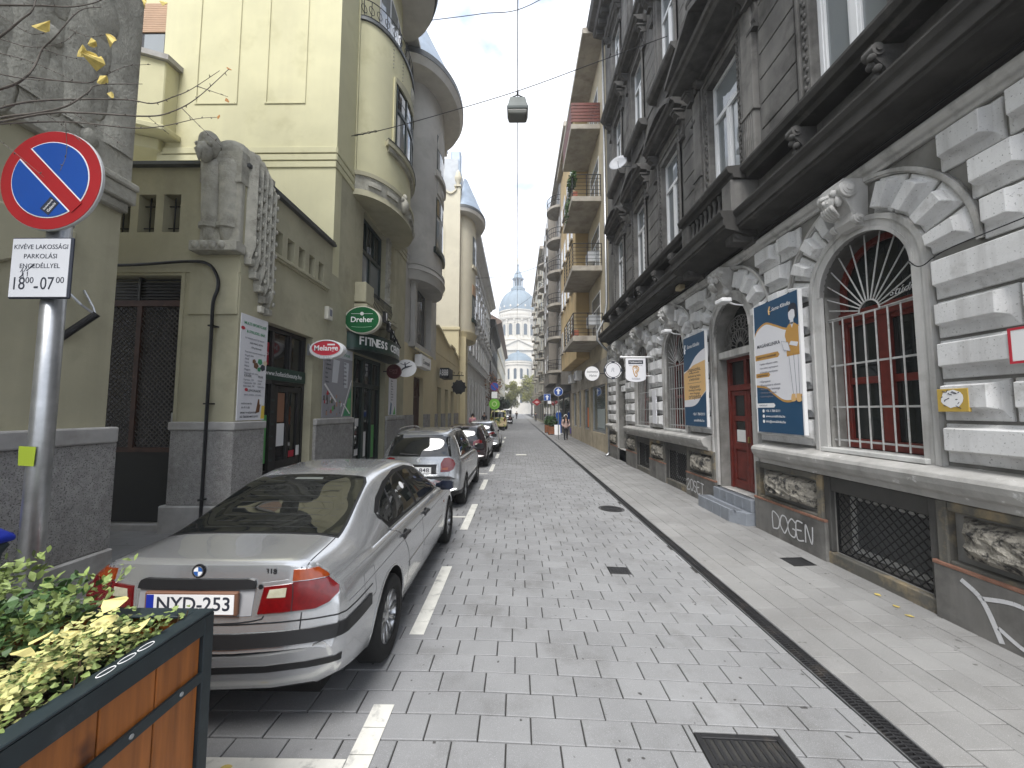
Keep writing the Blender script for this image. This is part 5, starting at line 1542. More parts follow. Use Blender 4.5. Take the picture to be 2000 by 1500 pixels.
# ------------------------------------------------------------------ shopfronts and signs on the left
def lboard(u_left, d, z0): return frame((XL + d, u_left, z0), (0, 1, 0), (0, 0, 1))    # s runs away from the camera
def LW(): return MB(lambda p: LF(p) - Vector((XL, 0, 0)))
m_dkgreen = flatm('dark_green_board', (0.012, 0.045, 0.032), .4)
m_dgtext = flatm('green_lettering', (0.05, 0.28, 0.13))
m_redp = flatm('red_print', (.5, .03, .05)); m_cream = flatm('cream_print', (.7, .62, .45)); m_brown = flatm('brown_print', (.16, .07, .03)); m_lgreen = flatm('light_green_print', (.12, .42, .12)); m_yel = flatm('yellow_print', (.75, .55, .08))
u0, u1 = 7.08, 8.74
f = LW()
for q in ((u0, u0 + .08, 0.05, 3.68), (u1 - .08, u1, 0.05, 3.68), (u0 + .08, u1 - .08, 3.6, 3.68), (u0 + .08, u1 - .08, 2.52, 2.62), (u0 + .48, u0 + .60, .05, 2.55), (u0 + .45, u0 + .52, 2.85, 3.6), (u1 - .62, u1 - .54, 2.85, 3.6), (u0 + .08, u1 - .08, 2.62, 2.85)):
 f.box(q[0], q[1], -.27, -.17, q[2], q[3])
sf = f.build('shopfront', m_blackw, hb, bevel=.006)
for (a, c, z0, z1) in ((u0 + .08, u0 + .45, 2.85, 3.6), (u0 + .52, u1 - .62, 2.85, 3.6), (u1 - .54, u1 - .08, 2.85, 3.6), (u0 + .08, u0 + .48, .8, 2.52)):
 LW().box(a, c, -.24, -.232, z0, z1).build('pane', m_shop, sf)
LW().box(u0 + .08, u0 + .48, -.25, -.2, .05, .8).build('stall_riser', m_blackw, sf)
for q in range(8): LW().box(u0 + .49, u0 + .59, -.17, -.155, .5 + q * .24, .54 + q * .24).build('post_ring', m_green, sf, bevel=.01)
d = LW(); a, c = u0 + .62, u1 - .09
for q in ((a, a + .12, .08, 2.5), (c - .12, c, .08, 2.5), (a + .12, c - .12, .08, .3), (a + .12, c - .12, .8, .95), (a + .12, c - .12, 2.38, 2.5), ((a + c) / 2 - .05, (a + c) / 2 + .05, .95, 2.38)): d.box(q[0], q[1], -.26, -.19, q[2], q[3])
d.box(a + .12, c - .12, -.26, -.22, .3, .8)
do = d.build('shop_door', m_blackw, hb, bevel=.008)
for (x0, x1) in ((a + .12, (a + c) / 2 - .05), ((a + c) / 2 + .05, c - .12)): LW().box(x0, x1, -.235, -.228, .95, 2.38).build('pane', m_shop, do)
LW().box(a + .13, a + .42, -.226, -.224, 1.25, 1.72).build('paper_notice', m_wtext, do)
LW().box(a + .13, a + .4, -.226, -.2245, 1.75, 2.36).build('shop_poster', flatm('terracotta_print', (.28, .14, .08)), do)
LW().box(c - .34, c - .14, -.226, -.224, .98, 1.12).build('sticker', m_redp, do); LW().box(c - .13, c - .01, -.188, -.186, 1.0, 1.22).build('sticker', m_wtext, do)
LW().box(u0 + .1, u0 + .46, -.228, -.225, .95, 1.9).build('shop_poster', m_lgreen, sf); LW().box(u0 + .1, u0 + .3, -.228, -.2245, 1.0, 1.5).build('shop_poster', m_yel, sf)
LW().box(u0 + .1, u0 + .42, -.198, -.196, .25, .6).build('red_notice', flatm('orange_red_print', (.5, .07, .02)), sf)
LW().box(u0 + .09, u0 + .44, -.2305, -.2285, 2.9, 3.35).build('red_sign_print', m_redp, sf)
mt_ = lboard(u0, -.225, 2.9); text('PAGAD', .16, m_wtext, Matrix.Translation((-XL, 0, 0)) @ mt_ @ Matrix.Translation((.27, .22, .001)), sf, width=.3, extrude=.0006)
LW().box(u0 + .05, u1 - .05, -.17, -.13, 2.60, 2.86).build('name_board', m_dkgreen, sf)
text('www.holisticbeauty.hu', .2, m_wtext, Matrix.Translation((-XL, 0, 0)) @ lboard(u0 + .05, -.129, 2.6) @ Matrix.Translation((.78, .13, .001)), sf, width=1.25, extrude=.001)
LW().box(u0, u1, -.4, 0.02, -.3, .05).build('doorstep', m_gedge, hb)
LW().box(u0 - .3, 13.9, -1.5, -1.4, 0, 4).build('shop_interior', m_dark, hb)
u0, u1 = 10.95, 13.62
f = LW()
for q in ((u0, u0 + .12, .05, 3.7), (u1 - .12, u1, .05, 3.7), (u0 + .12, u1 - .12, 3.58, 3.7), (u0 + .12, u1 - .12, 2.72, 2.86), (12.05, 12.25, .05, 3.58), (u0 + .12, 12.05, .05, .3), (12.25, u1 - .12, .05, .3), (11.5, 11.58, .3, 2.72), (12.8, 12.9, .3, 2.72), (11.5, 11.56, 2.86, 3.58), (12.82, 12.88, 2.86, 3.58)): f.box(q[0], q[1], -.3, -.18, q[2], q[3])
sf2 = f.build('shopfront', m_green, hb, bevel=.008)
for (a, c) in ((u0 + .12, 11.5), (11.58, 12.05), (12.25, 12.8), (12.9, u1 - .12)):
 LW().box(a, c, -.26, -.252, .3, 2.72).build('pane', m_shop, sf2); LW().box(a, c, -.26, -.252, 2.86, 3.58).build('pane', m_shop, sf2)
for (a, c, z0, z1, mm) in ((11.62, 12.0, 1.5, 1.75, m_wtext), (11.62, 12.0, .6, .8, m_wtext), (12.3, 12.6, .5, 1.3, m_wtext), (11.1, 11.4, 1.9, 2.3, m_gtext), (12.95, 13.3, .4, 1.5, m_lgreen), (11.62, 11.9, .35, .5, m_lgreen)): LW().box(a, c, -.251, -.249, z0, z1).build('sticker', mm, sf2)
LW().box(u0, u1, -.4, 0.02, -.3, .05).build('doorstep', m_gedge, hb)
def banner(name, label, ul, w, z0, h, base, cat='poster', d=.012):
 t = thing(name, label, cat, (0, 0, 0))
 mm = lboard(ul, d, z0)
 b = MB(lambda p: mm @ Vector(p)); b.box(0, w, 0, h, -.012, 0); b.build('sheet', base, t)
 def wr(s, size, m, x, y, **k): return text(s, size, m, mm @ Matrix.Translation((x, y, .004)), t, extrude=.0006, **k)
 return t, mm, wr
t, mm, wr = banner('menu_banner', 'white café menu banner with green heading on the corner pier', 6.40, .70, 1.82, 1.85, m_wprint)
wr('MULTI SPORTCAFÉ', .11, m_dgtext, .36, 1.70, width=.58, bold=.02); wr('& STRUDEL BÁR', .11, m_dgtext, .38, 1.56, width=.48, bold=.02)
for q, (s, x, w) in enumerate((('ITT RENDELHETŐ ÉS VIHETŐ', .36, .5), ('NAPI MENÜ, RÉTES', .40, .34), ('150 g finomság', .40, .26))): wr(s, .06, m_ink if q else m_gtext, x, 1.44 - q * .075, width=w)
for q, s in enumerate(('Friss házi rétesek minden nap', 'Reggeli tálak', 'Almás', 'Túrós', 'Mákos', 'Meggyes', 'Káposztás sós rétes')): wr(s, .045, m_gtext, .12, 1.20 - q * .062, align='LEFT')
wr('KÁVÉK', .06, m_ink, .13, .78, align='LEFT'); wr('TEÁK', .06, m_ink, .48, .78, align='LEFT')
for q, s in enumerate(('Espresso  350', 'Cappuccino  550', 'Jeges kávé  790')): wr(s, .045, m_gtext, .12, .71 - q * .055, align='LEFT'); wr(('Fekete', 'Zöld', 'Gyümölcs')[q], .045, m_gtext, .48, .71 - q * .055, align='LEFT')
wr('LEMONADE', .07, m_ink, .40, .52, width=.34); wr('epres, bodzás, citromos', .05, m_gtext, .37, .45, width=.44)
wr('NYITVATARTÁS', .07, m_ink, .22, .29, width=.26); wr('H–P 7–20', .06, m_ink, .2, .22, width=.2); wr('SPORT TV KÖZVETÍTÉS', .06, m_ink, .28, .13, width=.40, bold=.02); wr('AZ ÖSSZES MECCS ITT', .06, m_ink, .30, .06, width=.46, bold=.02)
for q, (x, y, r, m) in enumerate(((.42, .98, .07, m_brown), (.52, 1.06, .07, m_dgtext), (.60, .96, .075, m_ink), (.66, 1.05, .06, m_cream), (.50, .92, .05, m_dgtext), (.36, 1.05, .05, m_brown))):
 flat(t, mm, [(x + r * math.cos(a), y + r * .9 * math.sin(a)) for a in [2 * PI * k / 5 + q for k in range(5)]], 2 + q, m)
flat(t, mm, [(.46, .12), (.56, .14), (.60, .36), (.52, .38)], 2, m_brown); flat(t, mm, [(.56, .28), (.66, .28), (.67, .42), (.55, .42)], 3, m_wtext); flat(t, mm, [(.60, .02), (.70, .02), (.70, .26), (.62, .26)], 3, m_yel)
flat(t, mm, [(.05 + .05 * math.cos(a), 1.6 + .03 * math.sin(a)) for a in [2 * PI * k / 14 for k in range(14)]], 2, m_redp)
flat(t, mm, [(.2 + .04 * math.cos(a), .535 + .03 * math.sin(a)) for a in [2 * PI * k / 14 for k in range(14)]], 2, m_redp)
t, mm, wr = banner('price_banner', 'grey fitness banner with price columns and slanted photo strips', 9.2, 1.62, 1.81, 1.86, flatm('grey_banner', (.33, .33, .36)), d=.02)
flat(t, mm, [(.0, 1.55), (1.62, 1.60), (1.62, 1.86), (0, 1.86)], 1, flatm('pale_print', (.62, .64, .68)))
wr('Fitness bérletek', .14, m_dgtext, 1.0, 1.70, width=.9)
flat(t, mm, [(.45, .9), (.75, .9), (.85, 1.5), (.5, 1.5)], 1, MATS['pale_print']); flat(t, mm, [(1.15, .8), (1.35, .8), (1.4, 1.5), (1.1, 1.5)], 1, MATS['pale_print'])
for q in range(6): wr(('Napijegy', '5 alkalom', '10 alkalom', 'Havi', 'Diák', 'Féléves')[q], .07, m_ink, .10, 1.45 - q * .11, align='LEFT'); wr(('1990', '7490', '13990', '16900', '12900', '69900')[q], .075, m_ink, 1.08, 1.45 - q * .11, align='LEFT')
brr = random.Random(21)
tri = [flatm('photo_a', (.12, .11, .1)), flatm('photo_b', (.3, .28, .3)), flatm('photo_c', (.05, .09, .05)), m_redp, m_lgreen, m_wprint, flatm('skin_print', (.45, .28, .2))]
for q in range(46):
 x, y = brr.uniform(.02, 1.0), brr.uniform(.02, .62)
 if y > .62 - .3 * abs(x - .3): continue
 s = brr.uniform(.03, .09); flat(t, mm, [(x, y), (min(x + s, 1.6), y), (min(x + s * .9, 1.6), y + s * 1.4), (x + .1 * s, y + s * 1.3)], 2 + q % 5, tri[brr.randrange(7)])
for pts in ([(.05, .82), (.10, .86), (.72, .42), (.68, .38)], [(1.0, .02), (1.05, .02), (1.6, 1.02), (1.58, 1.06)], [(1.1, .35), (1.14, .38), (1.55, .10), (1.5, .08)]): flat(t, mm, pts, 8, m_wtext)
flat(t, mm, [(1.12, .03), (1.6, .03), (1.6, .85)], 2, m_dgtext); flat(t, mm, [(1.35, .15), (1.55, .15), (1.56, .55), (1.38, .5)], 3, m_lgreen)
t, mm, wr = banner('price_banner', 'narrow white dance studio banner behind the fitness door', 14.0, .9, 1.82, 1.4, m_wprint, d=.02)
for q in range(8): wr(('Balett', 'Jóga', 'Pilates', 'Zumba', 'Latin', 'Modern', 'Aerobic', 'Torna')[q], .09, m_ink, .2, 1.28 - q * .1, align='LEFT')
flat(t, mm, [(.1, .02), (.3, .02), (.36, .42), (.22, .5)], 2, flatm('blue_grey_print', (.12, .2, .28))); flat(t, mm, [(.5, .02), (.8, .02), (.7, .35)], 2, m_lgreen)
def oval(name, label, cx, y, z, rx, rz, base, rim, dec):
 t = thing(name, label, 'sign', (cx, y, z))
 ring = lambda k: [(rx * k * math.cos(a), rz * k * math.sin(a)) for a in [2 * PI * q / 40 for q in range(40)]]
 MB().prism(ring(1.0), -.09, .09, 'y').build('sign_case', rim, t, bevel=.012, seg=2)
 MB().prism(ring(.94), -.10, -.088, 'y').build('sign_face', base, t, bevel=.004)
 x0 = -rx * .98; w = XL - cx
 for dz in (.1, -.1): MB().tube([(w, .0, dz * rz / .3), (x0 + .05, .0, dz * rz / .3)], .022, 8).build('arm', m_galv, t)
 MB().box(w, w + .04, -.06, .06, -.6 * rz, .6 * rz).build('wall_plate', m_galv, t)
 dec(t); return t
m_dreh = mat('beer_sign_green', (0.012, 0.10, 0.035), .25, var=.15, vs=3, bump=0)  # plain green of the oval sign face
def dd(t):
 text('Dreher', .3, m_wtext, xz((0, -.102, -.0)), t, width=.62, extrude=.002, bold=.012)
 MB().box(-.3, .3, -.1035, -.101, .165, .172).build('rule_line', m_wtext, t); MB().lathe([(0, -.104), (.05, -.104), (.05, -.1), (0, -.1)], 14, (0, 0, .17), 'y').build('crest', flatm('silver_print', (.6, .6, .6)), t)
 b = MB(); b.tube([(x, -.102, -.19 - .02 * (1 - (x / .28) ** 2)) for x in [-.28 + .056 * q for q in range(11)]], .005, 4); b.build('rule_curve', flatm('pale_green_print', (.3, .5, .35)), t)
oval('beer_sign', 'green oval beer sign on the olive wall beside the fitness door', -4.30, 10.45, 4.50, .50, .385, m_dreh, flatm('cream_rim', (.62, .6, .5)), dd)
def md(t):
 ring = lambda k, kz, z=0: [(.42 * k * math.cos(a), .24 * kz * math.sin(a) + z) for a in [2 * PI * q / 32 for q in range(32)]]
 MB().prism(ring(.78, .72, .02), -.104, -.1, 'y').build('red_field', m_redp, t)
 b = MB(); b.tube([(x, -.106, z + .0) for x, z in ring(.78, .72, .02)], .008, 5, closed=True); b.build('field_rim', flatm('silver_print', (.6, .6, .6)), t)
 text('Melange', .2, m_wtext, xz((0, -.106, .02)), t, width=.54, extrude=.002, bold=.02); MB().box(.03, .2, -.1065, -.104, .085, .12).build('tab', m_wtext, t)
 text('CAFFÉ', .06, flatm('silver_print', (.6, .6, .6)), xz((0, -.102, -.19)), t, width=.3, extrude=.001)
oval('coffee_sign', 'red and white oval coffee sign over the shop door', -4.30, 8.55, 3.37, .385, .215, m_wtext, m_wtext, md)
t = thing('round_sign', 'dark red round sign next to the fitness entrance', 'sign', (-4.36, 13.4, 3.37))
MB().lathe([(0, -.06), (.26, -.06), (.26, .06), (0, .06)], 28, axis='y').build('disc', flatm('dark_red_print', (.07, .006, .008), .35), t, bevel=.01)
text('CAFÉ', .1, flatm('dull_pink_print', (.3, .12, .12)), xz((0, -.062, .03)), t, width=.3, extrude=.001); text('BÁR', .1, MATS['dull_pink_print'], xz((.05, -.062, -.06)), t, width=.16, extrude=.001)
MB().tube([(-.39, 0, 0), (-.2, 0, 0)], .02, 8).build('arm', m_black, t)
t = thing('canopy_sign', 'curved dark green fitness canopy sign with white capitals over the door', 'sign', (0, 0, 0))
fc = (12.2, 1.75, 0.75)
def cp(tt, off=0): return (fc[0] - (fc[1] + off) * math.cos(tt), (fc[2] + off) * math.sin(tt))
b = MB(LF); b.prism([cp(PI * q / 24) for q in range(25)], 3.76, 4.16); b.build('fascia', m_dkgreen, t, smooth=True, auto=35)
b = MB(LF); b.prism([cp(PI * q / 24, .02) for q in range(25)], 3.70, 3.76); b.build('lower_trim', m_green, t); b = MB(LF); b.prism([cp(PI * q / 24, .02) for q in range(25)], 4.16, 4.20); b.build('upper_trim', m_green, t)
word = 'FITNESS CENTER'
tot = len(word)
for k, ch in enumerate(word):
 if ch == ' ': continue
 tt = PI * (.13 + .56 * (k + .5) / tot)
 x, dq = cp(tt, .004)
 tan = Vector((fc[2] * math.cos(tt), fc[1] * math.sin(tt), 0)).normalized()
 text(ch, .3, m_wtext, frame((XL + dq, x, 3.96), tan, (0, 0, 1)), t, extrude=.006, bold=.02, height=.24, name='letter')
t = thing('letter_sign', 'stepped black and white vertical letter sign above the fitness canopy', 'sign', (0, 0, 0))
MB(LF).tube([(12.0, .5, 5.0), (13.3, .62, 4.2)], .03, 6).build('carrier', m_black, t)
for q, ch in enumerate('ITAL'):
 uu, zz = 12.05 + q * .36, 4.98 - q * .22
 MB(LF).box(uu - .13, uu + .13, .46, .54, zz - .17, zz + .17).build('letter_box', m_black, t)
 text(ch, .28, m_wtext, frame((XL + .545, uu, zz), (0, 1, 0), (0, 0, 1)), t, extrude=.006, height=.24, name='letter')
t = thing('dancer_sign', 'white disc sign with leaping black dancer beside the canopy', 'sign', (XL + .45, 14.6, 3.62))
out = [(.42 * math.cos(a), .34 * math.sin(a)) for a in [2 * PI * q / 24 for q in range(24)]]
MB().prism(out, -.02, .02, 'y').build('panel', m_wtext, t)
b = MB(); b.tube([(-.28, -.022, -.2), (-.1, -.022, -.02), (.02, -.022, .04), (.25, -.022, .1)], [.012, .03, .035, .01], 6); b.tube([(0, -.022, .03), (-.03, -.022, .16)], [.035, .02], 6); b.tube([(-.03, -.022, .13), (.16, -.022, .24)], .012, 5); b.tube([(-.03, -.022, .13), (-.2, -.022, .18)], .012, 5); b.ball((-.03, -.022, .2), .028, 8, 6)
b.build('dancer', m_ink, t); MB().tube([(-.45, 0, .1), (-.38, 0, .1)], .02, 6).build('arm', m_black, t)
t = thing('alarm_box', 'small white alarm box on the olive wall above the shop', 'alarm', (0, 0, 0))
MB(LF).box(9.18, 9.42, 0, .10, 4.24, 4.56).build('case', mat('ivory_plastic', (.6, .58, .5), .5), t, bevel=.01); MB(LF).box(9.26, 9.38, .10, .104, 4.34, 4.5).build('grille', m_gtext, t)
t = thing('alarm_box', 'tiny white sensor box under the bird sculpture', 'alarm', (0, 0, 0))
MB(LF).box(6.78, 6.88, 0, .08, 3.78, 3.9).build('case', MATS['ivory_plastic'], t, bevel=.01)
# ------------------------------------------------------------------ buildings further along, left
m_grey = mat('grey_render', (0.46, 0.445, 0.415), 0.9, var=0.12, vs=0.7, bump=0.3, bs=40, dirt=((0.33, 0.32, 0.295), 0.8, 0.5, 0.78), streak=((0.31, 0.295, 0.265), 0.4, 1.2))
m_creamw = mat('cream_render', (0.55, 0.51, 0.40), 0.9, var=0.08, vs=0.6, bump=0.25, bs=40, dirt=((0.40, 0.37, 0.3), 0.6, 0.55, 0.8))
m_ochre = mat('ochre_render', (0.58, 0.51, 0.33), 0.9, var=0.1, vs=0.8, bump=0.25, bs=40, dirt=((0.44, 0.38, 0.25), 0.8, 0.55, 0.8))
m_whiteb = mat('white_render', (0.66, 0.65, 0.63), 0.9, var=0.06, vs=0.5, bump=0.2, bs=30, dirt=((0.5, 0.49, 0.46), 0.7, 0.55, 0.8))
m_charc = mat('charcoal_render', (0.05, 0.048, 0.045), 0.9, var=0.3, vs=0.6, bump=0.3, bs=30)
m_zincb = mat('blue_zinc_roof', (0.27, 0.32, 0.38), 0.45, metal=0.4, var=0.15, vs=2)
def house(name, label, side):
 t = thing(name, label, 'building', (XL if side < 0 else XR, 0, 0))
 f = LF if side < 0 else RF
 off = Vector((XL if side < 0 else XR, 0, 0))
 return t, (lambda: MB(lambda p: f(p) - off)), (lambda: MB(lambda p: Vector(p) - off))
def win(mk, t, u0, u1, z0, z1, d=0.0, frame_m=None, glass=None, sill=None, mull=True, depth=.16, name='window', trans=.68):
 """recess-free far window: frame ring set slightly in, panes, sill"""
 fm = frame_m or m_white
 b = mk(); w = min(.07, (u1 - u0) * .09)
 b.box(u0, u0 + w, d - .1, d + .02, z0, z1); b.box(u1 - w, u1, d - .1, d + .02, z0, z1); b.box(u0 + w, u1 - w, d - .1, d + .02, z1 - w, z1); b.box(u0 + w, u1 - w, d - .1, d + .02, z0, z0 + w)
 if mull:
  m = (u0 + u1) / 2; zt = z0 + (z1 - z0) * trans
  b.box(m - w / 2, m + w / 2, d - .1, d + .018, z0 + w, zt); b.box(u0 + w, u1 - w, d - .1, d + .019, zt - w / 2, zt + w / 2)
 o = b.build(name, fm, t)
 mk().box(u0 + w, u1 - w, d - .1, d + .006, z0 + w, z1 - w).build('pane', glass or m_wglass, o)
 if sill: mk().box(u0 - .08, u1 + .08, d - .05, d + .14, z0 - .1, z0).build('sill', sill, o)
 return o
# ---- grey twin with second oriel
t2, K, Wk = house('grey_house', 'grey art-nouveau house with rounded oriel and overhanging bowed eave', -1)
K().box(15.85, 22.0, -6, 0, 4.9, 17.8).build('wall', m_grey, t2)
K().box(15.85, 17.4, -6, 0.0, -.3, 4.9).build('shop_wall', m_ochre, t2); K().box(19.2, 22.0, -6, 0.0, -.3, 4.9).build('shop_wall', m_ochre, t2); K().box(17.4, 19.2, -6, 0, 3.6, 4.9).build('shop_wall', m_ochre, t2); K().box(17.4, 19.2, -6, -.3, -.3, 3.6).build('shop_recess', m_dark, t2)
C2, H2, D2 = 18.2, 1.95, 1.0
bow(K, 'oriel', m_grey, C2, H2, D2, 8.1, 16.9, parent=t2)
bow(K, 'oriel_base', m_grey, C2, H2, D2, 7.75, 8.15, .02, t2, off2=.12); bow(K, 'oriel_base_ring', m_grey, C2, H2, D2, 8.15, 8.4, .16, t2, off2=.1); bow(K, 'oriel_base_ring', m_grey, C2, H2, D2, 8.4, 8.5, .14, t2)
for k, z in enumerate((8.33, 8.52, 8.71)): K().box(15.85, 16.3, 0, .03 + .012 * k, z, z + .17).build('string_band', m_grey, t2)
for (z0, z1, sp) in ((9.6, 12.1, False), (13.3, 15.2, True)):
 ta, tb = PI * .36, PI * .66
 w = bow_patch(K, 'oriel_window', m_green, C2, H2, D2, ta, tb, z0, z1, -.02, .015, t2, 6)
 for q in range(2):
  a = ta + .04 + q * (tb - ta) / 2; bow_patch(K, 'pane', m_wglass, C2, H2, D2, a, a + (tb - ta) / 2 - .06, z0 + .1, z0 + (z1 - z0) * .62, 0, .022, w, 3)
  if not sp: bow_patch(K, 'pane', m_dglass, C2, H2, D2, a, a + (tb - ta) / 2 - .06, z0 + (z1 - z0) * .67, z1 - .08, 0, .022, w, 3)
 if sp: bow_patch(K, 'window_shutter', m_grey, C2, H2, D2, ta, tb, z0 + 1.2, z1 + .1, 0, .03, w, 10, zf=lambda f: z0 + 1.5 + 1.0 * math.sin(PI * f) ** .6)
 bow_patch(K, 'window_sill', m_green if not sp else m_grey, C2, H2, D2, ta - .1, tb + .12, z0 - .25, z0, -.02, .14, t2, 8)
for (za, zb) in ((12.3, 13.0),):
 bow_patch(K, 'plaster_panel', m_grey, C2, H2, D2, PI * .37, PI * .65, za, zb, -.02, .04, t2, 5)
 x, dq = bow_pt(PI * .51, C2, H2, D2, .04); K().ball((x, dq, (za + zb) / 2), (.25, .06, .25), 12, 6).build('oval_medallion', m_grey, t2, smooth=True)
bow(K, 'eave', MATS['eave_plaster'], C2, H2 + 1.0, D2 + .8, 16.9, 17.2, 0, t2, off2=.15)
bow(K, 'eave_gutter', m_sheet, C2, H2 + 1.0, D2 + .8, 17.2, 17.45, .17, t2)
b = K(); a = [bow_pt(PI * q / 24, C2, H2 + 1.0, D2 + .8, .1) for q in range(25)]; c = [bow_pt(PI * q / 24, C2, (H2 + 1.0) * .55, (D2 + .8) * .3, 0) for q in range(25)]
b.prism(a, 17.45, 20.2, 'z', c); b.build('bow_roof', m_zincb, t2, smooth=True, auto=40)
K().prism([(.55, 17.5), (-2, 20.2), (-6, 20.2), (-6, 17)], 15.85, 22.0, 'x').build('roof', m_zincb, t2)
b = K(); b.box(15.85, 22, 0, .5, 17.3, 17.5); b.build('eave_board', MATS['eave_plaster'], t2)
w = K(); w.box(17.3, 19.1, -.02, .03, 5.0, 7.7); w = w.build('recessed_window', m_green, t2)
for a, c in ((17.4, 18.15), (18.25, 19.0)): K().box(a, c, 0, .035, 5.1, 7.6).build('pane', m_dglass, w)
K().box(16.6, 16.95, 0, .22, 4.95, 8.0).build('pilaster', m_grey, t2, bevel=.03); K().box(19.45, 19.8, 0, .3, 4.95, 7.9).build('pilaster', m_grey, t2, bevel=.03)
K().box(16.4, 20.0, 0, .28, 4.8, 5.0).build('sill_moulding', m_grey, t2)
for q in range(10): K().ball((16.55 + q * .36, .3, 4.72), .06, 6, 5).build('plaster_stud', m_ochre, t2)
d = K(); d.box(17.4, 19.2, -.28, -.2, 0, 3.6); d = d.build('shop_gate', mat('brown_wood', (.07, .03, .018), .5, var=.3), t2)
for q in range(7): K().box(17.5 + q * .24, 17.6 + q * .24, -.2, -.17, .1, 2.6).build('gate_slat', MATS['brown_wood'], d)
for q in range(2): K().tube([(17.6 + q * .8, -.18, 2.7), (18.0 + q * .8, -.18, 3.5), (18.3 + q * .8, -.18, 2.7)], .03, 6).build('gate_fan', MATS['brown_wood'], d)
K().box(15.9, 17.3, 0, .06, 0, 1.8).build('plinth_stone', m_grano, t2); K().box(19.3, 20.6, 0, .06, 0, 1.8).build('plinth_stone', m_grano, t2)
t = thing('lightbox_sign', 'white rectangular lightbox sign above the brown shop gate', 'sign', (0, 0, 0))
MB(LF).box(17.1, 19.0, .1, .42, 3.98, 4.55).build('case', m_wtext, t, bevel=.02); text('Cosmopol', .3, m_ink, frame((XL + .422, 18.05, 4.25), (0, 1, 0), (0, 0, 1)), t, width=1.3, extrude=.003)
K().box(22.0, 30.5, -.4, 0, 3.4, 5.4).build('wing_wall', m_ochre, t2)
for (a, c) in ((22.0, 22.6), (23.8, 25.0), (26.2, 27.2), (28.6, 30.5)): K().box(a, c, -.4, 0, -.3, 3.4).build('wing_pier', m_ochre, t2); K().box(a, c, 0, .06, 0, 1.8).build('plinth_stone', m_grano, t2)
for (a, c) in ((22.6, 23.8), (25.0, 26.2), (27.2, 28.6)):
 w = K().box(a, c, -.38, -.25, 0, 3.4).build('shopfront', m_blackw, t2); K().box(a + .1, c - .1, -.25, -.24, .6, 2.6).build('pane', m_shop, w)
par = [(22.0, 5.4), (22.0, 6.9)] + [(22.0 + 4.2 * q / 10, 6.9 - .6 * (1 - math.cos(PI * q / 10)) / 2) for q in range(1, 11)] + [(26.4, 6.5), (28.2, 6.5), (28.3, 6.25), (30.5, 6.05), (30.5, 5.4)]
K().prism([(a, c) for a, c in par], -.35, .02, 'y').build('curved_parapet', m_ochre, t2)
b = K()
cap = par[1:-1]
for q in range(len(cap) - 1): b.prism([cap[q], cap[q + 1], (cap[q + 1][0], cap[q + 1][1] + .12), (cap[q][0], cap[q][1] + .12)], -.38, .16, 'y')
b.build('parapet_coping', m_ochre, t2)
t = thing('lightbox_sign', 'small black lightbox sign with white figures beyond the grey house', 'sign', (0, 0, 0))
MB(LF).box(22.2, 23.6, .2, .75, 3.9, 4.5).build('case', m_black, t, bevel=.02)
for q in range(4): text('A888'[q], .4, m_wtext, frame((XL + .26 + q * .13, 22.195, 4.2), (1, 0, 0), (0, 0, 1)), t, width=.11, height=.36, extrude=.003, name='letter')
t = thing('guild_sign', 'black round wrought-iron guild sign hanging by the ochre wing', 'sign', (XL + 1.0, 24.5, 3.5))
MB().lathe([(0, -.05), (.4, -.05), (.43, 0), (.4, .05), (0, .05)], 20, axis='y').build('disc', m_black, t)
b = MB()
for q in range(10): b.ball((.42 * math.cos(q * .628), 0, .42 * math.sin(q * .628)), .07, 6, 5)
b.build('scallops', m_black, t); MB().tube([(-1.0, 0, .75), (.3, 0, .75)], .03, 6).build('bracket', m_black, t); MB().tube([(0, 0, .42), (0, 0, .75)], .02, 6).build('chain', m_black, t)
for q, a in enumerate((.2, .5)): MB().tube([(-.6 + q * .5, 0, .75), (-.5 + q * .5, 0, 1.0), (-.3 + q * .5, 0, .95), (-.35 + q * .5, 0, .8)], .02, 6).build('scroll', m_black, t)
# ---- cream gabled house
t3, K3, W3 = house('cream_house', 'tall cream house with scrolled gable, urn and blue turret roof', -1)
YG = 30.5
gable = [(-14, 8.7), (XL, 8.7), (XL, 20.6), (-5.05, 20.6), (-5.05, 20.3)] + [(-5.05 - 1.0 * q / 6, 20.3 - .35 * math.sin(PI * q / 6)) for q in range(1, 7)] + [(-6.3, 21.2), (-6.8, 21.9), (-7.6, 22.2), (-14, 22.2)]
W3().prism(gable, YG, YG + .5, 'y').build('gable_wall', m_creamw, t3)
cop = gable[3:-1]
b = W3()
for q in range(len(cop) - 1):
 b.prism([cop[q], cop[q + 1], (cop[q + 1][0], cop[q + 1][1] + .16), (cop[q][0], cop[q][1] + .16)], YG - .12, YG + .5, 'y')
b.build('gable_coping', m_creamw, t3)
W3().box(-14, XL + .02, YG - .05, YG + .5, 4, 8.5).build('gable_base', m_ochre, t3); W3().box(-14, XL + .12, YG - .14, YG + .5, 8.5, 8.75).build('gable_band', m_ochre, t3, bevel=.03)
for (x0, x1, z0, z1) in ((-7.6, -6.0, 11.5, 17.0),):
 p = W3(); p.box(x0, x0 + .08, YG - .04, YG, z0, z1); p.box(x1 - .08, x1, YG - .04, YG, z0, z1); p.box(x0, x1, YG - .04, YG, z0 - .08, z0)
 a0 = arc((x0 + x1) / 2, z1, (x1 - x0) / 2 - .08, 0, 180, 12); a1 = arc((x0 + x1) / 2, z1, (x1 - x0) / 2, 0, 180, 12)
 for q in range(12): p.prism([a0[q], a1[q], a1[q + 1], a0[q + 1]], YG - .04, YG, 'y')
 p.build('plaster_frame', m_creamw, t3)
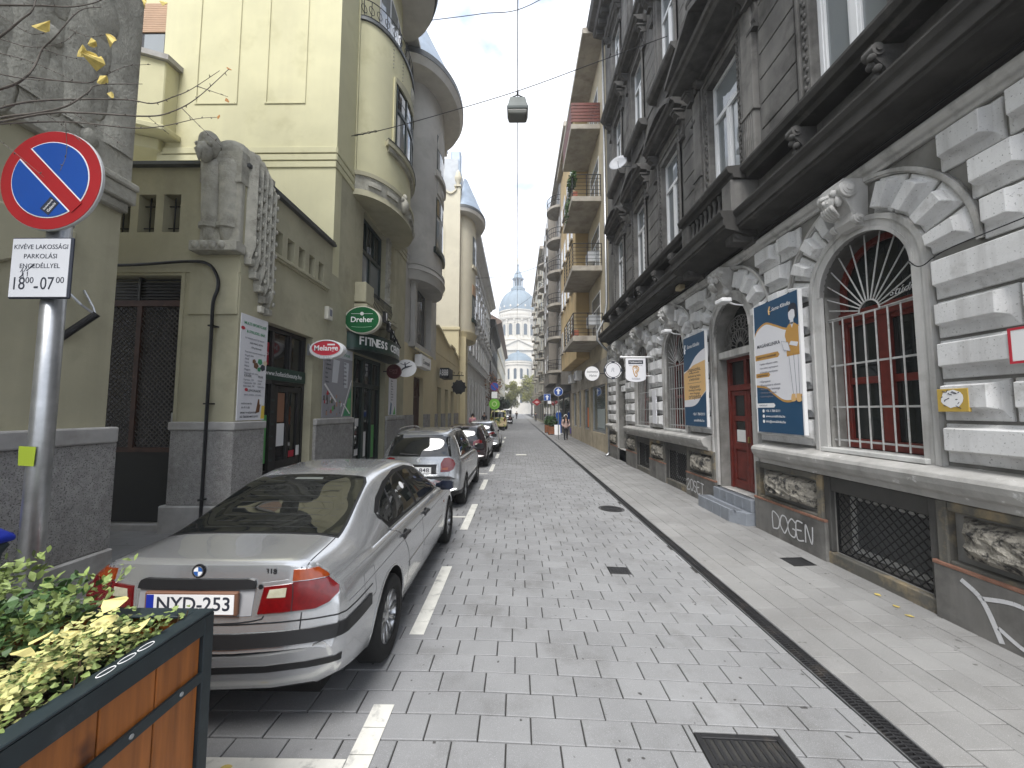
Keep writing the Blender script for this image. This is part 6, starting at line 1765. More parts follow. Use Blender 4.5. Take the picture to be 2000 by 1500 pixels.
W3().ball((-6.9, YG, 16.6), (.42, .08, .85), 14, 8).build('oval_medallion', m_ochre, t3, smooth=True)
b = W3(); b.box(XL - .5, XL + .05, YG - .1, YG + .45, 20.6, 20.75); b.lathe([(.12, 20.75), (.1, 20.9), (.26, 21.2), (.32, 21.5), (.2, 21.75), (.22, 21.85), (.08, 22.1), (0, 22.2)], 12, (XL - .22, YG + .18, 0)); b.build('urn', m_creamw, t3, smooth=True, auto=40)
W3().box(-14, XL - .35, YG + .8, YG + 5, 20, 23.6).build('roof_wall', mat('pale_zinc', (.42, .44, .46), .6), t3); W3().box(XL - 1.0, XL - .15, YG + .9, YG + 1.6, 20.0, 24.4).build('chimney', m_zincb, t3, bevel=.1)
K3().box(YG + .5, 36.0, -5, 0, -.3, 20.2).build('wall', m_creamw, t3)
C3, H3, D3 = 33.3, 1.95, 1.0
bow(K3, 'oriel', m_creamw, C3, H3, D3, 8.4, 18.6, parent=t3); bow(K3, 'oriel_base', m_ochre, C3, H3, D3, 8.0, 8.6, 0.0, t3, off2=.16)
for (z0, z1) in ((9.9, 12.0), (14.6, 17.2)):
 w = bow_patch(K3, 'oriel_window', m_green, C3, H3, D3, PI * .33, PI * .6, z0, z1, -.02, .02, t3, 4)
 for q in range(2): bow_patch(K3, 'pane', m_wglass, C3, H3, D3, PI * (.345 + q * .125), PI * (.455 + q * .125), z0 + .1, z1 - .3, 0, .03, w, 2)
 bow_patch(K3, 'window_sill', m_green if z0 < 12 else m_creamw, C3, H3, D3, PI * .31, PI * .62, z0 - .3, z0, -.02, .16, t3, 4)
bow_patch(K3, 'shutter', MATS['tan_shutter'], C3, H3, D3, PI * .33, PI * .6, 12.0, 12.9, -.02, .04, t3, 4)
bow(K3, 'eave', MATS['eave_plaster'], C3, H3 + .8, D3 + .75, 18.6, 18.85, 0, t3, off2=.1); bow(K3, 'eave_gutter', m_sheet, C3, H3 + .8, D3 + .75, 18.85, 19.1, .12, t3)
b = K3(); b.prism([bow_pt(PI * q / 20, C3, H3 + .8, D3 + .75, .06) for q in range(21)], 19.1, 22.6, 'z', [bow_pt(PI * q / 20, C3, .8, .3) for q in range(21)]); b.build('turret_roof', m_zincb, t3, smooth=True, auto=40)
K3().box(31.2, 31.6, 0, .5, -.3, 8.1).build('pilaster', m_ochre, t3); K3().box(30.6, 35.9, 0, .05, -.3, 8.0).build('base_render', m_ochre, t3)
win(K3, t3, 32.0, 34.4, 4.5, 7.4, .05, m_green, m_dglass);
w = K3().box(32.2, 34.6, .05, .08, 0, 3.2).build('shopfront', MATS['brown_wood'], t3); K3().box(32.4, 34.4, .08, .09, .8, 2.8).build('pane', m_shop, w)
# ---- long white palace
t4, K4, _ = house('white_house', 'long white house with rows of windows and deep classical cornice', -1)
K4().box(36.0, 66.0, -8, 0, -.3, 19.6).build('wall', m_whiteb, t4)
for z, d in ((6.6, .25), (12.2, .18), (18.2, .2)): K4().box(36.0, 66.0, 0, d, z, z + .3).build('string_course', m_whiteb, t4)
K4().prism([(0, 19.2), (.3, 19.3), (.45, 19.6), (.95, 19.8), (1.0, 20.1), (0, 20.3)], 36.0, 66.0, 'x').build('cornice', m_whiteb, t4); K4().box(36, 66, -8, .9, 20.3, 20.6).build('roof_edge', m_sheet, t4)
for q in range(10):
 u = 37.4 + q * 2.95
 for z0, z1 in ((7.9, 10.8), (13.2, 15.6), (16.4, 17.8)):
  win(K4, t4, u, u + 1.3, z0, z1, 0.0, m_white, m_dglass, m_whiteb, mull=(z0 < 16))
 K4().prism([(0, 11.2), (.5, 11.35), (.55, 11.55), (0, 11.6)], u - .35, u + 1.65, 'x').build('hood', m_whiteb, t4)
 for s in (-.25, 1.35): K4().box(u + s, u + s + .2, 0, .35, 10.6, 11.2).build('console', m_whiteb, t4)
 K4().box(u - .05, u + 1.35, -.02, .03, .6, 4.6).build('arched_opening', mat('grey_blue_glass', (.08, .09, .1), .2, bump=0), t4)
 K4().box(u - .35, u - .05, 0, .16, .2, 5.2).build('pilaster', m_whiteb, t4)
# ---- charcoal house and pale house beyond
t5, K5, _ = house('charcoal_house', 'narrow soot-black house with projecting eave beyond the white house', -1)
K5().box(66.0, 88.0, -8, .15, -.3, 16.6).build('wall', m_charc, t5); K5().prism([(.15, 16.2), (.9, 16.8), (.95, 18.0), (-8, 18.4), (-8, 16.2)], 65.9, 88.0, 'x').build('eave', m_charc, t5)
for q in range(6):
 for z in (4.6, 8.6, 12.4): win(K5, t5, 67.5 + q * 3.4, 68.9 + q * 3.4, z, z + 2.4, .15, mat('grey_frame', (.2, .2, .2), .6), m_dglass)
t6, K6, _ = house('pale_house', 'pale stone house with tiled eave closing the left side before the basilica', -1)
K6().box(88.0, 150.0, -9, 0, -.3, 22.5).build('wall', m_creamw, t6); K6().prism([(0, 22.0), (1.1, 22.6), (1.1, 23.0), (-3, 25.5), (-9, 25.5), (-9, 22)], 87.9, 150.0, 'x').build('roof', mat('brown_tile_roof', (.13, .09, .07), .85), t6)
for q in range(13):
 for z in (3.5, 8.0, 12.5, 17.0): win(K6, t6, 90 + q * 4.5, 91.8 + q * 4.5, z, z + 2.8, 0, m_white, m_dglass, mull=False)
for z in (6.8, 11.4, 16.0): K6().box(88, 150, 0, .2, z, z + .3).build('string_course', m_creamw, t6)
# ------------------------------------------------------------------ buildings further along, right
m_ybrick = mat('ochre_stucco', (0.50, 0.37, 0.19), 0.9, var=0.14, vs=0.8, bump=0.35, bs=50, dirt=((0.34, 0.26, 0.15), 0.9, 0.5, 0.78))
m_conc = mat('weathered_concrete', (0.36, 0.33, 0.28), 0.9, var=0.2, vs=1.5, bump=0.4, bs=40, dirt=((0.2, 0.17, 0.14), 1.4, 0.5, 0.75))
m_shopstone = mat('shop_travertine', (0.42, 0.36, 0.26), 0.85, var=0.2, vs=2, bump=0.3, streak=((.2, .17, .12), .5, 3))
t7, K7, _ = house('balcony_house', 'ochre stucco apartment house with stacked concrete balconies', 1)
K7().box(17.62, 30.0, -7, 0, 4.6, 20.6).build('wall', mat('ochre_back', (.5, .44, .32), .9, dirt=((.36, .31, .23), 1, .5, .8)), t7)
K7().box(22.5, 30.0, 0, .78, 5.1, 20.4).build('bay', m_ybrick, t7, bevel=.03)
K7().box(17.62, 30.1, -7, 1.1, 20.6, 20.9).build('roof_slab', m_conc, t7)
K7().box(17.62, 30.0, -7, -.35, -.3, 4.6).build('shop_back', m_dark, t7); K7().box(17.62, 30.0, -.35, 0.0, 3.35, 4.6).build('shop_lintel', m_conc, t7)
for (a, c) in ((17.62, 18.5), (22.2, 22.8), (24.7, 25.6), (27.0, 27.5), (29.5, 30.0)): K7().box(a, c, -.35, .03, -.3, 3.35).build('shop_pier', m_shopstone, t7)
for (a, c, mm) in ((18.5, 22.2, None), (22.8, 24.7, 'o'), (25.6, 27.0, None), (27.5, 29.5, None)):
 K7().box(a, c, -.35, 0.02, -.3, .85).build('stall_riser', m_shopstone, t7)
 f = K7(); f.box(a, a + .08, -.2, -.1, .85, 3.35); f.box(c - .08, c, -.2, -.1, .85, 3.35); f.box(a, c, -.2, -.1, 3.27, 3.35); f.box(a, c, -.2, -.05, .85, .93); f = f.build('shop_window', m_galv, t7)
 K7().box(a + .08, c - .08, -.16, -.152, .93, 3.27).build('pane', glassy('green_pane', (.05, .08, .075), .05), f)
 if mm: K7().box(a + .2, c - .5, -.148, -.146, 1.0, 2.2).build('orange_poster', flatm('orange_print', (.75, .2, .05)), f)
 else: K7().box(a + .9, c - 1.0, -.148, -.146, 1.1, 2.1).build('photo_poster', flatm('photo_grey', (.3, .34, .34)), f)
BZ = (5.75, 9.35, 13.0, 16.9)
for k, z in enumerate(BZ):
 s = K7().box(18.9, 22.5, 0, 1.52, z - .28, z).build('balcony_slab', m_conc, t7, bevel=.02)
 rail_h = 1.15
 if k == 3:
  for (a, c, d0, d1) in ((18.92, 22.4, 1.46, 1.5), (18.9, 18.94, 0.0, 1.46)):
   for q in range(6): K7().box(a, c, d0, d1, z + .12 + q * .18, z + .26 + q * .18).build('red_railing_board', mat('red_brown_board', (.14, .04, .03), .6, var=.3), s)
 else:
  posts = [(18.92, .02), (18.92, .75), (18.92, 1.48), (20.1, 1.48), (21.3, 1.48), (22.45, 1.48)]
  for (u, d) in posts: K7().tube([(u, d, z), (u, d, z + rail_h)], .022, 6).build('railing_post', m_black, s)
  for q in range(6):
   zz = z + .15 + q * .2
   K7().tube([(18.92, .02, zz), (18.92, 1.48, zz), (22.45, 1.48, zz)], .014 if q < 5 else .024, 5).build('railing_rail', m_black, s)
 w = win(K7, t7, 19.4, 21.6, z + .05, z + 2.5, 0.0, m_white, m_wglass)
 if k < 2:
  a_ = K7().box(20.6, 21.4, .0, .38, z + .6 + .3, z + 1.5).build('air_conditioner', m_white, s, bevel=.02)
  K7().lathe([(.22, 0), (.22, .01), (0, .01)], 16, (21.0, .385, z + 1.2), 'y').build('fan_guard', m_gtext, a_)
 if k in (0, 2):
  K7().box(19.0, 20.2, 1.2, 1.42, z + .05, z + .3).build('flower_box', mat('terracotta', (.3, .1, .06), .8), s)
prr = random.Random(9)
m_leaf = mat('green_leaf', (0.06, 0.12, 0.03), 0.6, var=0.4, vs=8, bump=0, rnd=.3)
def tuft(b, c, r, n, s, rg):
 for q in range(n):
  v = Vector((rg.gauss(0, 1), rg.gauss(0, 1), rg.gauss(0, 1))); v = v.normalized() * rg.random() ** .4
  p = Vector(c) + Vector((v.x * r[0], v.y * r[1], v.z * r[2]))
  a = Vector((rg.gauss(0, 1), rg.gauss(0, 1), rg.gauss(0, .6))).normalized() * s * rg.uniform(.6, 1.2); e = a.cross(Vector((rg.gauss(0, 1), rg.gauss(0, 1), rg.gauss(0, 1)))).normalized() * s * .4
  b.add([p - a * .5, p + e, p + a * .6, p - e], [(0, 1, 2, 3)])
 return b
bz = BZ[2]
bb = tuft(MB(), (XR - 1.4, 19.6, bz + 1.15), (.25, .9, .35), 500, .12, prr); tuft(bb, (XR - 1.5, 20.6, bz + .2), (.12, 1.0, .6), 300, .12, prr)
tag(bb.build('balcony_plant', m_leaf, None, recalc=False), 'trailing green plant on a balcony of the ochre house', 'plant')
for (u, zz) in ((24.0, 0), (25.8, 0), (27.6, 0), (29.2, 0)):
 for z in (6.4, 9.6, 12.9, 16.3): win(K7, t7, u - .45, u + .45, z, z + 1.6, .78, m_white, m_dglass, m_conc, mull=False)
for u in (24.6, 27.4):
 a_ = K7().box(u, u + .9, .1, .5, 4.0, 4.6).build('air_conditioner', m_white, t7, bevel=.02); K7().lathe([(.22, 0), (.22, .01), (0, .01)], 16, (u + .45, .505, 4.3), 'y').build('fan_guard', m_gtext, a_)
# ---- grey house with rounded balconies
t8, K8, _ = house('round_balcony_house', 'grey-brown house with stacked half-round balconies', 1)
m_gb = mat('grey_brown_stucco', (0.26, 0.235, 0.20), 0.9, var=0.16, vs=0.6, bump=0.3, dirt=((.15, .135, .12), .8, .5, .75))
K8().box(30.0, 62.0, -8, 0, -.3, 25.5).build('wall', m_gb, t8); K8().box(42.0, 50.0, 0, .75, 5.0, 25.0).build('bay', m_gb, t8)
K8().box(30, 62, -8, .5, 25.5, 25.9).build('roof_edge', m_conc, t8)
for k in range(6):
 z = 6.0 + k * 3.35
 for (uc, ud) in ((38.6, 1.25), (53.5, 1.25)):
  pts = [(uc - 1.5 * math.cos(PI * q / 16), ud * math.sin(PI * q / 16)) for q in range(17)]
  s = K8().prism(pts, z - .25, z).build('balcony_slab', m_conc, t8)
  for zz in (z + .5, z + 1.0): K8().tube([(a, c * .96, zz) for a, c in pts], .03, 5).build('railing_rail', m_black, s)
  for q in range(1, 16): K8().tube([(pts[q][0], pts[q][1] * .96, z), (pts[q][0], pts[q][1] * .96, z + 1.0)], .016, 4).build('railing_bar', m_black, s)
  win(K8, t8, uc - .9, uc + .9, z, z + 2.4, 0, m_white, m_wglass)
 win(K8, t8, 43.5, 45.0, z + .6, z + 2.3, .75, m_white, m_dglass, m_conc); win(K8, t8, 46.8, 48.3, z + .6, z + 2.3, .75, m_white, m_dglass, m_conc)
 for u in (32, 34.5, 57, 59.8): win(K8, t8, u, u + 1.3, z + .5, z + 2.3, 0, m_white, m_dglass, m_conc)
K8().box(30.5, 61.5, 0, .9, 3.6, 4.1).build('awning', m_charc, t8)
for q in range(7):
 w = K8().box(31 + q * 4.4, 34.6 + q * 4.4, -.02, .03, .4, 3.4).build('shopfront', m_blackw, t8); K8().box(31.2 + q * 4.4, 34.4 + q * 4.4, .03, .04, .7, 3.1).build('pane', m_shop, w)
t9, K9, _ = house('far_balcony_house', 'pale far house with small balconies before the square on the right', 1)
K9().box(62.0, 98.0, -9, 0, -.3, 29.0).build('wall', m_creamw, t9); K9().box(62, 98, -9, .6, 29.0, 29.5).build('roof_edge', m_conc, t9)
for k in range(7):
 z = 5.4 + k * 3.35
 for q in range(4):
  u = 66 + q * 8.4
  s = K9().box(u - 1.3, u + 1.3, 0, .75, z - .22, z).build('balcony_slab', m_conc, t9)
  b = K9(); b.box(u - 1.3, u + 1.3, 0.69, .75, z, z + 1.0); b.build('balcony_front', MATS['grey_frame'] if q % 2 else m_conc, s)
  win(K9, t9, u - .8, u + .8, z, z + 2.3, 0, m_white, m_dglass, mull=False)
for q in range(6): K9().box(63 + q * 5.4, 66.6 + q * 5.4, 0, .04, .4, 3.2).build('shopfront', m_blackw, t9)
# ------------------------------------------------------------------ basilica closing the street
bs = thing('basilica', 'pale domed basilica with blue-grey dome closing the end of the street', 'church', (0.5, 240, 0))
bs.scale = (1.2, 1.1, 1.1)
m_lime = mat('limestone', (0.56, 0.53, 0.47), 0.9, var=0.1, vs=0.12, bump=0.2, bs=5, dirt=((.4, .38, .34), .2, .55, .8))
m_copper = mat('patinated_copper', (0.17, 0.22, 0.26), 0.6, var=0.15, vs=0.2, bump=0.1, bs=4)
m_bglass = glassy('church_pane', (.06, .08, .10), .15)
def Q(): return MB()
Q().box(-16, 16, -2, 30, 0, 40).build('nave_wall', m_lime, bs); Q().box(-12, 12, -6, 0, 0, 36.5).build('choir_wall', m_lime, bs)
Q().box(-16.5, 16.5, -2.6, 30, 39.4, 40.4).build('nave_cornice', m_lime, bs); Q().box(-12.6, 12.6, -6.8, 0, 35.6, 36.8).build('choir_cornice', m_lime, bs)
Q().prism([(-9, 36.8), (9, 36.8), (0, 41.5)], -6.4, -2, 'y').build('pediment', m_lime, bs); Q().prism([(-10, 36.8), (-9, 36.8), (0, 41.5), (9, 36.8), (10, 36.8), (0, 42.3)], -7, -2, 'y').build('pediment_cornice', m_lime, bs)
Q().lathe([(7.0, 0), (7.0, 27.5), (7.4, 28), (7.4, 29), (6.8, 29.2)], 24, (0, -6, 0)).build('apse_wall', m_lime, bs); Q().lathe([(7.5, 29), (6.6, 31.2), (4.0, 33.4), (1.0, 34.5), (.6, 35.5), (0, 36.2)], 24, (0, -6, 0)).build('apse_roof', m_copper, bs)
for x in (-4.4, -1.4, 1.6, 4.6):
 yy = -6 - math.sqrt(49 - x * x) - .05
 w = Q().prism([(x - .7, 19), (x + .7, 19)] + arc(x, 24, .7, 0, 180, 8), yy, yy + .8, 'y').build('window', m_bglass, bs)
 b = Q(); b.prism(arc(x, 24, 1.05, 0, 180, 8) + list(reversed(arc(x, 24, .72, 0, 180, 8))), yy - .15, yy + .5, 'y'); b.build('window_arch', m_lime, w)
 w = Q().box(x - .6, x + .6, yy, yy + .8, 6, 11).build('window', m_bglass, bs)
for z in (14.5, 26.5): Q().lathe([(7.0, z), (7.35, z + .2), (7.35, z + .9), (7.0, z + 1.1)], 24, (0, -6, 0), close_ends=False).build('string_course', m_lime, bs)
for x in (-11, 11):
 for z in (8, 20): Q().prism([(x - 1, z), (x + 1, z)] + arc(x, z + 6, 1, 0, 180, 8), -6.1, -5.5, 'y').build('window', m_bglass, bs)
 Q().box(x - 2.4, x - 1.8, -6.5, -5.9, 0, 35.6).build('pilaster', m_lime, bs)
CY = 14
Q().lathe([(12.2, 40), (12.2, 43.2), (12.6, 43.4), (12.6, 44.4), (10.6, 44.6)], 40, (0, CY, 0)).build('drum_base', m_lime, bs)
Q().lathe([(10.3, 44.5), (10.3, 56), (11.2, 56.3), (11.5, 57.2), (11.5, 57.8), (10.6, 58)], 40, (0, CY, 0)).build('drum', m_lime, bs)
for k in range(16):
 a = R(-90 + k * 22.5)
 c, s = math.cos(a), math.sin(a)
 if s > .3: continue
 if k % 1 == 0:
  mtx = frame((10.34 * c, CY + 10.34 * s, 46), (-s, c, 0), (0, 0, 1))
  b = MB(lambda p: mtx @ Vector(p)); b.prism([(-1.05, .6), (1.05, .6)] + arc(0, 6.2, 1.05, 0, 180, 8), -.3, .12); w = b.build('window', m_bglass, bs)
  b = MB(lambda p: mtx @ Vector(p)); b.prism([(1.4, .3), (1.4, 6.2)] + arc(0, 6.2, 1.4, 0, 180, 10)[1:] + [(-1.4, .3), (-1.05, .3), (-1.05, 6.2)] + list(reversed(arc(0, 6.2, 1.05, 0, 180, 10)))[1:] + [(1.05, .3)], -.2, .35); b.build('window_arch', m_lime, w)
 a2 = a + R(11.25); c, s = math.cos(a2), math.sin(a2)
 Q().lathe([(.55, 44.6), (.55, 45.2), (.42, 45.4), (.38, 54.6), (.6, 55.2), (.6, 56)], 10, (10.9 * c, CY + 10.9 * s, 0)).build('drum_column', m_lime, bs)
Q().lathe([(10.6, 58), (10.6, 61.2), (11.0, 61.4), (11.0, 61.9), (10.4, 62)], 40, (0, CY, 0)).build('attic', m_lime, bs)
for k in range(40):
 a = R(k * 9);
 if math.sin(a) < .3: Q().box(-.16, .16, -.16, .16, 57.9, 59.1).build('baluster', m_lime, bs).location = (11.25 * math.cos(a), CY + 11.25 * math.sin(a), 0)
Q().lathe([(11.4, 59.1), (11.4, 59.45), (11.1, 59.45), (11.1, 59.1)], 40, (0, CY, 0), close_ends=False).build('balustrade_rail', m_lime, bs)
dome = [(10.7 * math.cos(t) ** .9 if t < 1.5 else 2.5, 62 + 14.2 * math.sin(t)) for t in [R(q) for q in range(0, 78, 6)]]
Q().lathe(dome, 40, (0, CY, 0), close_ends=False).build('dome', m_copper, bs, smooth=True)
for k in range(16):
 a = R(k * 22.5 + 11.25)
 if math.sin(a) < .4: Q().tube([((r + .05) * math.cos(a), CY + (r + .05) * math.sin(a), z) for r, z in dome], .22, 5).build('dome_rib', m_copper, bs)
 if math.sin(a) < .3: Q().ball((10.2 * math.cos(a + .19), CY + 10.2 * math.sin(a + .19), 64), (.7, .7, .95), 8, 6).build('oculus', m_lime, bs)
Q().lathe([(3.9, 75.2), (4.2, 75.6), (4.2, 77.2), (3.4, 77.4), (3.2, 78.2)], 24, (0, CY, 0)).build('lantern_base', m_copper, bs)
for k in range(8):
 a = R(k * 45 + 22.5); Q().lathe([(.4, 78), (.32, 78.3), (.32, 82.6), (.45, 83)], 8, (2.6 * math.cos(a), CY + 2.6 * math.sin(a), 0)).build('lantern_column', m_copper, bs)
Q().lathe([(1.9, 78), (1.9, 83)], 12, (0, CY, 0)).build('lantern_core', m_bglass, bs)
Q().lathe([(3.3, 83), (3.4, 83.6), (2.7, 84.2), (2.2, 86), (1.0, 88.5), (.5, 90.2), (.35, 91.5), (.6, 92.0), (.6, 92.6), (0, 92.9)], 20, (0, CY, 0)).build('lantern_cap', m_copper, bs, smooth=True, auto=40)
b = Q(); b.box(-.12, .12, CY - .12, CY + .12, 92.6, 97); b.box(-.9, .9, CY - .1, CY + .1, 95.1, 95.4); b.build('cross', mat('gilt', (.5, .38, .12), .4, metal=.8), bs)
for x in (-13.5, 13.5): Q().lathe([(1.6, 40.4), (1.6, 43.4), (1.8, 43.6), (1.2, 45.2), (.3, 46.2), (0, 47.4)], 12, (x, 0, 0)).build('corner_turret', m_lime, bs)
# ------------------------------------------------------------------ parked cars
def pchip(xs, ys, x):
 n = len(xs)
 if x <= xs[0]: return ys[0]
 if x >= xs[-1]: return ys[-1]
 h = [xs[i + 1] - xs[i] for i in range(n - 1)]; dl = [(ys[i + 1] - ys[i]) / h[i] for i in range(n - 1)]
 m = [dl[0]] + [0 if dl[i - 1] * dl[i] <= 0 else 2 * dl[i - 1] * dl[i] / (dl[i - 1] + dl[i]) for i in range(1, n - 1)] + [dl[-1]]
 for i in range(n - 1):
  if x <= xs[i + 1]:
   t = (x - xs[i]) / h[i]
   return (2 * t ** 3 - 3 * t * t + 1) * ys[i] + (t ** 3 - 2 * t * t + t) * h[i] * m[i] + (-2 * t ** 3 + 3 * t * t) * ys[i + 1] + (t ** 3 - t * t) * h[i] * m[i + 1]
m_tyre = mat('tyre_rubber', (0.012, 0.012, 0.012), 0.85, var=0.2, vs=20, bump=0.2, bs=150)
m_alloy = mat('alloy_rim', (0.55, 0.56, 0.57), 0.28, metal=0.9, var=0.1, vs=10, bump=0, dirt=((.2, .18, .16), 15, .55, .8))
m_trim = mat('black_trim', (0.012, 0.012, 0.013), 0.45, var=0.1, bump=0.05)
m_cglass = glassy('tinted_car_glass', (0.008, 0.009, 0.009), 0.015, spec=0.9)
m_tail = mat('red_lens', (0.12, 0.0025, 0.004), 0.1, var=0.25, vs=25, bump=0.25, bs=160, spec=0.6, coat=.6)
m_amber = mat('amber_lens', (0.22, 0.036, 0.004), 0.1, var=0.2, vs=25, bump=0.25, bs=160, spec=0.6, coat=.6)
m_clear = mat('clear_lens', (0.42, 0.40, 0.30), 0.12, var=0.15, vs=25, bump=0.25, bs=160, coat=.6)
m_under = mat('well_and_under_shade', (0.006, 0.006, 0.006), 0.95, bump=0)
def paint(name, c, metal=.75, rough=.24):
 return mat(name, c, rough, metal=metal, var=0.03, vs=2, bump=0.02, bs=900, coat=0.7, dirt=(tuple(q * .75 for q in c), 3.0, .66, 1.0), spec=.5)
class Car:
 def __init__(s, K, sweep_r, sweep_f, paintm, name, label, loc, group, rz=0.0, wb=2.725, rw=.316, tw=.205, track=.77):
  """K: list of (y, hw, zb, zs, ws, zr, wr) stations; y = 0 at the rear axle, car faces +y"""
  s.root = thing(name, label, 'car', loc, rz, group)
  s.pm = paintm
  ys = [k[0] for k in K]
  col_ = lambda i: [k[i] for k in K]
  y0, y1 = ys[0], ys[-1]
  st = []
  n = 84
  for i in range(n + 1):
   t = i / n; st.append(y0 + (y1 - y0) * (0.5 - 0.5 * math.cos(PI * t)) * .55 + (y1 - y0) * t * .45)
  rings = []
  for y in st:
   hw, zb, zs, ws, zr, wr = [pchip(ys, col_(i), y) for i in range(1, 7)]
   zs = min(zs, zr - .015)
   zm = zb + (zs - zb) * .5
   re = min(.06, (zr - zs) * .4)
   half = [(0, zb), (hw * .55, zb), (hw * .82, zb + .005), (hw * .95, zb + .045), (hw * .985, zb + (zm - zb) * .45), (hw, zm), (hw - .004, zm + (zs - zm) * .35), (hw - .018, zm + (zs - zm) * .68), (ws + .02, zs - .03 * min(1, (zs - zb) / .5)), (ws, zs - .004), (ws - .025, zs + re * .12)]
   b0 = Vector((ws - .025, zs + re * .12)); b1 = Vector((wr, zr - re))
   for f in (.2, .4, .6, .8):
    q = b0.lerp(b1, f); half.append((q.x + .035 * math.sin(PI * f) * min(1, (zr - zs) / .35), q.y))
   half += [(wr, zr - re), (wr - .04, zr - re * .45), (wr * .72, zr - re * .12), (wr * .38, zr - re * .02), (0, zr)]
   ring = []
   for sx in (1, -1):
    seq = half if sx > 0 else list(reversed(half))[1:-1]
    for (x, z) in seq:
     yy = y
     a = abs(x) / .87
     L = y1 - y0
     fr = max(0, min(1, (y0 + L * .16 - y) / (L * .16))); ff = max(0, min(1, (y - (y1 - L * .16)) / (L * .16)))
     yy = y + sweep_r * a ** 2.4 * fr - sweep_f * a ** 2.2 * ff
     ring.append((x * sx, yy, z))
   rings.append(ring)
  b = MB(); b.loft(rings)
  me = b.mesh('body')
  me.materials.append(paintm); me.materials.append(m_under)
  tmp = link('tmp', me, None)
  s.bvh = BVHTree.FromObject(tmp, bpy.context.evaluated_depsgraph_get())
  s.solid = me.copy()
  cb = MB()
  for yy in (0, wb):
   for sx in (-1, 1): cb.lathe([(0, sx * .52), (rw + .055, sx * .52), (rw + .055, sx * 1.2), (0, sx * 1.2)], 36, (0, yy, rw + .01), 'x')
  cm = cb.mesh('cut'); cm.materials.append(m_under)
  co = link('cut', cm, None)
  md = tmp.modifiers.new('b', 'BOOLEAN'); md.object = co; md.operation = 'DIFFERENCE'; md.solver = 'EXACT'
  try: md.material_mode = 'TRANSFER'
  except Exception: pass
  fin = evaluated(tmp)
  bpy.data.objects.remove(tmp); bpy.data.objects.remove(co)
  fin.name = 'body'
  for f_ in fin.polygons:
   if f_.normal.z < -.75 and f_.center.z < .5: f_.material_index = 1  # downward faces coloured near-black to deepen the shade under the car
  s.body = link('body', fin, None, s.root, smooth=True, auto=38)
  s.wb, s.rw = wb, rw
  tyre = MB().lathe([(rw * .62, -tw * .42), (rw * .72, -tw / 2), (rw * .93, -tw / 2), (rw, -tw * .36), (rw, tw * .36), (rw * .93, tw / 2), (rw * .72, tw / 2), (rw * .62, tw * .42)], 36, axis='x', close_ends=False).mesh('tyre')
  rb = MB(); rb.lathe([(rw * .58, -tw * .4), (rw * .70, tw * .43), (rw * .725, tw * .46), (rw * .69, tw * .47), (rw * .64, tw * .36), (rw * .60, tw * .1), (rw * .58, -tw * .4)], 36, axis='x', close_ends=False)
  rb.lathe([(0, tw * .36), (rw * .12, tw * .36), (rw * .16, tw * .30), (rw * .22, tw * .22)], 16, axis='x', close_ends=False)
  rim = rb.mesh('rim')
  sp = MB()
  for k in range(12):
   a = 2 * PI * k / 12
   for da in (-.07, .07):
    a0, a1 = a, a + da
    p0 = (tw * .29, rw * .18 * math.cos(a0), rw * .18 * math.sin(a0)); p1 = (tw * .37, rw * .66 * math.cos(a1), rw * .66 * math.sin(a1))
    sp.tube([p0, p1], [.012, .011], 5)
  spk = sp.mesh('spokes')
  disc = MB().lathe([(0, tw * .02), (rw * .5, tw * .02), (rw * .5, -.03), (0, -.03)], 24, axis='x').mesh('brake_disc')
  for m_, q in ((tyre, m_tyre), (rim, m_alloy), (spk, m_alloy), (disc, MATS['cast_iron'])):
   m_.materials.append(q); m_.polygons.foreach_set('use_smooth', [True] * len(m_.polygons))
  for yy in (0, wb):
   for sx in (-1, 1):
    w = inst('wheel', tyre, (sx * track, yy, rw), (0, 0, 0 if sx > 0 else PI), parent=s.root)
    inst('rim', rim, parent=w); inst('spokes', spk, parent=w); inst('brake_disc', disc, parent=w)
  for yy in (0, wb):
   for sx in (-1, 1):
    pts = []
    for k in range(19):
     a = R(-14 + 208 * k / 18)
     q = (yy + (rw + .06) * math.cos(a), rw + .01 + (rw + .06) * math.sin(a))
     h = s.bvh.ray_cast(Vector((sx * 2, q[0], q[1])), Vector((-sx, 0, 0)))[0]
     if h and abs(h.x) > .6: pts.append((h.x - sx * .004, h.y, h.z))
    if len(pts) > 3: MB().tube(pts, .011, 6).build('arch_lip', paintm, s.root, smooth=True)
  MB().box(-.62, .62, y0 + .35, y1 - .35, .16, .24).build('underbody', m_under, s.root)
 def proj(s, d, a, b, q, off):
  d = Vector(d).normalized()
  o = Vector(a) * q[0] + Vector(b) * q[1]
  o = o - d * (o.dot(d)) - d * 6
  h, nrm, _, _ = s.bvh.ray_cast(o, d)
  return None if h is None else h - d * off
 def patch(s, name, poly, view, m, off=.004, th=.012, parent=None, step=.06):
  """outline drawn in a view plane, wrapped on to the body. view: R side right, L side left, B back, T top, C right rear corner, D left rear corner"""
  V = {'R': ((-1, 0, 0), (0, 1, 0), (0, 0, 1)), 'L': ((1, 0, 0), (0, 1, 0), (0, 0, 1)), 'B': ((0, 1, 0), (1, 0, 0), (0, 0, 1)), 'T': ((0, 0, -1), (1, 0, 0), (0, 1, 0)), 'F': ((0, -1, 0), (1, 0, 0), (0, 0, 1)),
             'C': ((-1, 1, 0), (.7071, .7071, 0), (0, 0, 1)), 'D': ((1, 1, 0), (-.7071, .7071, 0), (0, 0, 1))}[view]
  bm = bmesh.new()
  vs = [bm.verts.new((p[0], p[1], 0)) for p in poly]
  bm.faces.new(vs)
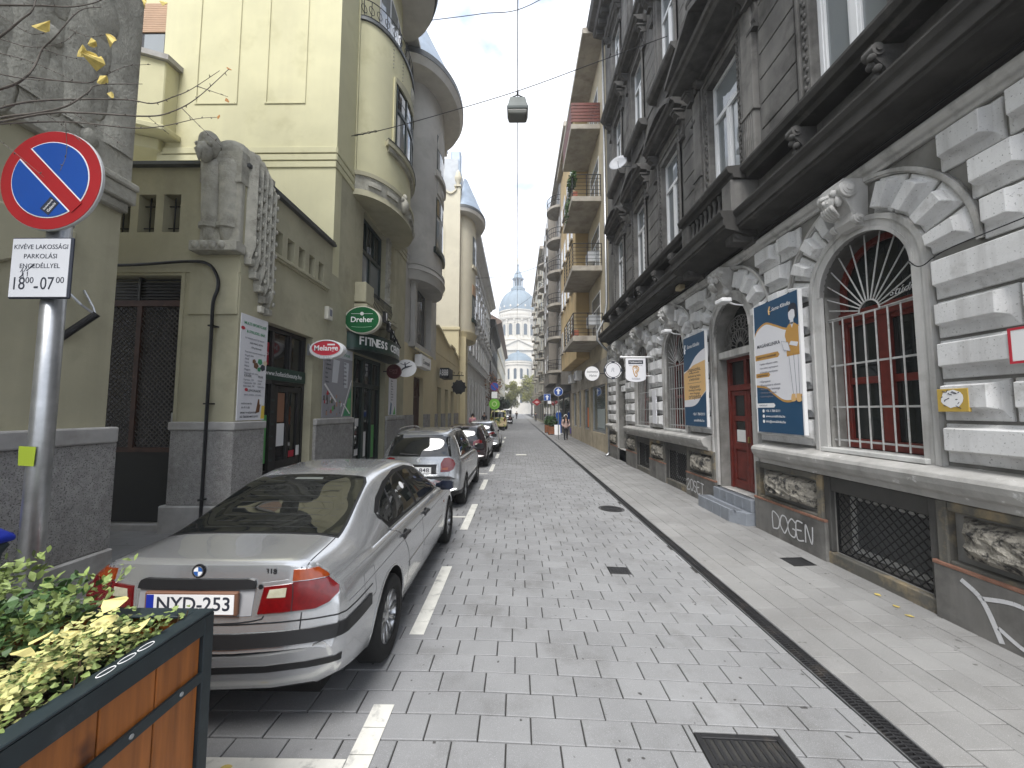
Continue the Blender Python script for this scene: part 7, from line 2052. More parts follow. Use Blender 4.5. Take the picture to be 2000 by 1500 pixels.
  for ax in (0, 1):
   lo_ = min(p[ax] for p in poly); hi_ = max(p[ax] for p in poly)
   q = math.floor(lo_ / step) * step + step
   while q < hi_ - 1e-4:
    no = (1, 0, 0) if ax == 0 else (0, 1, 0)
    bmesh.ops.bisect_plane(bm, geom=bm.verts[:] + bm.edges[:] + bm.faces[:], plane_co=(q, 0, 0) if ax == 0 else (0, q, 0), plane_no=no)
    q += step
  bmesh.ops.triangulate(bm, faces=[f for f in bm.faces if len(f.verts) > 4])
  bad = []
  for v in bm.verts:
   p = s.proj(*V, (v.co.x, v.co.y), off)
   if p is None: bad.append(v)
   else: v.co = p
  if bad: bmesh.ops.delete(bm, geom=bad, context='VERTS')
  d = Vector(V[0]).normalized()
  ret = bmesh.ops.extrude_face_region(bm, geom=bm.faces[:])
  for g_ in ret['geom']:
   if isinstance(g_, bmesh.types.BMVert): g_.co += d * (th + off)
  bmesh.ops.recalc_face_normals(bm, faces=bm.faces)
  me = bpy.data.meshes.new(name); bm.to_mesh(me); bm.free()
  return link(name, me, m, parent or s.root, smooth=True, auto=40)
 def line(s, name, path, view, m, w=.006, off=.0015, parent=None, n=6):
  """thin seam"""
  q = bez([(a, c, 0) for a, c in path], n)
  l, r_ = [], []
  for i, p in enumerate(q):
   t = (q[min(i + 1, len(q) - 1)] - q[max(i - 1, 0)]); nn = Vector((-t.y, t.x, 0)).normalized() * w / 2
   l.append((p.x + nn.x, p.y + nn.y)); r_.append((p.x - nn.x, p.y - nn.y))
  b = MB()
  V = {'R': ((-1, 0, 0), (0, 1, 0), (0, 0, 1)), 'L': ((1, 0, 0), (0, 1, 0), (0, 0, 1)), 'B': ((0, 1, 0), (1, 0, 0), (0, 0, 1)), 'T': ((0, 0, -1), (1, 0, 0), (0, 1, 0)), 'F': ((0, -1, 0), (1, 0, 0), (0, 0, 1)), 'C': ((-1, 1, 0), (.7071, .7071, 0), (0, 0, 1)), 'D': ((1, 1, 0), (-.7071, .7071, 0), (0, 0, 1))}[view]
  pr = [(s.proj(*V, x, off), s.proj(*V, y, off)) for x, y in zip(l, r_)]
  for i in range(len(pr) - 1):
   f = [pr[i][0], pr[i + 1][0], pr[i + 1][1], pr[i][1]]
   if all(v is not None for v in f): b.add(f, [(0, 1, 2, 3)])
  return b.build(name, m, parent or s.root, recalc=False) if b.f else None
 def band(s, name, z0, z1, m, y_max=None, y_min=None, push=.01, tilt=0.0):
  """strip of the body between two heights, pushed out: bumper rubbing strips, sills"""
  bm = bmesh.new(); bm.from_mesh(s.solid)
  G = lambda: bm.verts[:] + bm.edges[:] + bm.faces[:]
  bmesh.ops.bisect_plane(bm, geom=G(), plane_co=(0, 0, z0), plane_no=(0, tilt, 1), clear_inner=True)
  bmesh.ops.bisect_plane(bm, geom=G(), plane_co=(0, 0, z1), plane_no=(0, tilt, 1), clear_outer=True)
  if y_max is not None: bmesh.ops.bisect_plane(bm, geom=G(), plane_co=(0, y_max, 0), plane_no=(0, 1, 0), clear_outer=True)
  if y_min is not None: bmesh.ops.bisect_plane(bm, geom=G(), plane_co=(0, y_min, 0), plane_no=(0, 1, 0), clear_inner=True)
  bmesh.ops.delete(bm, geom=[f for f in bm.faces if abs(f.normal.z) > .9], context='FACES')
  bm.normal_update()
  nm = {v: v.normal.copy() for v in bm.verts}
  ret = bmesh.ops.extrude_face_region(bm, geom=bm.faces[:])
  for g_ in ret['geom']:
   if isinstance(g_, bmesh.types.BMVert):
    n_ = g_.normal.copy(); n_.z = 0
    k = min(nm, key=lambda v: (v.co - g_.co).length_squared) if n_.length < .1 else None
    if k: n_ = nm[k].copy(); n_.z = 0
    g_.co += n_.normalized() * push
  bmesh.ops.recalc_face_normals(bm, faces=bm.faces)
  me = bpy.data.meshes.new(name); bm.to_mesh(me); bm.free()
  return link(name, me, m, s.root, smooth=True, auto=40)
def both(fn):
 fn('R', 1); fn('L', -1)
G_CARS = 'cars parked along the left kerb'
# ---------------- silver sedan
K = [(-.985, .78, .575, .58, .77, .60, .70), (-.98, .80, .52, .62, .78, .65, .70), (-.965, .81, .46, .66, .78, .70, .70), (-.95, .82, .41, .70, .79, .77, .70), (-.935, .83, .37, .80, .79, .92, .68), (-.915, .84, .35, .90, .78, 1.05, .66), (-.88, .845, .34, .925, .78, 1.082, .66), (-.7, .86, .30, .935, .80, 1.095, .67), (-.45, .866, .26, .94, .81, 1.11, .665), (-.30, .868, .22, .94, .815, 1.145, .655), (.05, .87, .2, .94, .815, 1.285, .60), (.36, .87, .2, .94, .815, 1.39, .575), (.7, .87, .19, .935, .815, 1.432, .575), (1.1, .87, .19, .93, .815, 1.438, .58), (1.5, .87, .19, .92, .815, 1.40, .575), (1.9, .87, .19, .91, .815, 1.23, .62), (2.3, .87, .19, .90, .81, 1.02, .68), (2.7, .865, .2, .875, .795, .955, .66), (3.1, .85, .22, .82, .77, .87, .62), (3.4, .80, .25, .70, .72, .74, .58), (3.5, .74, .30, .58, .66, .62, .5)]
ps = paint('silver_paint', (0.56, 0.57, 0.58))
c1 = Car(K, .16, .30, ps, 'sedan_car', 'silver four-door sedan parked right behind the wooden planter', (-1.905, 3.25, 0), G_CARS)
rw_ = [(-.60, -.43), (.60, -.43), (.585, -.25), (.515, .25), (.47, .345), (0, .375), (-.47, .345), (-.515, .25), (-.585, -.25)]
c1.patch('rear_window_seal', [(x * 1.035, y + (.02 if y > 0 else -.02)) for x, y in rw_], 'T', m_trim, .003)
rwp = c1.patch('rear_window', rw_, 'T', m_cglass, .006)
for q in range(9):
 y = -.36 + q * .075; c1.line('heater_line', [(-.5 + q * .005, y), (0, y), (.5 - q * .005, y)], 'T', mat('heater_line', (.05, .05, .05), .5, bump=0), .003, .0072, rwp, 3)
c1.patch('brake_light', [(-.13, .265), (.13, .265), (.12, .30), (-.12, .30)], 'T', mat('smoked_lens', (.12, .13, .12), .3, bump=0), .0075, parent=rwp)
c1.patch('windscreen', [(-.67, 2.24), (.67, 2.24), (.56, 1.66), (.50, 1.60), (-.50, 1.60), (-.56, 1.66)], 'T', m_cglass, .004)
def sd(v, sx):
 dlo = [(.20, .985), (2.06, .955), (1.80, 1.14), (1.56, 1.285), (1.2, 1.352), (.85, 1.358), (.50, 1.30), (.22, 1.205), (.07, 1.12), (.06, 1.075)]
 c1.patch('window_seal', [(y + (.02 if y > 1 else -.022), z + (.018 if z > 1.06 else -.016)) for y, z in dlo], v, m_trim, .003)
 c1.patch('rear_door_glass', [(.30, .998), (.99, .985), (.86, 1.345), (.62, 1.318), (.42, 1.26)], v, m_cglass, .0065)
 c1.patch('quarter_glass', [(.20, 1.0), (.275, 1.0), (.385, 1.245), (.22, 1.19), (.085, 1.115), (.08, 1.08)], v, m_cglass, .0065)
 c1.patch('front_door_glass', [(1.06, .985), (2.0, .97), (1.78, 1.125), (1.54, 1.265), (1.2, 1.333), (.93, 1.342)], v, m_cglass, .0065)
 c1.line('chrome_edge', [(.12, .968), (.7, .962), (1.4, .948), (2.05, .938)], v, m_alloy, .012, .006)
 c1.line('door_seam', [(.16, .96), (.34, .86), (.50, .66), (.53, .5), (.48, .36), (.46, .27)], v, m_trim)
 c1.line('door_seam', [(1.03, .975), (1.09, .7), (1.08, .3)], v, m_trim)
 c1.line('door_seam', [(2.10, .94), (2.15, .7), (2.12, .3)], v, m_trim)
 c1.line('sill_seam', [(.46, .28), (1.2, .265), (2.12, .27)], v, m_trim)
 c1.line('swage_line', [(-.74, .79), (0, .80), (1.0, .80), (2.2, .785), (3.0, .74)], v, mat('silver_shade_line', (.22, .22, .23), .4, bump=0), .005)
 c1.patch('side_moulding', [(.545, .50), (1.07, .50), (1.07, .555), (.53, .555)], v, ps, .008); c1.patch('side_moulding', [(1.10, .50), (2.13, .50), (2.14, .555), (1.10, .555)], v, ps, .008)
 c1.line('moulding_shadow', [(.54, .497), (1.2, .497), (2.13, .497)], v, m_trim, .008, .004)
 for yy in (.44, 1.24):
  c1.patch('handle_recess', [(yy + .075 * math.cos(a), .835 + .045 * math.sin(a)) for a in [2 * PI * k / 14 for k in range(14)]], v, m_trim, .002)
  c1.patch('door_handle', [(yy - .10, .835), (yy + .095, .825), (yy + .095, .852), (yy - .10, .862)], v, m_trim, .03, .004)
 c1.patch('repeater', [(2.28, .70), (2.33, .70), (2.33, .725), (2.28, .725)], v, m_amber, .004)
 if sx > 0:
  c1.line('fuel_flap', [(-.50, .66), (-.36, .66), (-.34, .68), (-.34, .84), (-.37, .86), (-.50, .86), (-.52, .84), (-.52, .68), (-.50, .66)], v, mat('silver_shade_line', (.22, .22, .23)), .004, .0015, None, 3)
  c1.patch('sticker', [(.80 + .045 * math.cos(a), 1.22 + .035 * math.sin(a)) for a in [2 * PI * k / 12 for k in range(12)]], v, m_wtext, .008, .001)
  for yy, zz in ((.58, 1.19), (.60, 1.13)): c1.line('sticker', [(yy, zz), (yy + .02, zz + .02), (yy + .04, zz), (yy + .05, zz + .015)], v, m_wtext, .006, .008)
 mm_ = MB(); mm_.loft([[(sx * (.80 + dx), 2.02 + dy * w_, .985 + dz * w_) for dy, dz in ((-.03, -.055), (.04, -.055), (.075, -.02), (.07, .03), (.035, .065), (-.03, .065))] for dx, w_ in ((.0, .35), (.06, .6), (.075, 1.0), (.20, 1.0), (.235, .75))])
 mm_.build('door_mirror', mat('navy_mirror', (.006, .009, .02), .3), c1.root, smooth=True, auto=60)
both(sd)
def tl(v, sx):
 c1.patch('tail_light_seal', [(-.41, .785), (-.372, .965), (-.25, .975), (-.24, 1.045), (-.10, 1.04), (-.035, .985), (.015, .915), (.01, .87), (-.05, .815), (-.13, .79)], v, ps, .003, .01, step=.03)
 a = c1.patch('tail_light', [(-.395, .80), (-.365, .945), (-.235, .955), (-.235, .96), (-.05, .965), (.0, .91), (-.005, .875), (-.06, .83), (-.13, .805)], v, m_tail, .013, .01, step=.03)
 c1.patch('indicator', [(-.235, .967), (-.228, 1.03), (-.10, 1.026), (-.05, .985), (-.045, .972)], v, m_amber, .013, .01, a, .03)
 c1.patch('reversing_light', [(-.355, .885), (-.342, .93), (-.265, .935), (-.272, .885)], v, m_clear, .016, .01, a, .03)
 c1.line('lens_joint', [(-.245, .80), (-.238, .88), (-.236, .955)], v, m_trim, .005, .015, a)
tl('C', 1); tl('D', -1)
for sx in (-1, 1):
 c1.line('boot_seam', [(sx * .60, -.44), (sx * .61, -.6), (sx * .615, -.80), (sx * .61, -.90)], 'T', m_trim, .007)
 c1.line('boot_seam', [(sx * .585, 1.04), (sx * .57, .98), (sx * .42, .80), (sx * .38, .765), (sx * .2, .752), (0, .75)], 'B', m_trim, .007)
c1.patch('boot_handle_strip', [(-.35, .965), (-.34, .985), (-.31, .995), (.31, .995), (.34, .985), (.35, .965), (.35, .94), (-.35, .94)], 'B', m_trim, .02, .01)
c1.patch('plate_recess', [(-.34, .79), (.34, .79), (.345, .94), (-.345, .94)], 'B', mat('silver_recess', (.3, .3, .31), .5), .003)
pl = thing
pr_ = c1.proj((0, 1, 0), (1, 0, 0), (0, 0, 1), (0, .87), .014)
pf = MB(); yp = pr_.y - .004
pf.box(-.275, .275, yp - .006, yp + .02, .80, .935); po_ = pf.build('number_plate', mat('brown_plate_frame', (.16, .08, .05), .5), c1.root, bevel=.006)
MB().box(-.258, .258, yp - .009, yp - .005, .812, .922).build('plate_face', m_wtext, po_); MB().box(-.258, -.215, yp - .0105, yp - .009, .812, .922).build('blue_strip', flatm('eu_blue', (.01, .03, .35)), po_)
text('NYD-253', .1, m_ink, xz((.02, yp - .0095, .867)), po_, width=.43, height=.078, extrude=.0008, bold=.012)
text('H', .03, m_wtext, xz((-.237, yp - .011, .83)), po_, extrude=.0006)
bq = c1.proj((0, 1, 0), (1, 0, 0), (0, 0, 1), (0, 1.035), .003)
bd_ = thing
eb = MB().lathe([(0, -.006), (.038, -.006), (.041, 0), (.041, .004), (0, .004)], 24, axis='y').build('badge', mat('badge_black', (.01, .01, .012), .25), c1.root); eb.location = bq
for k in range(4):
 seg = [(0, 0)] + [(.026 * math.cos(R(90 * k + a)), .026 * math.sin(R(90 * k + a))) for a in range(0, 91, 15)]
 MB().prism(seg, -.0085, -.0065, 'y').build('badge_quarter', m_wtext if k % 2 else flatm('badge_blue', (.02, .10, .35)), eb)
b = MB(); b.tube([(.029 * math.cos(a), -.007, .029 * math.sin(a)) for a in [2 * PI * q / 20 for q in range(20)]], .0022, 5, closed=True); b.build('badge_ring', m_alloy, eb)
lq = c1.proj((0, 1, 0), (1, 0, 0), (0, 0, 1), (.375, .945), .002)
MB().lathe([(0, -.005), (.013, -.005), (.015, 0), (0, 0)], 14, axis='y').build('boot_lock', m_trim, c1.root).location = lq
tq = c1.proj((0, 1, 0), (1, 0, 0), (0, 0, 1), (.42, 1.025), .003)
text('318', .045, m_trim, xz(tq), c1.root, extrude=.002, name='model_number')
c1.band('bumper_gap', .742, .75, m_trim, y_max=-.40, push=.002)
c1.band('bumper_strip', .625, .70, m_trim, y_max=-.44, push=.012)
c1.band('bumper_vent', .475, .515, m_trim, y_max=-.80, push=.004)
for sx in (-1, 1):
 pass
c1.band('front_strip', .50, .55, m_trim, y_min=3.15, push=.01)
ex = MB(); ex.tube([(-.5, -.7, .30), (-.5, -.86, .29)], .035, 12); ex.build('exhaust', m_galv, c1.root)
# ---------------- hatchbacks
def hatch(name, label, loc, pm, H=1.6, L=4.12, W=.865, ro=.78, wb=2.5, plate=None, deep=True, roofrail=True, tail=m_tail, low=False, extra=None):
 fo = L - ro - wb
 zt = H; y1 = wb + fo
 b_ = 1.02 if H > 1.5 else .95
 K = [(-ro, W * .93, .40, .62, W * .9, .70, W * .78), (-ro + .015, W * .95, .36, .72, W * .91, .86, W * .76), (-ro + .04, W * .96, .32, .88, W * .91, b_ + .02, W * .76), (-ro + .08, W * .97, .30, b_ - .02, W * .92, b_ + .14, W * .74), (-ro + .20, W * .985, .27, b_, W * .935, b_ + (zt - b_) * .62, W * .70), (-ro + .34, W * .99, .25, b_, W * .94, zt - .075, W * .66), (-ro + .55, W, .23, b_ - .005, W * .94, zt - .03, W * .66), (.4, W, .2, b_ - .02, W * .94, zt, W * .665), (1.0, W, .2, b_ - .04, W * .94, zt - .005, W * .665), (1.45, W, .2, b_ - .055, W * .94, zt - .06, W * .65), (1.9, W, .2, b_ - .07, W * .935, b_ + (zt - b_) * .45, W * .70), (2.3, W, .2, b_ - .09, W * .93, b_ + .02, W * .76), (wb + .2, W * .985, .22, b_ - .15, W * .91, b_ - .10, W * .72), (y1 - .2, W * .93, .25, b_ - .26, W * .86, b_ - .22, W * .66), (y1, W * .82, .30, .60, W * .74, .64, W * .55)]
 c = Car(K, .15, .28, pm, name, label, loc, G_CARS, wb=wb, rw=.31, track=W - .105)
 c.patch('rear_window', [(-W * .74, b_ + .06), (W * .74, b_ + .06), (W * .655, zt - .13), (W * .6, zt - .10), (-W * .6, zt - .10), (-W * .655, zt - .13)], 'B', m_cglass, .006)
 c.patch('windscreen', [(-W * .74, 2.26), (W * .74, 2.26), (W * .60, 1.56), (-W * .60, 1.56)], 'T', m_cglass, .004)
 def s_(v, sx):
  c.patch('window_seal', [(-ro + .36, b_ + .03), (2.2, b_ - .045), (1.62, zt - .13), (1.1, zt - .075), (.3, zt - .07), (-ro + .62, zt - .115)], v, m_trim, .003)
  c.patch('quarter_glass', [(-ro + .40, b_ + .05), (.12, b_ + .035), (.12, zt - .09), (-ro + .62, zt - .13)], v, m_cglass, .0065)
  c.patch('rear_door_glass', [(.17, b_ + .035), (.93, b_ + .015), (.93, zt - .09), (.17, zt - .085)], v, m_cglass, .0065)
  c.patch('front_door_glass', [(1.0, b_ + .015), (2.08, b_ - .02), (1.6, zt - .15), (1.1, zt - .09), (1.0, zt - .09)], v, m_cglass, .0065)
  for yy in (.12, .96, 2.12): c.line('door_seam', [(yy, b_), (yy + .08, .7), (yy + (.36 if yy < .2 else .05), .3)], v, m_trim)
  c.patch('side_moulding', [(.40, .42), (2.1, .42), (2.1, .48), (.40, .48)], v, m_trim, .012)
  for yy in (.30, 1.12): c.patch('door_handle', [(yy, b_ - .13), (yy + .19, b_ - .135), (yy + .19, b_ - .108), (yy, b_ - .103)], v, pm, .03, .004)
  mm_ = MB(); mm_.loft([[(sx * (W - .05 + dx), 2.0 + dy * w_, b_ + .02 + dz * w_) for dy, dz in ((-.03, -.06), (.04, -.06), (.075, -.02), (.07, .04), (.035, .075), (-.03, .075))] for dx, w_ in ((.0, .35), (.06, .6), (.08, 1.0), (.21, 1.0), (.24, .75))])
  mm_.build('door_mirror', m_trim, c.root, smooth=True, auto=60)
  if roofrail: MB().tube([(sx * W * .64, -.2, zt + .0), (sx * W * .65, .2, zt + .03), (sx * W * .655, 1.1, zt + .02), (sx * W * .64, 1.4, zt - .03)], .016, 6).build('roof_rail', pm, c.root)
 both(s_)
 def t_(v, sx):
  c.patch('tail_light', [(-.215, .78), (-.20, .95), (-.14, 1.05), (-.06, 1.06), (.02, 1.01), (.045, .93), (.0, .83), (-.09, .78)] if H > 1.5 else [(-.25, .80), (-.22, .93), (-.05, 1.0), (.04, .95), (.02, .85), (-.1, .80)], v, tail, .012, .01, step=.03)
  c.patch('reversing_light', [(-.19, .82), (-.185, .86), (-.09, .87), (-.10, .82)], v, m_amber if H > 1.5 else m_clear, .016, .01, step=.03)
 t_('C', 1); t_('D', -1)
 c.line('boot_seam', [(-W * .72, b_), (-W * .70, .75), (-W * .6, .68), (0, .66), (W * .6, .68), (W * .70, .75), (W * .72, b_)], 'B', m_trim, .007)
 c.patch('plate_recess', [(-.36, .74), (.36, .74), (.36, .93), (-.36, .93)], 'B', m_trim, .003); c.patch('boot_grip', [(-.38, .93), (.38, .93), (.37, .965), (-.37, .965)], 'B', pm, .02)
 q = c.proj((0, 1, 0), (1, 0, 0), (0, 0, 1), (0, .80), .012)
 p_ = MB().box(-.26, .26, q.y - .006, q.y + .02, .755, .875).build('number_plate', m_wtext, c.root)
 if plate: text(plate, .1, m_ink, xz((0, q.y - .0066, .815)), p_, width=.44, height=.08, extrude=.0008, bold=.012)
 for sx in (-1, 1): c.patch('reflector', [(sx * .45, .585), (sx * .62, .585), (sx * .62, .61), (sx * .45, .605)] if sx > 0 else [(-.62, .585), (-.45, .585), (-.45, .605), (-.62, .61)], 'B', m_tail, .004)
 c.band('bumper_skirt', .30, .40, m_trim, y_max=-ro + .5, push=.004)
 b0 = c.proj((0, 1, 0), (1, 0, 0), (0, 0, 1), (0, b_ - .01), .004)
 MB().lathe([(0, -.004), (.04, -.004), (.04, .004), (0, .004)], 16, axis='y').build('badge', m_alloy, c.root).location = b0
 w_ = MB().tube([(.0, c.proj((0, 1, 0), (1, 0, 0), (0, 0, 1), (0, b_ + .09), .02).y, b_ + .09), (-.38, c.proj((0, 1, 0), (1, 0, 0), (0, 0, 1), (-.38, b_ + .11), .02).y, b_ + .11)], .012, 6).build('rear_wiper', m_trim, c.root)
 return c
hatch('hatchback_car', 'silver-grey hatchback with roof rails parked ahead of the silver sedan', (-1.96, 8.4, 0), paint('grey_silver_paint', (.36, .37, .38)), plate='LIN-848')
hatch('hatchback_car', 'dark maroon compact car parked ahead of the grey hatchback', (-1.9, 14.0, 0), paint('maroon_paint', (.03, .019, .021), .3), H=1.5, L=4.2, ro=.75, wb=2.6, roofrail=False)
hatch('hatchback_car', 'pale silver compact car parked ahead of the maroon car', (-1.72, 18.9, 0), paint('pale_silver_paint', (.62, .64, .66)), H=1.5, L=4.1, ro=.72, wb=2.5, roofrail=False)
hatch('hatchback_car', 'dark grey car parked beyond the patterned van', (-1.55, 58, 0), paint('graphite_paint', (.06, .06, .065)), H=1.48, ro=.75, roofrail=False)
def van(name, label, loc, pm, H=2.05, W=.9, L=4.4):
 wb = 2.7; ro = .8; y1 = L - ro
 K = [(-ro, W * .95, .38, .6, W * .92, .8, W * .86), (-ro + .02, W * .97, .34, .95, W * .93, 1.2, W * .86), (-ro + .06, W * .98, .30, 1.1, W * .94, H - .25, W * .82), (-ro + .16, W, .28, 1.12, W * .95, H - .04, W * .80), (0, W, .25, 1.12, W * .95, H, W * .80), (1.6, W, .25, 1.1, W * .95, H - .02, W * .80), (2.1, W, .25, 1.08, W * .95, H - .15, W * .78), (2.7, W, .25, 1.0, W * .94, 1.35, W * .8), (y1 - .3, W * .95, .28, .9, W * .88, 1.05, W * .74), (y1, W * .85, .32, .62, W * .78, .7, W * .6)]
 c = Car(K, .08, .25, pm, name, label, loc, G_CARS, wb=wb, rw=.32, track=W - .11)
 c.patch('rear_window', [(-W * .76, 1.3), (W * .76, 1.3), (W * .72, H - .2), (-W * .72, H - .2)], 'B', m_cglass, .006)
 def s_(v, sx):
  c.patch('side_glass', [(-.5, 1.18), (.9, 1.16), (.9, H - .2), (-.45, H - .2)], v, m_cglass, .006); c.patch('front_door_glass', [(1.0, 1.16), (2.5, 1.1), (2.1, H - .28), (1.0, H - .2)], v, m_cglass, .006)
 both(s_)
 for v in 'CD': c.patch('tail_light', [(-.09, .85), (-.09, 1.25), (.0, 1.25), (.0, .85)], v, m_tail, .01, .01, step=.05)
 return c
m_wrap = mat('printed_wrap', (.30, .32, .06), .35, var=.9, vs=2.6, bump=0, dirt=((.62, .5, .3), 1.7, .5, .56), speck=((.03, .07, .02), 3.1, .56, .6), coat=.4)
v1 = van('printed_van', 'small van wrapped in yellow-green printed pattern', (-1.98, 41.0, 0), m_wrap, 2.05)
van('white_van', 'white van parked beyond the dark grey car', (-1.65, 66, 0), paint('white_paint', (.7, .71, .72), 0), 2.3)
# ------------------------------------------------------------------ street furniture, plants, people
def at(x, y, Y):
 """photo pixel -> point on the plane at distance Y along the street"""
 d = cam.matrix_world.to_3x3() @ Vector(((x - 1000) / 745, -(y - 750) / 745, -1.0))
 return Vector((0, 0, 2.0)) + d * (Y / d.y)
# ---- no-parking sign
NP = thing('traffic_sign', 'round red and blue no-parking sign with white time plate on a grey pole', 'traffic sign', (-2.93, 2.33, 0))
m_blue = flatm('sign_blue', (0.012, 0.07, 0.32), .35); m_rred = flatm('sign_red', (0.34, 0.018, 0.022), .35)
MB().tube([(0, 0, 0), (0.0, 0, 3.70)], .055, 20).build('pole', m_galv, NP, smooth=True)
cx, cz, r0 = .025, 3.425, .322
def ringp(r, n=48): return [(cx + r * math.cos(2 * PI * q / n), cz + r * math.sin(2 * PI * q / n)) for q in range(n)]
MB().prism(ringp(r0), -.085, -.065, 'y').build('backing_disc', mat('sign_grey', (.5, .5, .5), .5), NP, bevel=.004)
MB().prism(ringp(r0 * .985), -.088, -.0852, 'y').build('red_ring', m_rred, NP)
MB().prism(ringp(r0 * .765), -.0905, -.0882, 'y').build('white_line', m_wtext, NP)
for s in (-1, 1):
 a0 = R(-45); hw_ = .052
 pts = []
 rr_ = r0 * .745
 al = math.asin(hw_ / rr_)
 for q in range(25):
  a = R(135) - 0 + s * (al + (PI - 2 * al) * q / 24) if s > 0 else R(135) - (al + (PI - 2 * al) * q / 24)
  pts.append((cx + rr_ * math.cos(a), cz + rr_ * math.sin(a)))
 MB().prism(pts, -.0932, -.0908, 'y').build('blue_field', m_blue, NP)
d45 = Vector((math.cos(R(135)), math.sin(R(135)))); n45 = Vector((-d45.y, d45.x))
bar = [Vector((cx, cz)) + d45 * a * r0 * .80 + n45 * b_ * .043 for a, b_ in ((1, 1), (1, -1), (-1, -1), (-1, 1))]
MB().prism([(p.x, p.y) for p in bar], -.0925, -.0906, 'y').build('red_bar', m_rred, NP)
st_ = MB().box(-.05, .05, -.0945, -.0935, -.035, .035).build('sticker', m_ink, NP); st_.location = (cx + .015, 0, cz - .17); st_.rotation_euler = (0, R(-52), 0)
text('Stickerbomb', .03, m_wtext, xz((0, -.0952, .012)), st_, width=.08, extrude=.0005); text('Galaxis', .03, m_wtext, xz((0, -.0952, -.016)), st_, width=.07, extrude=.0005)
px0, px1, pz0, pz1 = -.19, .19, 2.675, 3.06
MB().box(px0, px1, -.082, -.064, pz0, pz1).build('time_plate', m_ink, NP, bevel=.006); MB().box(px0 + .01, px1 - .01, -.0845, -.0822, pz0 + .01, pz1 - .01).build('plate_face', flatm('plate_white', (.62, .63, .66)), NP)
pc = (px0 + px1) / 2
for s_, z_, w_ in (('KIVÉVE LAKOSSÁGI', 2.997, .335), ('PARKOLÁSI', 2.938, .205), ('ENGEDÉLLYEL', 2.877, .25)): text(s_, .05, m_ink, xz((pc, -.085, z_)), NP, width=w_, height=.036, extrude=.0006)
text('18', .1, m_ink, xz((pc - .125, -.085, 2.765)), NP, width=.07, height=.078, extrude=.0006); text('00', .05, m_ink, xz((pc - .055, -.085, 2.787)), NP, width=.05, height=.038, extrude=.0006)
text('-', .1, m_ink, xz((pc - .012, -.085, 2.755)), NP, width=.025, height=.012, extrude=.0006)
text('07', .1, m_ink, xz((pc + .055, -.085, 2.765)), NP, width=.085, height=.078, extrude=.0006); text('00', .05, m_ink, xz((pc + .135, -.085, 2.787)), NP, width=.05, height=.038, extrude=.0006)
b = MB()
srr = random.Random(2)
for q in range(7):
 x, z = pc - .13 + srr.random() * .08, 2.815 + srr.random() * .06; b.tube([(x, -.0855, z), (x + srr.uniform(-.03, .03), -.0855, z + srr.uniform(-.03, .03)), (x + srr.uniform(-.03, .03), -.0855, z + srr.uniform(-.03, .03))], .0016, 4)
b.build('pen_scribble', m_ink, NP)
for z_ in (2.75, 2.92, 3.2, 3.5):
 MB().lathe([(.057, z_ - .015), (.062, z_ - .012), (.062, z_ + .012), (.057, z_ + .015)], 20, (0, 0, 0), close_ends=False).build('clamp', m_galv, NP)
 MB().box(-.03, .03, -.07, -.05, z_ - .012, z_ + .012).build('clamp_bolt', m_galv, NP)
sg = MB().prism([(-.045, -.055), (.05, -.06), (.055, .055), (-.05, .06)], -.0598, -.0575, 'y').build('green_sticker', flatm('lime_sticker', (.28, .36, .03)), NP); sg.location = (-.01, 0, 1.72)
# ---- wheelie bin with blue lid
bn = thing('wheelie_bin', 'grey-green wheelie bin with bright blue lid behind the sign pole', 'bin', (-4.03, 2.48, 0))
rg = []
for z, w, d in ((.06, .22, .26), (.95, .28, .34), (1.0, .30, .36), (1.03, .30, .36)): rg.append([(-w, -d, z), (w, -d, z), (w, d, z), (-w, d, z)])
MB().loft(rg).build('tub', mat('bin_grey', (.05, .07, .075), .6), bn, bevel=.02, seg=2)
rg = [[(-w, -d, z), (w, -d, z), (w, d, z), (-w, d, z)] for z, w, d in ((1.03, .31, .38), (1.07, .315, .385), (1.13, .27, .33), (1.15, .2, .25))]
MB().loft(rg).build('lid', mat('bin_blue', (.012, .035, .42), .4, var=.06), bn, bevel=.015, seg=2)
MB().tube([(-.24, .40, 1.06), (.24, .40, 1.06)], .02, 8).build('handle', mat('bin_blue', (.012, .035, .42)), bn)
for s in (-1, 1): MB().lathe([(0, -.03), (.1, -.03), (.1, .03), (0, .03)], 18, (s * .2, .26, .1), 'x').build('wheel', m_tyre, bn)
# ---- wooden planter
m_slate = mat('slate_steel', (0.018, 0.028, 0.033), .5, var=.2, vs=8, bump=.1, bs=200, dirt=((.06, .07, .075), 10, .58, .8))
m_wood = mat('stained_pine', (0.32, 0.105, 0.02), .5, var=.3, vs=3.0, bump=.25, bs=30, wood=(9, 9, .6), rnd=.12, speck=((.09, .025, .006), 6, .66, .74))
X0, X1, Y0, Y1, ZT = -2.62, -1.352, .25, 1.755, 1.115
pt = thing('wooden_planter', 'stained pine planter box with dark steel frame full of yellowing plants', 'planter', (-2.0, 1.0, 0))
PO = Vector((-2.0, 1.0, 0))
def PP(): return MB(lambda p: Vector(p) - PO)
for (a, c, e, f) in ((X1 - .07, X1, Y0, Y1), (X0, X0 + .07, Y0, Y1), (X0 + .07, X1 - .07, Y1 - .07, Y1), (X0 + .07, X1 - .07, Y0, Y0 + .07)): PP().box(a, c, e, f, ZT - .012, ZT).build('rim', m_slate, pt, bevel=.003)
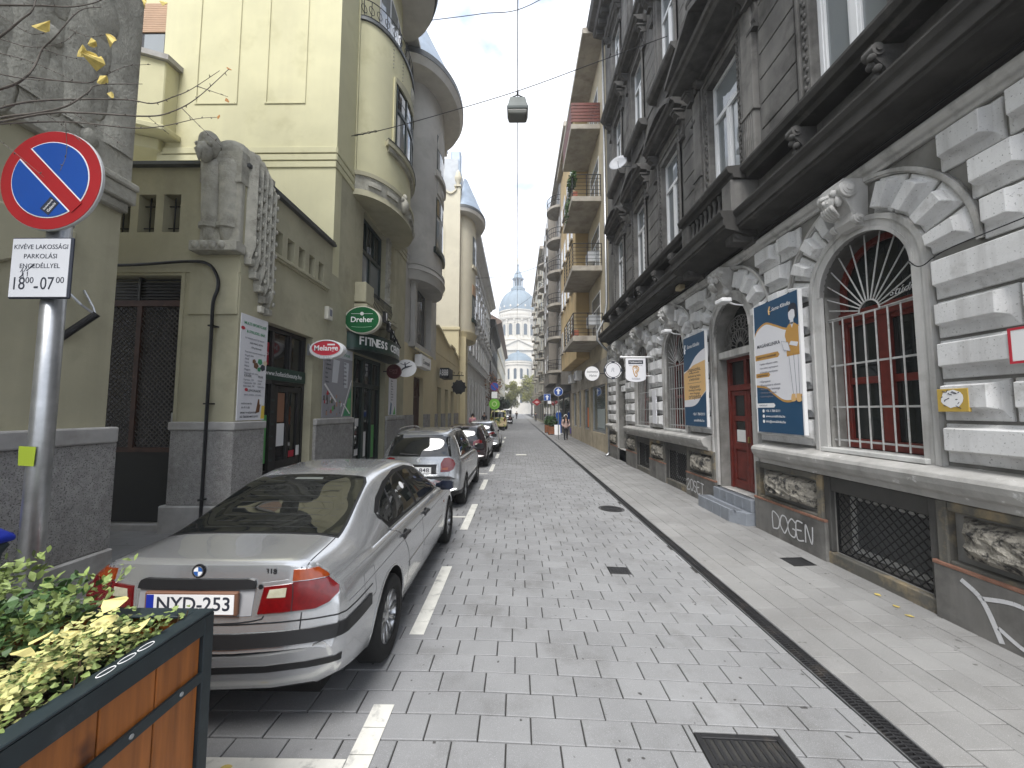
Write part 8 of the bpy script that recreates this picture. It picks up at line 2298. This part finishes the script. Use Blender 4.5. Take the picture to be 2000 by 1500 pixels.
for (a, c, e, f) in ((X1 - .012, X1, Y0 + .05, Y1 - .05), (X0, X0 + .012, Y0 + .05, Y1 - .05), (X0 + .05, X1 - .05, Y1 - .012, Y1), (X0 + .05, X1 - .05, Y0, Y0 + .012)):
 PP().box(a, c, e, f, ZT - .085, ZT - .013).build('top_rail', m_slate, pt); PP().box(a, c, e, f, .835, .875).build('mid_rail', m_slate, pt); PP().box(a, c, e, f, .06, .12).build('bottom_rail', m_slate, pt)
for x in (X0, X1 - .05):
 for y in (Y0, Y1 - .05): PP().box(x - .001, x + .051, y - .001, y + .051, 0, ZT - .013).build('corner_post', m_slate, pt, bevel=.003)
n = 7
for q in range(n):
 ya = Y0 + .05 + (Y1 - Y0 - .1) * q / n; yb = Y0 + .05 + (Y1 - Y0 - .1) * (q + 1) / n
 for x in (X1 - .035, X0 + .015): PP().box(x, x + .02, ya + .003, yb - .003, .1, ZT - .02).build('plank', m_wood, pt, bevel=.003)
 PP().lathe([(0, .004), (.008, .003), (.009, 0)], 8, (X1, (ya + yb) / 2, .855), 'x').build('bolt', m_galv, pt)
n = 6
for q in range(n):
 xa = X0 + .05 + (X1 - X0 - .1) * q / n; xb = X0 + .05 + (X1 - X0 - .1) * (q + 1) / n
 for y in (Y1 - .035, Y0 + .015): PP().box(xa + .003, xb - .003, y, y + .02, .1, ZT - .02).build('plank', m_wood, pt, bevel=.003)
PP().box(X0 + .04, X1 - .04, Y0 + .04, Y1 - .04, .1, .93).build('soil', mat('soil', (.03, .02, .013), .95, bump=1, bs=40, bdist=.02), pt)
b = PP()
for k in range(3):
 b.tube([(X1 - .035 + .012 * math.cos(a), Y1 - .28 - k * .07 + .03 * math.sin(a), ZT + .0015) for a in [2 * PI * q / 14 for q in range(14)]], .0016, 4, closed=True)
b.build('chalk_scribble', m_wtext, pt)
m_l1 = mat('spirea_leaf', (.2, .26, .08), .55, var=.35, vs=14, bump=0, rnd=.35); m_l2 = mat('dark_leaf', (.05, .10, .03), .5, var=.3, vs=10, bump=0, rnd=.3); m_l3 = mat('cream_leaf', (.62, .55, .22), .55, var=.2, vs=18, bump=0, rnd=.15); m_l4 = mat('lime_leaf', (.48, .47, .19), .55, var=.3, vs=14, bump=0, rnd=.25)
def leaves(n, zone, size, rg, zfun, asp=.42, droop=.25, up=.5):
 b = MB()
 for q in range(n):
  x = rg.uniform(zone[0], zone[1]); y = rg.uniform(zone[2], zone[3]); z = zfun(x, y) + rg.uniform(-.10, .03)
  s = size * rg.uniform(.6, 1.25)
  a = rg.uniform(0, 2 * PI); el = rg.uniform(-.3, 1.0) * up
  d = Vector((math.cos(a) * math.cos(el), math.sin(a) * math.cos(el), math.sin(el))); w = d.cross(Vector((rg.gauss(0, .4), rg.gauss(0, .4), 1))).normalized() * s * asp
  p = Vector((x, y, z)); m_ = p + d * s * .5 + Vector((0, 0, s * .08)); t = p + d * s - Vector((0, 0, s * droop))
  b.add([p, m_ + w, t, m_ - w, p + d * s * .28 + w * .75, p + d * s * .28 - w * .75, p + d * s * .78 + w * .6 - Vector((0, 0, s * droop * .4)), p + d * s * .78 - w * .6 - Vector((0, 0, s * droop * .4))], [(0, 4, 5), (4, 1, 3, 5), (1, 6, 7, 3), (6, 2, 7)])
 return b
prg = random.Random(17)
hz = lambda x, y: 1.10 + .10 * math.sin(5 * x + 2) * math.cos(4 * y) + .05 * math.sin(13 * x + 7 * y) + .06 * max(0, -1.9 - x) * 2
zn = (X0 + .05, X1 - .06, .75, Y1 - .05)
pl1 = thing('planter_shrub', 'low small-leaved green shrub filling the wooden planter', 'plant', (0, 0, 0))
leaves(5200, zn, .025, prg, hz).build('foliage', m_l1, pl1, recalc=False)['kind'] = 'stuff'
leaves(4200, (X0 + .1, X1 - .1, .8, Y1 - .2), .024, prg, lambda x, y: hz(x, y) + .03).build('pale_foliage', m_l4, pl1, recalc=False)['kind'] = 'stuff'
b = MB()
for q in range(90):
 x, y = prg.uniform(*zn[:2]), prg.uniform(*zn[2:]); z = hz(x, y); b.tube([(x, y, .9), (x + prg.uniform(-.04, .04), y + prg.uniform(-.04, .04), z)], .0025, 4)
b.build('stems', mat('twig', (.07, .045, .025), .8), pl1)['kind'] = 'stuff'
pl2 = thing('planter_shrub', 'dark upright evergreen sprigs at the back of the wooden planter', 'plant', (0, 0, 0))
leaves(1100, (X0 + .05, X1 - .18, Y1 - .42, Y1 - .06), .045, prg, lambda x, y: 1.16 + .10 * math.sin(9 * x) + .12 * max(0, -1.95 - x), .28, .1, 1.2).build('foliage', m_l2, pl2, recalc=False)['kind'] = 'stuff'
leaves(900, (X0 + .05, X1 - .35, Y1 - .35, Y1 - .02), .042, prg, lambda x, y: 1.24 + .08 * math.sin(14 * x) + .1 * max(0, -1.8 - x), .24, .05, 1.4).build('light_foliage', m_l1, pl2, recalc=False)['kind'] = 'stuff'
pl3 = thing('planter_leaf_plant', 'broad cream-yellow leaves lying over the shrubs in the planter', 'plant', (0, 0, 0))
for q in range(60):
 x, y = prg.uniform(X0 + .15, X1 - .15), prg.uniform(.85, Y1 - .2)
 bb = leaves(1, (x, x + .001, y, y + .001), .085, prg, lambda x, y: hz(x, y) + .06, .42, .15, .5); bb.build('leaf', m_l3, pl3, recalc=False)
# ---- ginkgo tree at the left edge
tr = thing('ginkgo_tree', 'bare ginkgo tree with thin twigs and a few yellow leaves over the sign', 'tree', (-3.75, 1.75, 0))
TO = Vector((-3.75, 1.75, 0))
m_bark = mat('grey_bark', (.12, .105, .09), .9, var=.3, vs=14, bump=.6, bs=60, bdist=.006)
TT = lambda: MB(lambda p: Vector(p) - TO)
TT().tube([(-3.75, 1.75, 0), (-3.74, 1.76, 1.2), (-3.7, 1.78, 2.6), (-3.6, 1.82, 3.4), (-3.55, 1.85, 4.6), (-3.5, 1.9, 5.6)], [.10, .085, .075, .06, .045, .02], 12).build('trunk', m_bark, tr, smooth=True)
paths = [([(-60, 250), (0, 230), (70, 221), (128, 208), (170, 182), (192, 166), (278, 164)], 1.95, .011), ([(-60, 230), (0, 211), (64, 198), (160, 194), (250, 195), (298, 202), (339, 189), (374, 174), (429, 138)], 2.0, .009), ([(-60, 250), (0, 238), (96, 221), (170, 221), (288, 227), (336, 218), (384, 192), (448, 134)], 1.9, .010),
         ([(355, 211), (397, 253), (432, 285)], 1.9, .004), ([(384, 168), (445, 189)], 2.0, .004), ([(-60, 246), (0, 242), (128, 238), (256, 250), (320, 246), (384, 232), (424, 229)], 1.97, .007), ([(-60, 8), (0, 10), (80, 11), (144, 13), (198, 0), (230, -30)], 2.1, .010),
         ([(-60, 190), (0, 174), (32, 163), (54, 147), (70, 125), (83, 96), (106, 74), (154, 22), (198, 14)], 2.05, .012), ([(-40, 90), (0, 72), (42, 38), (64, 19), (74, -20)], 2.08, .012), ([(54, 150), (160, 162), (192, 154), (224, 138), (256, 128), (294, 126)], 2.05, .006), ([(-40, 240), (0, 275), (29, 298), (86, 346)], 1.9, .0035),
         ([(90, 224), (128, 250), (160, 278)], 1.9, .003), ([(128, 238), (130, 298), (117, 334)], 1.93, .003), ([(138, 218), (198, 256), (245, 286)], 1.92, .0035), ([(288, 227), (330, 262)], 1.9, .003), ([(0, 104), (54, 118), (106, 140), (145, 160)], 2.05, .004), ([(0, 76), (60, 92), (120, 84), (150, 60)], 2.1, .004), ([(137, 58), (175, 72), (205, 68)], 2.05, .003), ([(0, 30), (60, 66), (96, 60)], 2.1, .004), ([(83, 96), (120, 108), (165, 118)], 2.06, .004), ([(0, 145), (60, 155), (160, 160)], 2.0, .005)]
trg = random.Random(31)
for pth, Yd, r in paths:
 q = bez([at(x, y, Yd + .02 * math.sin(i * 1.7)) for i, (x, y) in enumerate(pth)], 5)
 nq = len(q); b = TT(); b.tube(q, [max(.0012, r * .62 * (1 - .8 * i / nq)) for i in range(nq)], 6)
 for i in range(2, nq - 1, 2):
  nrm = Vector((trg.gauss(0, 1), trg.gauss(0, .5), trg.gauss(0, 1))).normalized(); b.tube([q[i], q[i] + nrm * .012], [.0032, .0018], 4)
 b.build('branch', m_bark, tr, smooth=True)
for (x0, y0, Ya) in ((-60, 245, 1.94), (-60, 8, 2.1), (-60, 190, 2.05), (-40, 90, 2.08)):
 e = at(x0, y0, Ya); s0 = Vector((-3.66, 1.8, min(5, e.z - .35))); TT().tube(bez([s0, s0.lerp(e, .5) + Vector((0, 0, .08)), e], 5), [.022] * 5 + [.012] * 6, 7).build('limb', m_bark, tr, smooth=True)
fan = [(0, -.03)] + [(.034 * math.sin(R(a)) * (1.12 if abs(a) > 20 else .9), .028 * math.cos(R(a)) * (1 if abs(a) > 12 else .72)) for a in range(-80, 81, 16)]
for (x, y, s, a) in ((85, 50, 1.3, 2.6), (216, 80, 1.1, .9), (157, 100, 1.0, 2.0), (179, 82, .8, 3.0), (186, 120, 1.5, .3), (199, 154, .9, 2.5), (280, 6, .8, 1.0), (318, 4, .6, .2), (216, 184, .5, 1.5), (447, 133, .35, .3), (425, 227, .35, 2), (443, 195, .35, 1)):
 p = at(x, y, 1.98); b = MB()
 pts = [Vector((u, 0, v)) * s for u, v in fan]
 k = len(pts)
 vs = [Vector((q.x, .012 * s * math.cos(q.x * 60), q.z)) for q in pts]
 b.add(vs + [v + Vector((0, .0015, 0)) for v in vs], [tuple(range(k)), tuple(range(2 * k - 1, k - 1, -1))] + [(i, (i + 1) % k, k + (i + 1) % k, k + i) for i in range(k)])
 o = b.build('leaf', m_leafy if s > .4 else mat('dry_leaf', (.4, .18, .05), .7), tr); o.location = p - TO; o.rotation_euler = (trg.uniform(-.5, .5), a, trg.uniform(-.6, .6))
# ---- hanging lamp and overhead cables
lp = thing('hanging_lamp', 'dark street lamp hung on cables over the middle of the road', 'street lamp', (0, 10.3, 10.40))
m_lamp = mat('lamp_green_grey', (.05, .06, .058), .5, metal=.3)
MB().loft([[(-.27 * k, -.2 * k, z), (.27 * k, -.2 * k, z), (.27 * k, .2 * k, z), (-.27 * k, .2 * k, z)] for z, k in ((.02, 1.08), (.10, 1.1), (.22, .95), (.36, .84), (.42, .78))]).build('housing', m_lamp, lp, bevel=.02, seg=2)
MB().loft([[(-.27 * k, -.2 * k, z), (.27 * k, -.2 * k, z), (.27 * k, .2 * k, z), (-.27 * k, .2 * k, z)] for z, k in ((-.12, .78), (-.09, .95), (.02, 1.04))]).build('diffuser', mat('lamp_diffuser', (.16, .16, .14), .25), lp, bevel=.03, seg=2)
MB().tube([(-.12, 0, .42), (-.14, 0, .54), (0, 0, .60), (.14, 0, .54), (.12, 0, .42)], .018, 6).build('yoke', m_black, lp)
MB().tube([(0, 0, .6), (0, 0, .72)], .03, 8).build('hanger', m_black, lp)
ZL = 11.12
def cable(name, pts, r, label, n=8):
 o = MB().tube(bez(pts, n), r, 5).build(name, m_black, None); return tag(o, label, 'cable')
cable('support_cable', [(XL, 10.3, 9.8), (XL + .9, 10.3, 9.98), (-2.4, 10.3, 10.38), (0, 10.3, ZL), (2.2, 10.3, 11.95), (XR, 10.3, 12.75)], .011, 'thin support cable across the street carrying the hanging lamp')
b = MB()
for q in range(7):
 c_ = Vector((XL + .15 + q * .09, 10.3, 9.83 + q * .018)); b.tube([c_ + Vector((.05 * math.cos(a), .02 * (q % 2) * math.sin(a), .03 * math.sin(a))) for a in [2 * PI * k / 8 for k in range(8)]], .008, 4, closed=True)
tag(b.build('chain_link_anchor', m_black, None), 'rusty wall chain anchoring the lamp cable on the yellow house', 'chain')['kind'] = 'thing'
cable('power_cable', [(.0, -4, 11.3), (0, 4, 11.15), (0, 10.3, ZL), (0, 20, 10.9), (0, 34, 11.2), (0, 50, 10.6), (0, 68, 11.0), (0, 100, 10.7)], .013, 'long power cable running down the middle of the street', 10)
for q in range(14):
 pass
for (y_, z0, z1, lab) in ((34, 14.0, 16.5, 'thin far cable crossing the street beyond the grey house'), (52, 15.5, 20, 'thin far cable crossing the street by the white house'), (68, 17.5, 20, 'thin far cable crossing the street by the soot-black house')):
 cable('cross_cable', [(XL, y_, z0), (-1.5, y_, z0 + .2), (1.5, y_, (z0 + z1) / 2 - .3), (XR, y_, z1)], .018, lab)
cable('cross_cable', [(XL + .6, 15.5, 19.0), (-1.5, 14.5, 18.2), (.5, 14, 18.0), (XR - .3, 13.5, 19.8)], .014, 'slack cable high between yellow house eave and palace')
cable('wall_cable', [(XR - .14, 17.2, 5.02), (XR - .15, 12, 5.03), (XR - .14, 8, 5.02), (XR - .15, 2, 5.04)], .012, 'dark cable run along the moulding of the palace', 6)
cable('wall_cable', [(XR - .09, 4.06, 3.62), (XR - .13, 3.9, 3.5), (XR - .145, 3.6, 3.57), (XR - .145, 2.6, 3.60)], .006, 'thin cable drooping beside the arched grilled window', 6)
cable('wall_cable', [(XR - .5, 12.2, 11.0), (XR - .56, 12.1, 8.2), (XR - .6, 12.0, 5.9), (XR - .55, 11.8, 5.2)], .008, 'loose cable hanging down the dark palace front', 6)
# ---- far road signs
def pole_sign(name, label, x, y, parts):
 t = thing(name, label, 'traffic sign', (x, y, gz(x)))
 parts(t); return t
def disc(t, z, r, m, rim=None, nm='sign_disc'):
 MB().lathe([(0, -.05), (r, -.05), (r, -.03), (0, -.03)], 28, (0, 0, z), 'y').build(nm, rim or m, t)
 if rim: MB().lathe([(0, -.054), (r * .92, -.054), (r * .92, -.0505), (0, -.0505)], 28, (0, 0, z), 'y').build('sign_field', m, t)
def arrow(t, z, s, m=None):
 MB().prism([(-.18 * s, -.55 * s), (.18 * s, -.55 * s), (.18 * s, .1 * s), (.5 * s, .1 * s), (0, .65 * s), (-.5 * s, .1 * s), (-.18 * s, .1 * s)], -.058, -.0545, 'y').build('arrow', m_wtext, t).location = (0, 0, z)
def ow(t):
 MB().tube([(0, 0, 0), (0, 0, 3.75)], .035, 8).build('pole', m_galv, t); disc(t, 3.48, .34, m_blue, m_wtext); arrow(t, 3.48, .38)
pole_sign('traffic_sign', 'round blue ahead-only arrow sign on a pole in the right pavement', 3.04, 28.2, ow)
def ow2(t):
 MB().tube([(0, 0, 0), (0, 0, 3.75)], .035, 8).build('pole', m_galv, t); MB().box(-.33, .33, -.05, -.03, 3.05, 3.71).build('sign_panel', m_wtext, t); MB().box(-.31, .31, -.054, -.0505, 3.07, 3.69).build('sign_field', m_blue, t); arrow(t, 3.36, .4)
 MB().box(.05, .40, -.05, -.03, 2.75, 3.03).build('sub_plate', m_wtext, t)
pole_sign('traffic_sign', 'square blue one-way sign with small white plate further along the pavement', 2.95, 37.5, ow2)
def gs(t):
 MB().tube([(0, 0, 0), (0, 0, 4.1)], .035, 8).build('pole', m_galv, t); disc(t, 3.85, .33, m_blue, m_rred)
 b = MB(); b.prism([(-.24, .28), (-.28, .24), (.24, -.28), (.28, -.24)], -.06, -.0545, 'y'); b.build('red_bar', m_rred, t).location = (0, 0, 3.85)
 MB().box(-.22, .22, -.05, -.03, 2.95, 3.45).build('sub_plate', m_wtext, t); disc(t, 2.5, .42, flatm('bright_green_sign', (.16, .42, .05)), None, 'green_disc')
 b = MB(); b.tube([(.17 * math.cos(a), -.056, 2.5 + .17 * math.sin(a)) for a in [2 * PI * q / 20 for q in range(20)]], .03, 5, closed=True); b.build('ring_mark', flatm('pale_lime', (.6, .75, .35)), t)
pole_sign('traffic_sign', 'pole with no-parking disc, white plate and bright green round sign', -1.75, 29.5, gs)
def rs(t):
 MB().prism([(-.75, 0), (0, .55), (.75, 0), (0, -.55)], -.05, .05, 'y').build('sign_panel', m_rred, t); MB().prism([(-.4, 0), (0, .2), (.4, 0), (0, -.2)], -.06, -.051, 'y').build('emblem', flatm('pale_pink', (.7, .45, .45)), t); MB().tube([(.7, 0, 0), (1.4, 0, 0)], .03, 6).build('arm', m_black, t)
t = thing('hanging_sign', 'red diamond-shaped hanging sign far down the right side', 'sign', (3.0, 58, 3.3)); rs(t)
def wplanter(x, y, label):
 t = thing('cube_planter', label, 'planter', (x, y, gz(x)))
 for q in range(4):
  for s in (-1, 1):
   MB().box(-.35, .35, s * .35 - .02, s * .35 + .02, .08 + q * .16, .22 + q * .16).build('plank', mat('brown_plank', (.2, .075, .03), .7, var=.3, rnd=.1), t); MB().box(s * .35 - .02, s * .35 + .02, -.33, .33, .08 + q * .16, .22 + q * .16).build('plank', MATS['brown_plank'], t)
 for sx in (-1, 1):
  for sy in (-1, 1): MB().box(sx * .34 - .04, sx * .34 + .04, sy * .34 - .04, sy * .34 + .04, 0, .74).build('corner_post', MATS['brown_plank'], t)
 MB().box(-.32, .32, -.32, .32, .1, .66).build('soil', MATS['soil'], t)
 rg_ = random.Random(int(y)); b = MB()
 tuft(b, (0, 0, 1.1), (.42, .42, .5), 700, .16, rg_)
 p = thing('potted_bush', 'green bush growing in the %s' % label.split(' ', 1)[1][:60], 'plant', (x, y, gz(x) + .0)); o = b.build('foliage', m_l2, p, recalc=False); o['kind'] = 'stuff'
 MB().tube([(0, 0, .6), (.02, 0, 1.2)], .02, 6).build('stem', m_bark, p)
wplanter(3.1, 33.4, 'nearer brown wooden cube planter on the right pavement'); wplanter(3.0, 36.2, 'farther brown wooden cube planter by the square one-way sign')
t = thing('banner_stand', 'tall blue banner stand with white cap on the right pavement', 'banner', (3.75, 34.5, gz(3.75)))
MB().loft([[(-.24 * k, -.1, z), (.24 * k, -.1, z), (.24 * k, .1, z), (-.24 * k, .1, z)] for z, k in ((0, 1), (.1, .95), (1.75, 1.0), (1.9, .8))]).build('panel', flatm('banner_blue', (.01, .09, .4)), t, bevel=.02); MB().ball((0, 0, 1.95), (.16, .1, .12), 10, 6).build('cap', m_wtext, t); MB().box(-.35, .35, -.2, .2, 0, .05).build('foot', m_wtext, t)
t = thing('pavement_board', 'white folding pavement board beside the cube planters', 'board', (3.45, 33.0, gz(3.45)))
for s in (-1, 1): MB().add([(-.25, s * .22, 0), (.25, s * .22, 0), (.25, s * .03, .85), (-.25, s * .03, .85), (-.25, s * .25, 0), (.25, s * .25, 0), (.25, s * .06, .85), (-.25, s * .06, .85)], [(0, 1, 2, 3), (7, 6, 5, 4), (0, 4, 5, 1), (1, 5, 6, 2), (2, 6, 7, 3), (3, 7, 4, 0)]).build('leaf_panel', m_wtext, t)
# ---- people
def skin(name, nodes, edges, m, parent, root=0, sub=1):
 me = bpy.data.meshes.new(name); me.from_pydata([n[0] for n in nodes], edges, [])
 o = bpy.data.objects.new('tmp', me); col.objects.link(o)
 o.modifiers.new('s', 'SKIN')
 for i, n in enumerate(nodes): me.skin_vertices[0].data[i].radius = (n[1], n[2] if len(n) > 2 else n[1]); me.skin_vertices[0].data[i].use_root = (i == root)
 q = o.modifiers.new('u', 'SUBSURF'); q.levels = sub; q.render_levels = sub
 fin = evaluated(o); bpy.data.objects.remove(o)
 return link(name, fin, m, parent, smooth=True)
m_skin = mat('skin', (.48, .28, .2), .6, var=.05, bump=0); m_hair = mat('dark_hair', (.012, .009, .008), .5, var=.2, bump=.3); m_blk = mat('black_cloth', (.012, .012, .014), .8)
def person(label, loc, rz, coat, trousers=m_blk, hair_long=False, h=1.68, stride=.16, bag=None, hood=None):
 t = thing('person', label, 'person', loc, rz); k = h / 1.70
 V = lambda x, y, z: (x * k, y * k, z * k)
 N = [(V(0, 0, .95), .15, .11), (V(0, .01, 1.15), .14, .10), (V(0, .0, 1.36), .17, .10), (V(0, -.01, 1.46), .06), (V(0, -.03, 1.52), .055), (V(0, -.04, 1.58), .085, .095), (V(0, -.045, 1.66), .075, .085)]
 E = [(0, 1), (1, 2), (2, 3), (3, 4), (4, 5), (5, 6)]
 for s, ph in ((-1, 1), (1, -1)):
  i = len(N); N += [(V(s * .10, 0, .86), .085), (V(s * .10, -ph * stride * .5 - .03, .48), .058), (V(s * .10, -ph * stride * .8 + (.06 if ph < 0 else 0), .10), .042), (V(s * .105, -ph * stride * .8 - .12, .04), .035)]
  E += [(0, i), (i, i + 1), (i + 1, i + 2), (i + 2, i + 3)]
  j = len(N); N += [(V(s * .20, 0, 1.36), .06), (V(s * .25, .03, 1.10), .048), (V(s * .19, -.16, .96), .036), (V(s * .14, -.22, .97), .03)]
  E += [(2, j), (j, j + 1), (j + 1, j + 2), (j + 2, j + 3)]
 skin('body', N, E, m_skin, t)
 Nt = [(V(0, 0, .98), .16, .12)]; Et = []
 for s, ph in ((-1, 1), (1, -1)):
  i = len(Nt); Nt += [(V(s * .10, 0, .86), .098), (V(s * .10, -ph * stride * .5 - .03, .48), .07), (V(s * .10, -ph * stride * .8 + (.06 if ph < 0 else 0), .10), .058), (V(s * .105, -ph * stride * .8 - .12, .035), .045)]; Et += [(0, i), (i, i + 1), (i + 1, i + 2), (i + 2, i + 3)]
 skin('trousers', Nt, Et, trousers, t)
 Nc = [(V(0, 0, .80), .20, .16), (V(0, 0, .98), .19, .15), (V(0, .01, 1.18), .18, .135), (V(0, .0, 1.36), .20, .13), (V(0, -.01, 1.45), .09, .09)]; Ec = [(0, 1), (1, 2), (2, 3), (3, 4)]
 for s in (-1, 1):
  j = len(Nc); Nc += [(V(s * .21, 0, 1.36), .08), (V(s * .265, .03, 1.10), .066), (V(s * .20, -.15, .97), .055)]; Ec += [(3, j), (j, j + 1), (j + 1, j + 2)]
 skin('coat', Nc, Ec, coat, t, 1)
 hb_ = MB(); hb_.ball(V(0, -.02, 1.655), (.095 * k, .105 * k, .10 * k), 12, 8)
 if hair_long:
  for s in (-1, 1): hb_.tube([V(s * .07, -.06, 1.66), V(s * .10, -.10, 1.5), V(s * .11, -.14, 1.3), V(s * .10, -.15, 1.18)], [.04, .05, .05, .02], 7)
 hb_.build('hair', m_hair, t, smooth=True)
 f = MB(); f.ball(V(0, -.13, 1.60), (.013, .02, .02), 6, 5)
 for s in (-1, 1): f.ball(V(s * .085, -.04, 1.60), (.012, .02, .03), 6, 5)
 f.build('face_features', m_skin, t, smooth=True)
 e = MB()
 for s in (-1, 1): e.ball(V(s * .032, -.118, 1.625), (.011, .008, .007), 6, 4)
 e.ball(V(0, -.122, 1.555), (.025, .008, .006), 6, 4); e.build('eyes_and_mouth', m_hair, t)
 if hood: b = MB(); b.tube([V(.11 * math.sin(a), -.04 + .02 * math.cos(a), 1.62 + .13 * math.cos(a)) for a in [R(-150 + 300 * q / 16) for q in range(17)]], .035, 7); b.build('fur_hood', hood, t, smooth=True)
 if bag: MB().box(.30 * k, .36 * k, -.12, .10, .45, .85).build('shopping_bag', bag, t, bevel=.02)
 return t
person('woman in pale pink hooded jacket and black trousers walking on the right pavement', (3.45, 27.2, gz(3.45)), 0, mat('pink_jacket', (.52, .38, .34), .85), hair_long=True, hood=mat('white_fur', (.7, .68, .64), .95), h=1.72, bag=flatm('purple_bag', (.12, .08, .3)))
person('person in pink top walking away on the left pavement behind the parked cars', (-3.55, 30.5, 0), PI, mat('pink_top', (.6, .3, .34), .85), hair_long=True, h=1.72)
person('distant pedestrian dressed in black walking in the road', (-.1, 88, 0), .2, m_blk, h=1.8)
person('distant pedestrian in dark coat by the far shopfronts on the right', (3.5, 72, gz(3.5)), 0, mat('dark_coat', (.05, .05, .06), .85), h=1.75)
person('pedestrian in black coat on the left pavement by the white house', (-3.6, 42, 0), .1, m_blk, h=1.76)
# ---- trees at the street end
def leaf_tree(label, x, y, h, rx, ry, n, size, m, seed, trunk_h, name='street_tree', sparse=1.0):
 t = thing(name, label, 'tree', (x, y, 0)); rg_ = random.Random(seed)
 b = MB(); b.tube([(0, 0, 0), (.05, 0, trunk_h * .5), (.0, .05, trunk_h), (.1, 0, h * .7)], [h * .022, h * .018, h * .014, h * .004], 8)
 ends = []
 for q in range(10):
  a = q * 2.4; zz = trunk_h * (.7 + .05 * q); e = Vector((rx * .7 * math.cos(a), ry * .7 * math.sin(a), zz + h * .25 * rg_.uniform(.5, 1.2))); b.tube(bez([(0, 0, zz), e * .5 + Vector((0, 0, zz * .5 + .1)), e], 3), [h * .008] * 3 + [h * .003] * 4, 5); ends.append(e)
 b.build('trunk', m_bark, t, smooth=True)
 c = MB()
 for q in range(26):
  a = rg_.uniform(0, 2 * PI); rr = rg_.random() ** .5; p = (rx * rr * .85 * math.cos(a), ry * rr * .85 * math.sin(a), rg_.uniform(trunk_h * .95, h * (1 - .28 * rr)))
  tuft(c, p, (rx * .33, ry * .33, h * .11), n // 26, size, rg_)
 c.build('crown', m, t, recalc=False)
 return t
m_aut = mat('autumn_leaf', (.22, .22, .045), .6, var=.4, vs=.5, bump=0, rnd=.35); m_aut2 = mat('russet_leaf', (.22, .10, .04), .6, var=.4, vs=2, bump=0, rnd=.3); m_ever = mat('evergreen_leaf', (.02, .04, .018), .6, var=.3, vs=2, bump=0, rnd=.3)
leaf_tree('large yellow-green autumn tree in front of the basilica apse', -2.5, 160, 15.5, 5.5, 5, 5200, .55, m_aut, 1, 4.5); leaf_tree('broad yellowing tree on the square right of the autumn tree', 6.0, 155, 18, 5.5, 5, 5200, .55, m_aut, 2, 5.5)
leaf_tree('thin russet street tree before the soot-black house', -3.7, 56, 8.5, 1.6, 2.0, 900, .22, m_aut2, 3, 3.0); leaf_tree('dark evergreen tree beyond the white van on the left', -3.2, 80, 5.4, 1.5, 3.0, 2600, .3, m_ever, 4, .8); leaf_tree('second dark evergreen tree at the end of the parked row', -2.8, 92, 5.0, 1.5, 3.0, 2600, .3, m_ever, 5, .8)
# ---- street air
hzb = MB().box(-410, 410, -70, 610, -1.7, 112).build('haze', None)
hzb['kind'] = 'stuff'
hm = bpy.data.materials.new('haze_air'); hm.use_nodes = True
ht = hm.node_tree; ht.nodes.remove(ht.nodes['Principled BSDF'])
hv = ht.nodes.new('ShaderNodeVolumePrincipled'); hv.inputs['Color'].default_value = (.93, .96, 1, 1); hv.inputs['Density'].default_value = .0013
ht.links.new(hv.outputs[0], ht.nodes['Material Output'].inputs['Volume'])
hzb.data.materials.append(hm)
